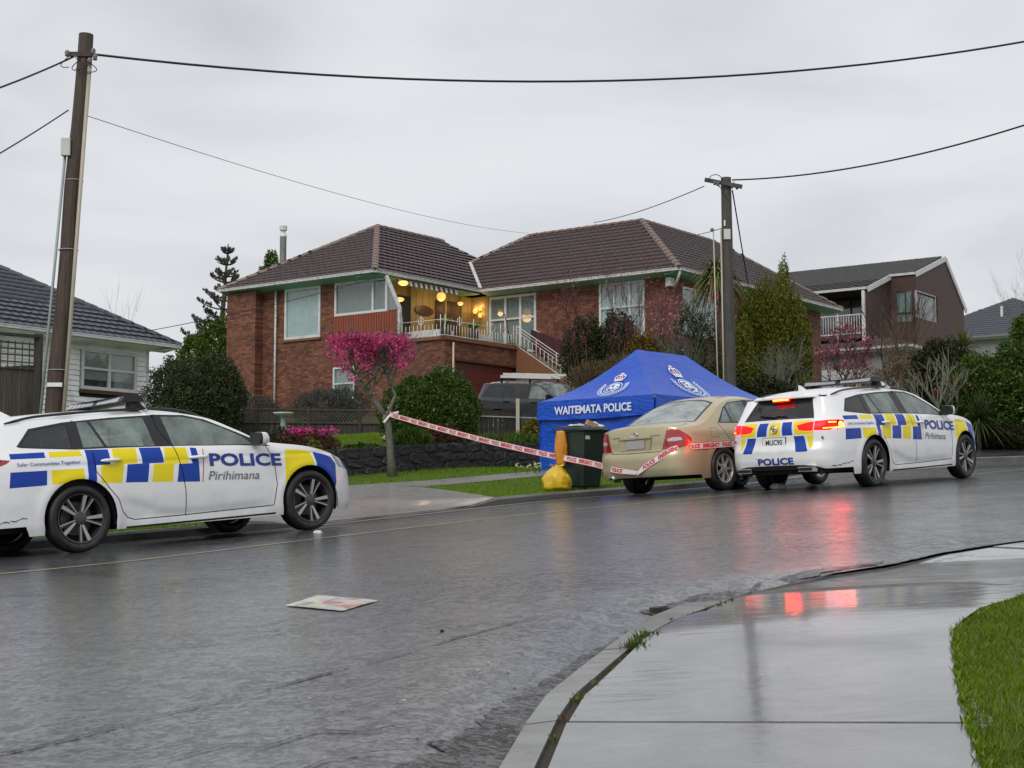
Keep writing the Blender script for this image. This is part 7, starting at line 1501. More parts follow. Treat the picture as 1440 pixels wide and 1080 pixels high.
shrub('large round dark olive shrub between the white bungalow and the brick house', [blob(206, 504, 300, 616, 40.5, 15000), blob(262, 499, 346, 616, 40, 14000), blob(222, 515, 335, 640, 39.6, 14000)], .085, 'leaf_olive', cat='shrub')
shrub('bright green bushy tree behind the olive shrub, below the tall pine', [blob(248, 470, 300, 560, 62, 4500), blob(275, 446, 345, 540, 61, 6000), blob(300, 470, 350, 570, 60, 3000)], .16, 'leaf_mid', 'bark_dark', 3.0, 'tree', 'broadleaf_tree')
shrub('dark conifer top showing above the brick house roof beside the flue', [blob(362, 372, 392, 405, 75, 1200), blob(372, 352, 392, 385, 75, 900)], .16, 'leaf_mid', 'bark_dark', 4.0, 'tree', 'conifer')
shrub('grey green rosemary bush against the brick wall below the downpipe', [blob(318, 556, 398, 604, 44, 5000)], .14, 'leaf_grey', aspect=.12, up=1.2)
shrub('wide grey rosemary bush in front of the lower brick wall window', [blob(412, 548, 505, 600, 45, 7000), blob(455, 542, 520, 596, 45.3, 3000)], .15, 'leaf_grey', aspect=.12, up=1.2)
shrub('big rounded glossy green bush on the front lawn', [blob(534, 530, 640, 640, 36.2, 16000), blob(575, 517, 676, 640, 36.4, 16000), blob(555, 540, 668, 648, 35.8, 14000)], .08, 'leaf_deep', jag=.2)
shrub('bronze leaved low shrub at the foot of the rounded bush', [blob(600, 596, 650, 632, 33.6, 2200)], .07, 'leaf_bronze')
shrub('green clump of strappy plants on the wall right of the flowering tree', [blob(555, 604, 606, 634, 32.2, 1500)], .22, 'leaf_mid', aspect=.10, up=1.5)
shrub('low grey green planting along the stone wall below the lawn', [blob(480, 624, 545, 642, 31.0, 2200)], .08, 'leaf_deep')
shrub('strappy grass clump on the stone wall left of the tent', [blob(668, 612, 712, 632, 34.2, 900), blob(705, 610, 762, 632, 34.6, 1100)], .24, 'leaf_mid', aspect=.08, up=1.8)
shrub('straggly pale bush beside the pale post, left of the tent', [blob(736, 588, 772, 625, 35.3, 1500)], .09, 'leaf_ochre')
shrub('dark leafy shrub below the pedestal bird bath', [blob(368, 600, 430, 650, 31.6, 2500)], .08, 'leaf_olive')
def pinkx(t, bl): petals('blossom', t, [Vector((bl[0][0] + random.uniform(-.42, .68), random.uniform(-.5, -.1), bl[0][2] + .20 + .12 * random.random())) for _ in range(24)], .075, 'petal_hot', 8, .035)
shrub('azalea with a row of hot pink flowers behind the left police car', [blob(386, 602, 478, 650, 31.0, 3500)], .07, 'leaf_bronze', extra=pinkx)
# dark bushes and hedges below the main wing
shrub('dark green shrub in front of the brick wall right of the stairs', [blob(792, 446, 852, 560, 47, 6500), blob(838, 440, 898, 560, 46.6, 6500)], .15, 'leaf_olive', aspect=.3, cat='shrub')
shrub('brown twiggy hedge left of the tent peak', [blob(798, 508, 860, 575, 40.5, 5000), blob(838, 498, 905, 570, 41, 5000)], .13, 'leaf_dry', 'twig_brown', aspect=.12, up=.8)
shrub('yellow green hedge directly behind the tent peak', [blob(878, 468, 925, 540, 43, 3200), blob(915, 466, 958, 530, 43.2, 3000)], .10, 'leaf_ochre')
shrub('grey green upright shrub left of the crossarm pole', [blob(948, 425, 992, 560, 42.5, 4200), blob(972, 440, 1014, 570, 42.8, 3500)], .13, 'leaf_olive', aspect=.2, up=.9)
shrub('olive green bush right of the crossarm pole', [blob(1018, 448, 1062, 580, 44, 5000)], .13, 'leaf_cypress', aspect=.25, up=.5)
shrub('dark undergrowth behind the gold sedan roof', [blob(960, 515, 1060, 600, 40, 4000), blob(1040, 530, 1120, 600, 40, 3500)], .12, 'leaf_cypress_dark')
# cypress: many upright plumes
ct = thing('cypress', 'tall golden green cypress of upright plumes beside the brick house', 'tree', (P3(1093, 560, 46)[0], 46, g(8, 46))); c0 = Vector(ct.location); bl = []; bd = []
for (x, yt, w) in [(1102, 362, 9), (1098, 385, 14), (1080, 384, 11), (1068, 392, 10), (1052, 403, 9), (1090, 400, 14), (1116, 400, 12), (1124, 418, 12), (1131, 440, 12), (1046, 430, 12), (1060, 425, 14), (1075, 420, 14), (1105, 425, 14), (1088, 440, 15), (1042, 470, 12), (1120, 470, 14), (1068, 465, 14), (1134, 490, 10), (1050, 505, 12), (1128, 520, 12)]:
    Y = 46 + random.uniform(-.5, .5); q = blob(x - w, yt, x + w, yt + 118, Y, 2300, .30); bl.append((q[0] - c0.x, q[1] - c0.y, q[2] - c0.z, q[3], q[4], q[5], q[6]))
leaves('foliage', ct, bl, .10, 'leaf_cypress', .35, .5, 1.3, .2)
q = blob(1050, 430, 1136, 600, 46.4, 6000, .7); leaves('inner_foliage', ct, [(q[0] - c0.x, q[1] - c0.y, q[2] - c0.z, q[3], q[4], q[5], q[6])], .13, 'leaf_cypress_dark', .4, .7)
b = MB(); b.tube([(0, 0, -.2), (.05, 0, 2), (.1, 0, 4)], [.16, .12, .05], 8, 'bark_grey'); b.build('trunk', ct, True)
def baretree(name, label, base, h, r, depth, m, tipm=None, tsize=.09, per=4, lean=(0, 0), spread=.6, n=3, up=.25, trunks=1, cat='tree', frac=.34, jit=.06, keep=1.):
    t = thing(name, label, cat, base); b = MB(); tips = []
    for k in range(trunks): twigs(b, (0, 0, -.15), (lean[0] + random.gauss(0, .25) * (trunks > 1), lean[1] + random.gauss(0, .2) * (trunks > 1), 1), h * frac, r, depth, m, spread, up, .12, tips, n, 7)
    b.build('branches', t, True)
    if tipm: tips = [q for q in tips if random.random() < keep]; petals('blossom', t, tips, tsize, tipm, per, jit)
    return t, tips
def gp(x, y, Y): p = P3(x, y, Y); return (p[0], Y, p[2])
random.seed(21)
def rooted(name, label, px_, Y, pytop, depth, m, r=.05, tipm=None, tsize=.08, per=4, lean=(0, 0), spread=.6, n=3, up=.2, trunks=1, jit=.05, keep=1.):
    x = P3(px_, 500, Y)[0]; z0 = g(x, Y); h = P3(px_, pytop, Y)[2] - z0; tot = sum(.74 ** k for k in range(depth + 1)) * .86
    return baretree(name, label, (x, Y, z0), h, r, depth, m, tipm, tsize, per, lean, spread, n, up, trunks, 'tree', 1 / tot, jit, keep)
rooted('magnolia_tree', 'bare reddish magnolia with sparse pink buds above the dark green shrub', 842, 45.5, 398, 5, 'twig_red', .05, 'petal_pink', .07, 2, (0, 0), .55, 3, .2, 2, .04, .22)
rooted('magnolia_tree', 'bare reddish magnolia in front of the corner window, left of the crossarm pole', 925, 43.5, 412, 6, 'twig_red', .05, 'petal_pink', .06, 2, (-.12, 0), .5, 3, .16, 1, .03, .08)
rooted('magnolia_tree', 'grey stemmed magnolia with pink blossom near the corner meter box', 972, 42, 405, 5, 'bark_grey', .05, 'petal_pink', .09, 3, (-.12, 0), .5, 3, .2, 1, .05, .35)
rooted('magnolia_tree', 'pink magnolia between the cypress and the white railed balcony', 1183, 50, 470, 5, 'twig_red', .05, 'petal_pink', .11, 4, (.05, 0), .6, 3, .1, 2, .06, .35)
rooted('bare_shrub', 'bare grey twiggy shrub in front of the cypress', 1085, 43, 478, 5, 'bark_pale', .03, None, spread=.7, trunks=3)
rooted('bare_shrub', 'bare grey twigs rising behind the tent roof, left of the pole', 985, 41, 470, 5, 'bark_grey', .028, None, spread=.6, trunks=2)
rooted('bare_tree', 'dark bare tree in front of the two storey house', 1243, 48, 425, 5, 'bark_dark', .08, None, lean=(.03, 0), spread=.55)
rooted('bare_tree', 'brown bare tree right of the two storey house entry', 1290, 44, 445, 6, 'twig_brown', .045, None, spread=.55, trunks=2)
rooted('bare_tree', 'pale forked bare tree behind the right police car bonnet', 1322, 39, 500, 4, 'bark_pale', .08, 'orange_bloom', .05, 2, (-.1, 0), .55, trunks=2, keep=.04)
rooted('bare_tree', 'tiny bare tree top above the bungalow roof', 148, 70, 418, 4, 'twig_brown', .03, None, spread=.4)
rooted('bare_tree', 'thin bare branches against the sky at the right edge', 1436, 60, 392, 5, 'twig_brown', .03, None, spread=.4)
# street magnolia in bloom, tape tied round its trunk
t = thing('flowering_tree', 'small street tree crowned with magenta blossom, police tape tied to its trunk', 'tree', (-2.44, 29.6, g(-2.44, 29.6) + .1)); o0 = Vector(t.location); b = MB(); tips = []
L_ = lambda x, y, dy=0.: Vector(P3(x, y, 29.6 + dy)) - o0
b.tube([L_(553, 680), L_(549, 640), L_(546, 600), L_(541, 583)], [.12, .072, .068, .075], 10, 'bark_grey'); b.tube([L_(541, 585), L_(528, 565, .1), L_(512, 545, .1), L_(500, 528)], [.075, .06, .05, .045], 8, 'bark_grey'); b.tube([L_(545, 590), L_(549, 572, -.1), L_(556, 556), L_(549, 540, .1), L_(545, 528)], [.05, .04, .035, .03, .02], 8, 'bark_grey')
for x, y in ((500, 528), (512, 545), (500, 528), (505, 535), (545, 528), (520, 555), (549, 540), (498, 526), (545, 530), (530, 540)):
    for tx in range(2):
        tgt = L_(random.uniform(462, 572), random.uniform(482, 505), random.uniform(-.7, .7)); s = L_(x, y); twigs(b, s, (tgt - s), (tgt - s).length * .55, .022, 3, 'bark_grey', .55, .08, .12, tips, 3, 5)
b.build('trunk', t, True)
def _px(q): w = q + o0; return 720 + 2100 * w.x / w.y, (w.z / w.y)
zlo, zhi = P3(500, 530, 29.6)[2] / 29.6, P3(500, 472, 29.6)[2] / 29.6
tips = [q for q in tips if zlo < _px(q)[1] < zhi and 454 < _px(q)[0] < 580]; bls = []
cl = [(470, 497, 14), (483, 487, 13), (497, 482, 13), (510, 484, 13), (524, 488, 12), (537, 484, 11), (550, 492, 12), (565, 496, 12), (478, 508, 11), (505, 500, 14), (530, 503, 13), (556, 507, 12), (488, 522, 8), (496, 534, 6), (569, 508, 8), (518, 510, 12), (543, 507, 12), (528, 478, 5), (505, 475, 5)]
for x0, y0, r0 in cl:
    dz = random.uniform(-.75, .75)
    for k in range(int(r0 * 1.25)):
        a = random.uniform(0, 6.28); q = r0 * random.random() ** .5 * 1.1; bls.append(L_(x0 + q * math.cos(a), y0 + q * .8 * math.sin(a), dz + random.uniform(-.25, .25)))
for k in range(34):
    x0 = random.uniform(462, 574); y0 = 486 - 10 * math.sin((x0 - 455) * .11) ** 2 - random.uniform(0, 6); dz = random.uniform(-.6, .6); bls += [L_(x0 + j * .4, y0 + j * 2.2, dz) for j in range(4)]
petals('blossom', t, bls + tips, .055, 'petal_magenta', 9, .032, 1.3)
# norfolk pine
np_ = thing('norfolk_pine', 'tall norfolk pine with tiered upturned branches between the houses', 'tree', (P3(311, 500, 85)[0], 85, g(-16.8, 85))); o0 = Vector(np_.location); b = MB(); b.tube([(0, 0, 0), (0, .0, 8), (.3, 0, P3(311, 343, 85)[2] - o0.z)], [.25, .16, .03], 8, 'bark_dark'); b.build('trunk', np_, True); Vs = []
nV = []; b = MB(); q = MB()
for i, (py, hw) in enumerate([(347, 9), (363, 15), (380, 17), (388, 22), (403, 14), (414, 33), (426, 38), (440, 40), (453, 44), (466, 50), (480, 56)]):
    z = P3(311, py + 7, 85)[2] - o0.z; Rr_ = hw / 2100 * 85
    for k in range(5 if i > 1 else 6):
        a = k * (1.2566 if i > 1 else 1.047) + i * .7 + .2; ln = Rr_ * random.uniform(.8, 1.1); d = Vector((math.cos(a), math.sin(a), 0)); f = lambda s: Vector((.02 * z, 0, z - .1)) + d * ln * s + Vector((0, 0, .34 * ln * s * s)); pts = [f(s) for s in (.0, .3, .55, .8, 1)]
        b.tube(pts, [.05, .05, .04, .03, .02], 5, 'bark_dark', False)
        for s_ in np.linspace(.5, 1, max(5, int(ln * 8))): nV.append(f(s_) + Vector((0, 0, .05)))
b.build('branches', np_, True); petals('foliage', np_, nV, .24, 'pine_needle', 4, .03, 3.2)
# cordylines
def strap(name, label, c, r, n, m, w=.05, droop=.6, stem=None, base=None, upb=.35):
    t = thing(name, label, 'palm' if False else 'tree', base or c); o0 = Vector(t.location); c = Vector(c) - o0; b = MB()
    for k in range(n):
        a = random.uniform(0, 6.28); el = random.uniform(-.5, 1.4) + upb * .3; L = r * random.uniform(.7, 1.15); d = Vector((math.cos(a) * math.cos(el), math.sin(a) * math.cos(el), math.sin(el))); s = d.cross(Vector((0, 0, 1))).normalized() * w * .5; pts = [c + d * L * q + Vector((0, 0, -droop * L * q ** 2.2 * (1 - .3 * math.sin(el)))) for q in (0, .4, .75, 1)]
        V = []
        for q, wq in zip(pts, (.5, 1, .7, .05)): V += [q - s * wq, q + s * wq]
        b.add(V, [(0, 1, 3, 2), (2, 3, 5, 4), (4, 5, 7, 6)], m)
    b.build('fronds', t)
    if stem: q = MB(); q.tube([(0, 0, -.2), tuple(c * .5), tuple(c)], [stem, stem * .9, stem * .8], 8, 'bark_dark'); q.build('trunk', t, True)
    return t
hc = P3(1008, 388, 44.5); strap('cabbage_tree', 'cabbage tree head of strappy leaves behind the crossarm pole', hc, 1.0, 420, 'leaf_cord', .06, .75, .10, (hc[0], 44.5, g(hc[0], 44.5)))
hc = P3(1352, 492, 46); strap('cabbage_tree', 'pale green cabbage tree head above the right hedge beside the brown house', hc, .9, 170, 'leaf_cord', .06, .4, .10, (hc[0], 46, g(hc[0], 46)))
hc = P3(1376, 590, 38); strap('flax_plant', 'dark flax clump with long arching leaves behind the right police car', hc, 1.0, 150, 'leaf_olive', .04, .35, .06, (hc[0], 38, g(hc[0], 38)))
# the tall garden hedge at the right
shrub('brownish green hedge behind the right police car windscreen', [blob(1225, 500, 1310, 625, 42, 6500), blob(1175, 530, 1250, 620, 42.5, 4500)], .13, 'leaf_dry', aspect=.2, up=.5)
shrub('olive bush below the pale cabbage tree in the right garden', [blob(1282, 478, 1365, 600, 41.5, 9000)], .12, 'leaf_cypress_dark', aspect=.4)
shrub('dark leafy bush with orange blooms in the right garden', [blob(1330, 500, 1420, 640, 40, 9000)], .12, 'leaf_deep', aspect=.4, extra=lambda t, bl: petals('blossom', t, [Vector((random.uniform(-1.3, .2), -bl[0][4] * .95, bl[0][2] + random.uniform(-.2, .9))) for _ in range(6)], .09, 'orange_bloom', 6, .05))
shrub('tall green garden hedge at the right edge of the photo', [blob(1385, 478, 1475, 640, 40.5, 12000), blob(1370, 520, 1460, 645, 39.5, 8000), blob(1440, 470, 1540, 640, 40, 6000)], .12, 'leaf_deep', aspect=.45, jag=.25)
shrub('low dark hedge bottom along the right verge', [blob(1290, 590, 1372, 640, 38.5, 3500), blob(1350, 592, 1440, 632, 39, 4500), blob(1425, 590, 1520, 632, 39.5, 4000)], .10, 'leaf_cypress_dark')
shrub('light green bush top at the right edge in front of the tiled roof', [blob(1424, 440, 1470, 500, 55, 2500)], .16, 'leaf_mid', base=5.)
# daffodils by the tent
t = thing('daffodils', 'clump of pale daffodils on the verge left of the bin', 'flowers', (.35, 29.2, g(.35, 29.2) + .1)); b = MB(); q = []
for k in range(16): x, y = random.uniform(-.42, .2), random.uniform(-.2, .2); h = random.uniform(.12, .22); b.tube([(x, y, 0), (x + .02, y, h)], .005, 4, 'weed_leaf'); q.append(Vector((x + .02, y - .02, h)))
so = b.build('stalks', t); so['kind'] = 'stuff'; petals('petals', t, q, .042, 'petal_cream', 6, .008, 0)
t = thing('daffodil', 'single white flower on the lawn left of the rounded bush', 'flower', gp(538, 622, 31.4)); b = MB(); b.tube([(0, 0, -.25), (0, 0, .1)], .006, 4, 'weed_leaf'); b.build('stalk', t); petals('petals', t, [Vector((0, 0, .1))], .08, 'petal_cream', 9, .012, 0)
# ================================================================== tent
def clothmat(name, col, sheen=.3):
    m, nt, p = newmat(name); v = _vec(nt, 'Object'); n = _noise(nt, 2.2, 4, .55, v, .8); c = _mix(nt, n, tuple(.85 * a for a in col), tuple(1.12 * a for a in col)); nt.links.new(c, p.inputs['Base Color']); p.inputs['Roughness'].default_value = .38
    st = nt.nodes.new('ShaderNodeMapping'); st.inputs['Scale'].default_value = (1, 1, 2.6); nt.links.new(v, st.inputs[0]); _bump(nt, _math(nt, 'ADD', _noise(nt, 3.0, 3, .5, st.outputs[0], 1.5), _math(nt, 'MULTIPLY', _noise(nt, 300, 2, .5, v), .03)), .6, .05, p); return m
clothmat('tent_blue', (.005, .070, .48)); mat('tent_print', (.72, .76, .84), .5); mat('tent_print_blue', (.35, .48, .78), .5); mat('crown_red', (.60, .03, .05), .5); mat('tent_leg', (.45, .46, .48), .3, .8)
TT = thing('gazebo_tent', 'blue pop up police tent with white crests and low side walls', 'tent'); zE = 2.235
cL = Vector((.53, 30.1, zE)); dn_ = Vector((.72, -.694, 0)); du_ = Vector((.69, .724, 0)); cF = cL + dn_ * 3.0; cR = cF + du_ * 4.5; cB = cL + du_ * 4.5
cF.z = cR.z = cB.z = zE + .01; M0 = (cL + cF) / 2; pk1 = M0 + du_ * 1.32; pk2 = M0 + du_ * 2.95; pk1.z = pk2.z = 3.30
def face_pt(A, B_, Tl, Tr, u, v, off=0.):
    e0 = A.lerp(B_, u); e1 = Tl.lerp(Tr, u); p = e0.lerp(e1, v); sag = -.26 * math.sin(math.pi * v) * (1 - .25 * v) - .05 * math.sin(math.pi * u) * (1 - v); n = (B_ - A).cross(Tl - A).normalized(); n = n if n.z > 0 else -n
    p = p + Vector((0, 0, sag * .62)); wr = .012 * math.sin(9 * u + 3 * v) * (1 - v) * math.sin(math.pi * u); return p + n * (wr + off)
for A, B_, Tl, Tr in ((cL, cF, pk1, pk1), (cF, cR, pk1, pk2), (cR, cB, pk2, pk2), (cB, cL, pk2, pk1)):
    b = MB(); n = 18; V = [face_pt(A, B_, Tl, Tr, i / n, j / n) for j in range(n + 1) for i in range(n + 1)]; b.add(V, [(j * (n + 1) + i, j * (n + 1) + i + 1, (j + 1) * (n + 1) + i + 1, (j + 1) * (n + 1) + i) for j in range(n) for i in range(n)], 'tent_blue'); b.build('roof_panel', TT, True)
def wallp(A, B_, z0, z1, outn, name, wob, n=40, m=10, slope=0.):
    b = MB(); V = []
    for j in range(m + 1):
        for i in range(n + 1):
            u = i / n; v = j / m; p = A.lerp(B_, u); zb = z0(p) if callable(z0) else z0; z = z1 + (zb - z1) * v; w = wob * (.2 + v) * (math.sin(7 * u + 5 * v) * .5 + .35 * math.sin(19 * u - 8 * v + 1) + .25 * math.sin(31 * u + 14 * v)) * math.sin(math.pi * min(1, max(0, u)) ) ** .3
            V.append((p.x + outn.x * (w + slope * v), p.y + outn.y * (w + slope * v), z - (.04 * math.sin(math.pi * u) * (v if not callable(z0) else 0))))
    b.add(V, [(j * (n + 1) + i, (j + 1) * (n + 1) + i, (j + 1) * (n + 1) + i + 1, j * (n + 1) + i + 1) for j in range(m) for i in range(n)], 'tent_blue'); return b.build(name, TT, True)
for A, B_, nn_ in ((cL, cF, -du_), (cF, cR, dn_), (cR, cB, du_), (cB, cL, -dn_)):
    wallp(A + nn_ * .02, B_ + nn_ * .02, zE - .36, zE + .005, nn_, 'valance', .018, 40, 5, .03); wallp(A - nn_ * .03, B_ - nn_ * .03, lambda p: g(p.x, p.y) + .13, zE - .05, nn_, 'side_wall', .05)
for c in (cL, cF, cR, cB): b = MB(); z0 = g(c.x, c.y) + .1; cc = (cL + cR) / 2; d = Vector((cc.x - c.x, cc.y - c.y, 0)).normalized() * .07; b.box((c.x + d.x - .02, c.y + d.y - .02, z0), (c.x + d.x + .02, c.y + d.y + .02, zE), 'tent_leg'); b.build('leg', TT)
b = MB(); b.bar(pk1 - Vector((0, 0, .06)), pk2 - Vector((0, 0, .06)), .03, .03, 'tent_leg'); b.build('ridge_pole', TT)
# lettering on the valance
V_, T_ = refine(*fit_text('WAITEMATA POLICE', 1.98, .165, .03), .2); p0 = cL + dn_ * .50 - du_ * .058; b = MB(); b.add([(p0.x + dn_.x * x - du_.x * .012, p0.y + dn_.y * x - du_.y * .012, zE - .285 + y) for x, y in V_], [tuple(t) for t in T_], 'tent_print'); b.build('lettering', TT)
V_, T_ = refine(*fit_text('WAITEMATA POLICE', 2.9, .20, .03), .2); p0 = cF + du_ * .9 + dn_ * .072; b = MB(); b.add([(p0.x + du_.x * x, p0.y + du_.y * x, zE - .29 + y) for x, y in V_], [tuple(t) for t in T_], 'tent_print'); b.build('lettering', TT)
def crest(A, B_, Tl, Tr, uc, w, v0, v1):
    """flat printed crest: oval wreath with monogram under a crown"""
    L = (B_ - A).length; S = ((Tl + Tr) / 2 - (A + B_) / 2).length
    def mp(x, y, o=.02):   # x in metres from the axis, y 0..1 up the crest
        v = v0 + (v1 - v0) * y; wv = L * (1 - v) + (Tr - Tl).length * v; return face_pt(A, B_, Tl, Tr, min(.98, max(.02, (uc * L * (1 - v) + uc * (Tr - Tl).length * v + x) / wv)), v, o)
    b = MB(); K = 56
    def ring(cy, rx, ry, t, m, dash=False, a0=0, a1=6.2832, k=K, o=.02):
        for i in range(k):
            if dash and i % 2: continue
            s0, s1 = a0 + (a1 - a0) * i / k, a0 + (a1 - a0) * (i + 1) / k; b.add([mp(rx * math.cos(s0), cy + ry * math.sin(s0), o), mp(rx * math.cos(s1), cy + ry * math.sin(s1), o), mp((rx + t * w) * math.cos(s1), cy + (ry + t) * math.sin(s1), o), mp((rx + t * w) * math.cos(s0), cy + (ry + t) * math.sin(s0), o)], [(0, 1, 2, 3)], m)
    ring(.38, w * .31, .27, .06, 'tent_print_blue', False, -3.6, .46); ring(.36, w * .375, .335, .05, 'tent_print', True, -3.7, .56, 60); ring(.36, w * .24, .20, .018, 'tent_print')
    def stroke(P, t, m, o=.024):
        P = [(x, y - .05 if y > .6 else y) for x, y in P]
        for (x0, y0), (x1, y1) in zip(P[:-1], P[1:]):
            d = math.hypot(x1 - x0, y1 - y0) + 1e-6; nx, ny = -(y1 - y0) / d * t, (x1 - x0) / d * t; b.add([mp(w * (x0 - nx), y0 - ny, o), mp(w * (x0 + nx), y0 + ny, o), mp(w * (x1 + nx), y1 + ny, o), mp(w * (x1 - nx), y1 - ny, o)], [(0, 1, 2, 3)], m)
    for P in ([(-.15, .24), (-.12, .46), (-.02, .30), (.06, .47), (.09, .26)], [(.02, .22), (.14, .30), (.16, .42), (.06, .48), (-.04, .44)], [(-.18, .34), (-.10, .38), (.12, .36), (.18, .32)], [(-.10, .20), (.0, .24), (.12, .20)], [(-.15, .48), (-.05, .52), (.08, .50), (.14, .47)]): stroke(P, .018, 'tent_print')
    ring(.71, w * .0, .0, .085, 'crown_red', False, 0, 6.2832, 20, .022)
    for P in ([(-.13, .68), (.13, .68)], [(-.13, .715), (.13, .715)], [(-.13, .71), (-.16, .80), (-.08, .86), (.0, .84), (.08, .86), (.16, .80), (.13, .71)], [(0, .72), (0, .92)], [(-.05, .895), (.05, .895)], [(-.07, .73), (-.07, .80)], [(.07, .73), (.07, .80)]): stroke(P, .014, 'tent_print', .028)
    b.build('crest', TT)
crest(cL, cF, pk1, pk1, .56, .86, .12, .70); crest(cF, cR, pk1, pk2, .40, 1.0, .12, .88)
# ================================================================== wheelie bin, sacks, rubbish
mat('bin_green', (.016, .030, .024), .42, var=.2, bump=.1, bscale=90); mat('bag_yellow', (.62, .40, .010), .28, var=.3, nscale=7, bump=1., bscale=11, coat=.4); mat('bag_orange', (.55, .22, .008), .3, var=.3, nscale=6, bump=.8, bscale=12, coat=.4); mat('paper_white', (.62, .62, .62), .6, var=.12); mat('cardboard', (.42, .24, .13), .7, var=.2); mat('sticker', (.5, .5, .5), .5)
BN = thing('wheelie_bin', 'dark green wheelie bin overflowing with rubbish beside the yellow sack', 'bin', (1.13, 24.45, g(1.13, 24.45) + .12), R_(44))
def frus(b, x0, x1, y0, y1, z0, X0, X1, Y0, Y1, z1, m): b.hexa([(x0, y0, z0), (x1, y0, z0), (x1, y1, z0), (x0, y1, z0), (X0, Y0, z1), (X1, Y0, z1), (X1, Y1, z1), (X0, Y1, z1)], m)
b = MB(); frus(b, -.21, .21, -.23, .22, .03, -.275, .275, -.33, .33, .93, 'bin_green'); o = b.build('body', BN); md = o.modifiers.new('bevel', 'BEVEL'); md.width = .025; md.segments = 3
b = MB(); frus(b, -.29, .29, -.345, .345, .925, -.295, .295, -.36, .35, .965, 'bin_green'); b.build('rim', BN)
b = MB(); frus(b, -.285, .285, -.35, .35, .985, -.27, .27, -.32, .32, 1.02, 'bin_green'); o = b.build('lid', BN); o.rotation_euler = (R_(4), R_(-3), 0)
b = MB(); b.tube([(-.22, .38, .95), (.22, .38, .95)], .016, 8, 'bin_green'); b.build('handle', BN, True)
for x in (-.26, .26): b = MB(); b.lathe([(.01, -.025), (.10, -.025), (.10, .025), (.01, .025)], 18, 'rubber', (x, .24, .10), 'x'); b.build('wheel', BN)
b = MB(); b.box((-.23, -.322, .80), (-.13, -.30, .87), 'plate_white'); o = b.build('sticker', BN)
for z, w_ in ((.70, .09), (.66, .07), (.56, .06)): b = MB(); b.box((.06, -.30 + (.9 - z) * -.0, z), (.06 + w_, -.285, z + .012), 'sticker'); o = b.build('print_line', BN); o.location = (0, -.02 + (.9 - z) * .10, 0)
def crumple(b, c, r, m, n=7, sc=(1, 1, .6)):
    V = []; 
    for i in range(n):
        for k in range(n): a, t = 6.2832 * k / n, math.pi * (i + .5) / n; q = r * random.uniform(.7, 1.15); V.append((c[0] + q * sc[0] * math.sin(t) * math.cos(a), c[1] + q * sc[1] * math.sin(t) * math.sin(a), c[2] - q * sc[2] * math.cos(t)))
    b.add(V, [(i * n + k, i * n + (k + 1) % n, (i + 1) * n + (k + 1) % n, (i + 1) * n + k) for i in range(n - 1) for k in range(n)] + [tuple(range(n))[::-1], tuple(range(n * (n - 1), n * n))], m)
def onBin(nm, lab, cat, p, rz, fn):
    t = thing(nm, lab, cat); t.location = BN.matrix_basis @ Vector(p); t.rotation_euler = (0, 0, rz); b = MB(); fn(b); b.build('body', t); return t
BN.matrix_basis = Matrix.Translation(BN.location) @ Matrix.Rotation(R_(44), 4, 'Z')
def f1(b): b.box((-.09, -.055, 0), (.09, .055, .08), 'cardboard')
o = onBin('cardboard_carton', 'small brown carton poking out of the top of the green bin', 'carton', (.02, -.20, 1.02), .5, f1); o.rotation_euler = (R_(14), R_(20), .4)
onBin('crumpled_paper', 'crumpled white paper on top of the bin, right of the brown carton', 'paper', (.14, -.16, 1.04), .2, lambda b: [crumple(b, (0, 0, 0), .09, 'paper_white', 6, (1.2, .9, .7)), crumple(b, (.10, .02, -.01), .07, 'paper_white', 5, (1.3, 1, .5))])
onBin('plastic_wrap', 'grey plastic wrapping spilling along the left rim of the bin', 'wrapping', (-.16, -.12, 1.03), .2, lambda b: [crumple(b, (0, 0, 0), .08, 'sticker', 6, (1.6, 1, .4)), crumple(b, (-.1, .1, 0), .06, 'paper_white', 5, (1.6, 1, .4))])
def sack(name, label, loc, R, H_, m, hang=False):
    t = thing(name, label, 'rubbish bag', loc); b = MB(); n, k = 16, 28; V = []
    for i in range(n + 1):
        v = i / n; prof = (min(1, .55 + v / .22) if v < .1 else 1) * (1 - .86 * max(0, (v - .42) / .56) ** 1.9) if not hang else (.78 + .22 * math.sin(math.pi * v))
        for j in range(k):
            a = 6.2832 * j / k; w = 1 + .07 * math.sin(5 * a + 7 * v) + .05 * math.sin(11 * a - 9 * v) + .04 * random.uniform(-1, 1); r = R * prof * w
            if v > .97 and not hang: r = R * .10 * w
            V.append((r * math.cos(a), r * math.sin(a) * (1 if not hang else .6), H_ * v + .01 * math.sin(3 * a)))
    b.add(V, [(i * k + j, i * k + (j + 1) % k, (i + 1) * k + (j + 1) % k, (i + 1) * k + j) for i in range(n) for j in range(k)] + [tuple(range(k))[::-1], tuple(n * k + j for j in range(k))], m); b.build('sack', t, True)
    if not hang:
        b = MB(); 
        for a in (.4, 2.2, 3.6): b.add([(.03 * math.cos(a), .03 * math.sin(a), H_ * .96), (.05 * math.cos(a + .6), .05 * math.sin(a + .6), H_ * 1.0), (.12 * math.cos(a), .12 * math.sin(a), H_ * 1.06), (.11 * math.cos(a - .3), .11 * math.sin(a - .3), H_ * .97)], [(0, 1, 2, 3), (3, 2, 1, 0)], m)
        b.build('tied_ends', t)
    return t
sack('rubbish_sack', 'full bright yellow rubbish sack standing on the grass left of the bin', (.72, 24.05, g(.72, 24.05) + .11), .23, .42, 'bag_yellow')
o = sack('rubbish_sack', 'orange yellow bag hanging down the left side of the bin', (.80, 24.30, g(.8, 24.3) + .12 + .40), .10, .56, 'bag_orange', True)
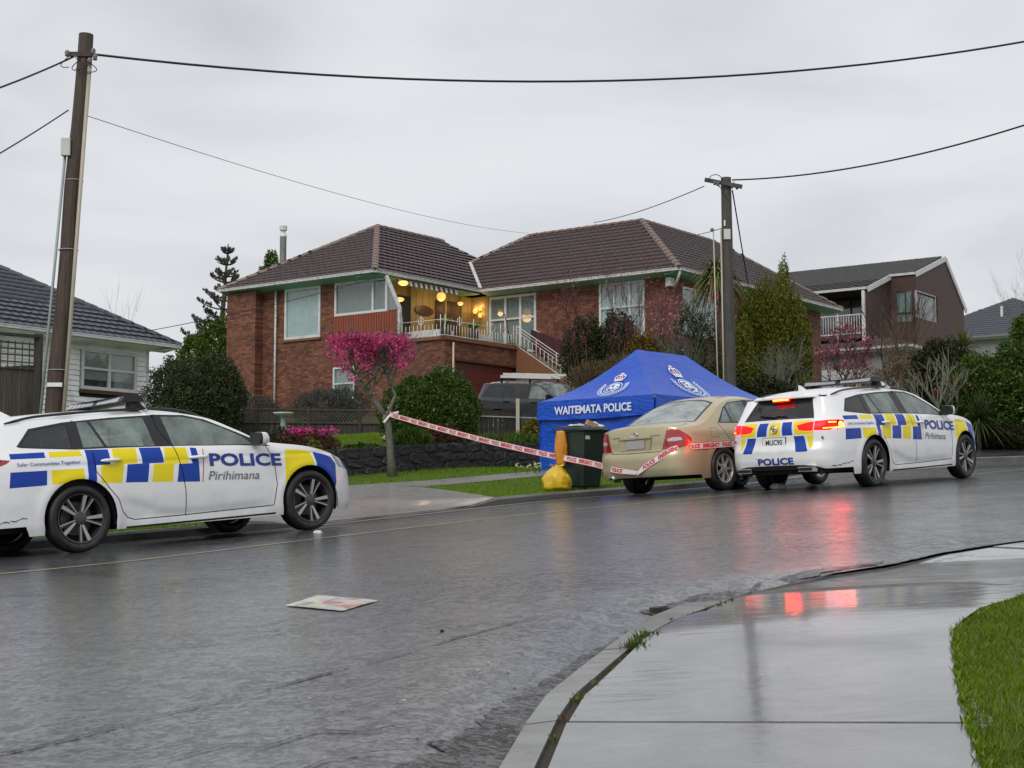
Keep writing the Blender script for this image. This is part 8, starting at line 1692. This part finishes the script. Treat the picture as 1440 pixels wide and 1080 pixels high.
# ================================================================== police tape
mat('tape_white', (.70, .69, .69), .3, var=.05); mat('tape_red', (.55, .020, .035), .35)
def tape(label, pts, wv, txt_side, scale=1., n=90):
    """ribbon through 3D points; wv = list of width directions at those points"""
    P = np.array([tuple(p) for p in pts], float); W = np.array([tuple(Vector(w).normalized() * .0375) for w in wv], float); t = np.r_[0, np.cumsum(np.linalg.norm(np.diff(P, axis=0), axis=1))]; L = t[-1]
    f = [np.interp]; cx = [PC(list(zip(t, P[:, i]))) if len(P) > 2 else None for i in range(3)]
    def at_(s, w, off=0.):
        p = np.array([c(s) if c else np.interp(s, t, P[:, i]) for i, c in enumerate(cx)], float); wd = np.array([np.interp(s, t, W[:, i]) for i in range(3)]); wd = wd / np.linalg.norm(wd) * .050; e = .01; tg = np.array([(c(min(L, s + e)) - c(max(0, s - e))) if c else P[-1, i] - P[0, i] for i, c in enumerate(cx)], float); nn_ = np.cross(tg, wd); nn_ /= np.linalg.norm(nn_) + 1e-9
        if nn_[1] > 0: nn_ = -nn_
        return p + wd * w * 2 + nn_ * off
    o = thing('police_tape', label, 'tape', group=None); b = MB(); V = []
    for i in range(n + 1): s = L * i / n; V += [at_(s, -.5), at_(s, .5)]
    b.add(V, [(2 * i, 2 * i + 2, 2 * i + 3, 2 * i + 1) for i in range(n)], 'tape_white'); b.build('ribbon', o)
    b = MB()
    for e0, e1 in ((-.5, -.44), (.44, .5)):
        V = []
        for i in range(n + 1): s = L * i / n; V += [at_(s, e0, .0012), at_(s, e1, .0012)]
        b.add(V, [(2 * i, 2 * i + 2, 2 * i + 3, 2 * i + 1) for i in range(n)], 'tape_red')
    b.build('red_edge', o)
    s = .12; k = 0; b = MB()
    while s < L - .25:
        word = ('POLICE', 'EMERGENCY')[k % 2]; w = (.24, .40)[k % 2]
        V_, T_ = fit_text(word, w, .050, .05); V_, T_ = refine(V_, T_, .12)
        if s + w > L - .02: break
        b.add([at_(s + x, -.32 + y / .050 * .64, .002) for x, y in V_], [tuple(q) for q in T_], 'tape_red'); s += w + .07; k += 1
    lt = b.build('lettering', o); lt['kind'] = 'stuff'; return o
# ================================================================== vehicles in place
c1 = police_wagon('white police station wagon with its tailgate raised, nearest the left edge of the photo', False, True, None); place_car(c1, (-4.28, 15.0), (-2.24, 16.96))
c2 = police_wagon('white police station wagon with its brake lights on and plate MUC90, beside the gold sedan', True, False, 'MUC90'); place_car(c2, (5.175, 21.2), (7.10, 23.27))
c3, _s3 = gold_sedan(); place_car(c3, (3.27, 22.7), (3.27 + 1.85, 22.7 + 1.99), 2.72, 1.68); c3.scale = (1, 1, 1.015)
c4, lad = dark_wagon(); place_car(c4, (-.42, 42.4), (-.42 + 2.04, 42.4 - 1.9), 2.79, 1.70); bpy.context.view_layer.update(); lad.matrix_world = c4.matrix_world.copy()
bpy.context.view_layer.update()
Mg = c3.matrix_world
def gs(r, z, off=.012):
    p = _s3.P(np.array([_s3.sp('r', abs(r))]), np.array([z]), off)[0]; return Mg @ Vector((p[0], -r, p[2]))
def gx(x, z, off=.012): p = _s3.P(np.array([_s3.sp('x', x)]), np.array([z]), off)[0]; return Mg @ Vector(p)
kn = Vector(ptat(549, 583, 29.52)); vb = gs(.07, .33, .03); cn = gs(-.80, .46, .03)
mid = [kn.lerp(cn, t) + Vector((0, 0, -.05 * math.sin(math.pi * t))) for t in (.25, .5, .75)] + [cn, gs(-.40, .40, .03)]
tape('red and white police tape stretched from the flowering tree to the gold sedan bumper', [kn] + mid + [vb], [(.15, 0, 1), (.3, -.2, 1), (.1, 0, 1), (.1, 0, 1), (.1, 0, 1), (.2, -.2, 1), (.5, -.5, .5)], 1)
b1 = [vb + Vector((0, -.01, .0)), gs(.22, .42), gs(.45, .53), gs(.68, .65), gx(-.72, .675), gx(-.35, .68), gx(.05, .69), gx(.6, .70), gx(1.1, .70)]
tape('red and white police tape lying around the rear corner of the gold sedan', b1, [(.3, -.3, 1)] + [(-.15, .1, 1)] * 3 + [(0, 0, 1)] * 5, 1)
t = thing('tape_knot', 'knot of police tape tied round the flowering tree trunk', 'tape knot', tuple(kn)); b = MB()
for k in range(7): a = k * 1.1; b.tube([(.085 * math.cos(q + a), .085 * math.sin(q + a) + .08, .03 * math.sin(3 * q + k) + .012 * k - .03) for q in np.linspace(0, 5.5, 14)], .011, 4, 'tape_white' if k % 3 else 'tape_red')
b.build('loops', t, True); b = MB(); b.add([(-.02, -.02, 0), (.03, -.03, .01), (-.11, -.04, -.17), (-.15, -.04, -.15)], [(0, 1, 2, 3), (3, 2, 1, 0)], 'tape_white'); b.add([(0, -.02, .02), (.16, -.05, .07), (.17, -.05, .03), (0, -.03, -.02)], [(0, 1, 2, 3), (3, 2, 1, 0)], 'tape_white'); b.add([(-.01, -.02, .02), (-.06, -.03, .15), (-.03, -.03, .16), (.02, -.02, .03)], [(0, 1, 2, 3), (3, 2, 1, 0)], 'tape_white'); b.build('loose_ends', t)
# bird bath
mat('stone_bath', (.22, .28, .27), .5, var=.5, nscale=14, bump=.6); t = thing('bird_bath', 'pale stone pedestal bird bath behind the azalea', 'bird bath', (P := ptat(398, 612, 33.2))[:2] + (P[2] - .12,)); b = MB(); b.lathe([(.16, 0), (.15, .05), (.07, .10), (.055, .2), (.085, .3), (.05, .42), (.08, .54), (.10, .56)], 16, 'stone_bath'); b.build('pedestal', t, True)
b = MB(); b.lathe([(.0, .55), (.12, .56), (.22, .60), (.225, .625), (.20, .625), (.10, .59), (0, .585)], 24, 'box_white'); b.build('bowl', t, True)
# paper sheet lying on the wet road
m, nt, p = newmat('poster_print'); v = _vec(nt, 'Object'); vo = nt.nodes.new('ShaderNodeTexVoronoi'); vo.inputs['Scale'].default_value = 9; nt.links.new(v, vo.inputs['Vector']); r = nt.nodes.new('ShaderNodeValToRGB'); r.color_ramp.interpolation = 'CONSTANT'; el = r.color_ramp.elements
for i, (pos, col) in enumerate([(0, (.62, .60, .56)), (.30, (.55, .50, .40)), (.45, (.50, .10, .06)), (.58, (.66, .65, .62)), (.72, (.12, .22, .33)), (.82, (.60, .42, .30)), (.9, (.64, .63, .58))]):
    e_ = el[i] if i < 2 else el.new(pos); e_.position = pos; e_.color = (*col, 1)
nt.links.new(vo.outputs['Color'], r.inputs[0]); nt.links.new(_mix(nt, _map(nt, _noise(nt, 40, 3, .6, v), .4, .6, 0, .5), r.outputs[0], (.62, .61, .58)), p.inputs['Base Color']); p.inputs['Roughness'].default_value = .3; p.inputs['Coat Weight'].default_value = .5
V = []; q4 = [(-1.43, 9.49), (-1.02, 9.05), (-.84, 9.48), (-1.28, 9.98)]; n = 12; b = MB()
for j in range(n + 1):
    for i in range(n + 1): u, w = i / n, j / n; x = (1 - u) * (1 - w) * q4[0][0] + u * (1 - w) * q4[1][0] + u * w * q4[2][0] + (1 - u) * w * q4[3][0]; y = (1 - u) * (1 - w) * q4[0][1] + u * (1 - w) * q4[1][1] + u * w * q4[2][1] + (1 - u) * w * q4[3][1]; V.append((x, y, g(x, y) + .007 + .0015 * math.sin(11 * u) * math.sin(8 * w) + .001 * math.sin(23 * w + 3 * u)))
b.add(V, [(j * (n + 1) + i, j * (n + 1) + i + 1, (j + 1) * (n + 1) + i + 1, (j + 1) * (n + 1) + i) for j in range(n) for i in range(n)], 'poster_print'); tag(b.build('newspaper_sheet', None, True), 'soggy coloured newspaper sheet flat on the wet road', 'newspaper')
def litter(label, p, r, m='paper_white'):
    b = MB(); crumple(b, (0, 0, r * .35), r, m, 7, (1.5, 1, .6)); o = b.build('paper_scrap'); o.location = p; tag(o, label, 'litter')
litter('crumpled paper scrap on the road in front of the left police car', (-2.06, 15.95, g(-2.06, 15.95)), .035, 'paper_white'); litter('small pink wrapper on the road beneath the right police car', (5.6, 22.6, g(5.6, 22.6)), .07); litter('clear plastic scrap under the right police car tail', (3.9, 21.9, g(3.9, 21.9)), .09, 'sticker')
b = MB(); crumple(b, (0, 0, .005), .012, 'seam_black', 5); o = b.build('pebble'); o.location = (-.37, 7.95, g(-.37, 7.95)); tag(o, 'small dark stone lying on the wet road', 'stone')
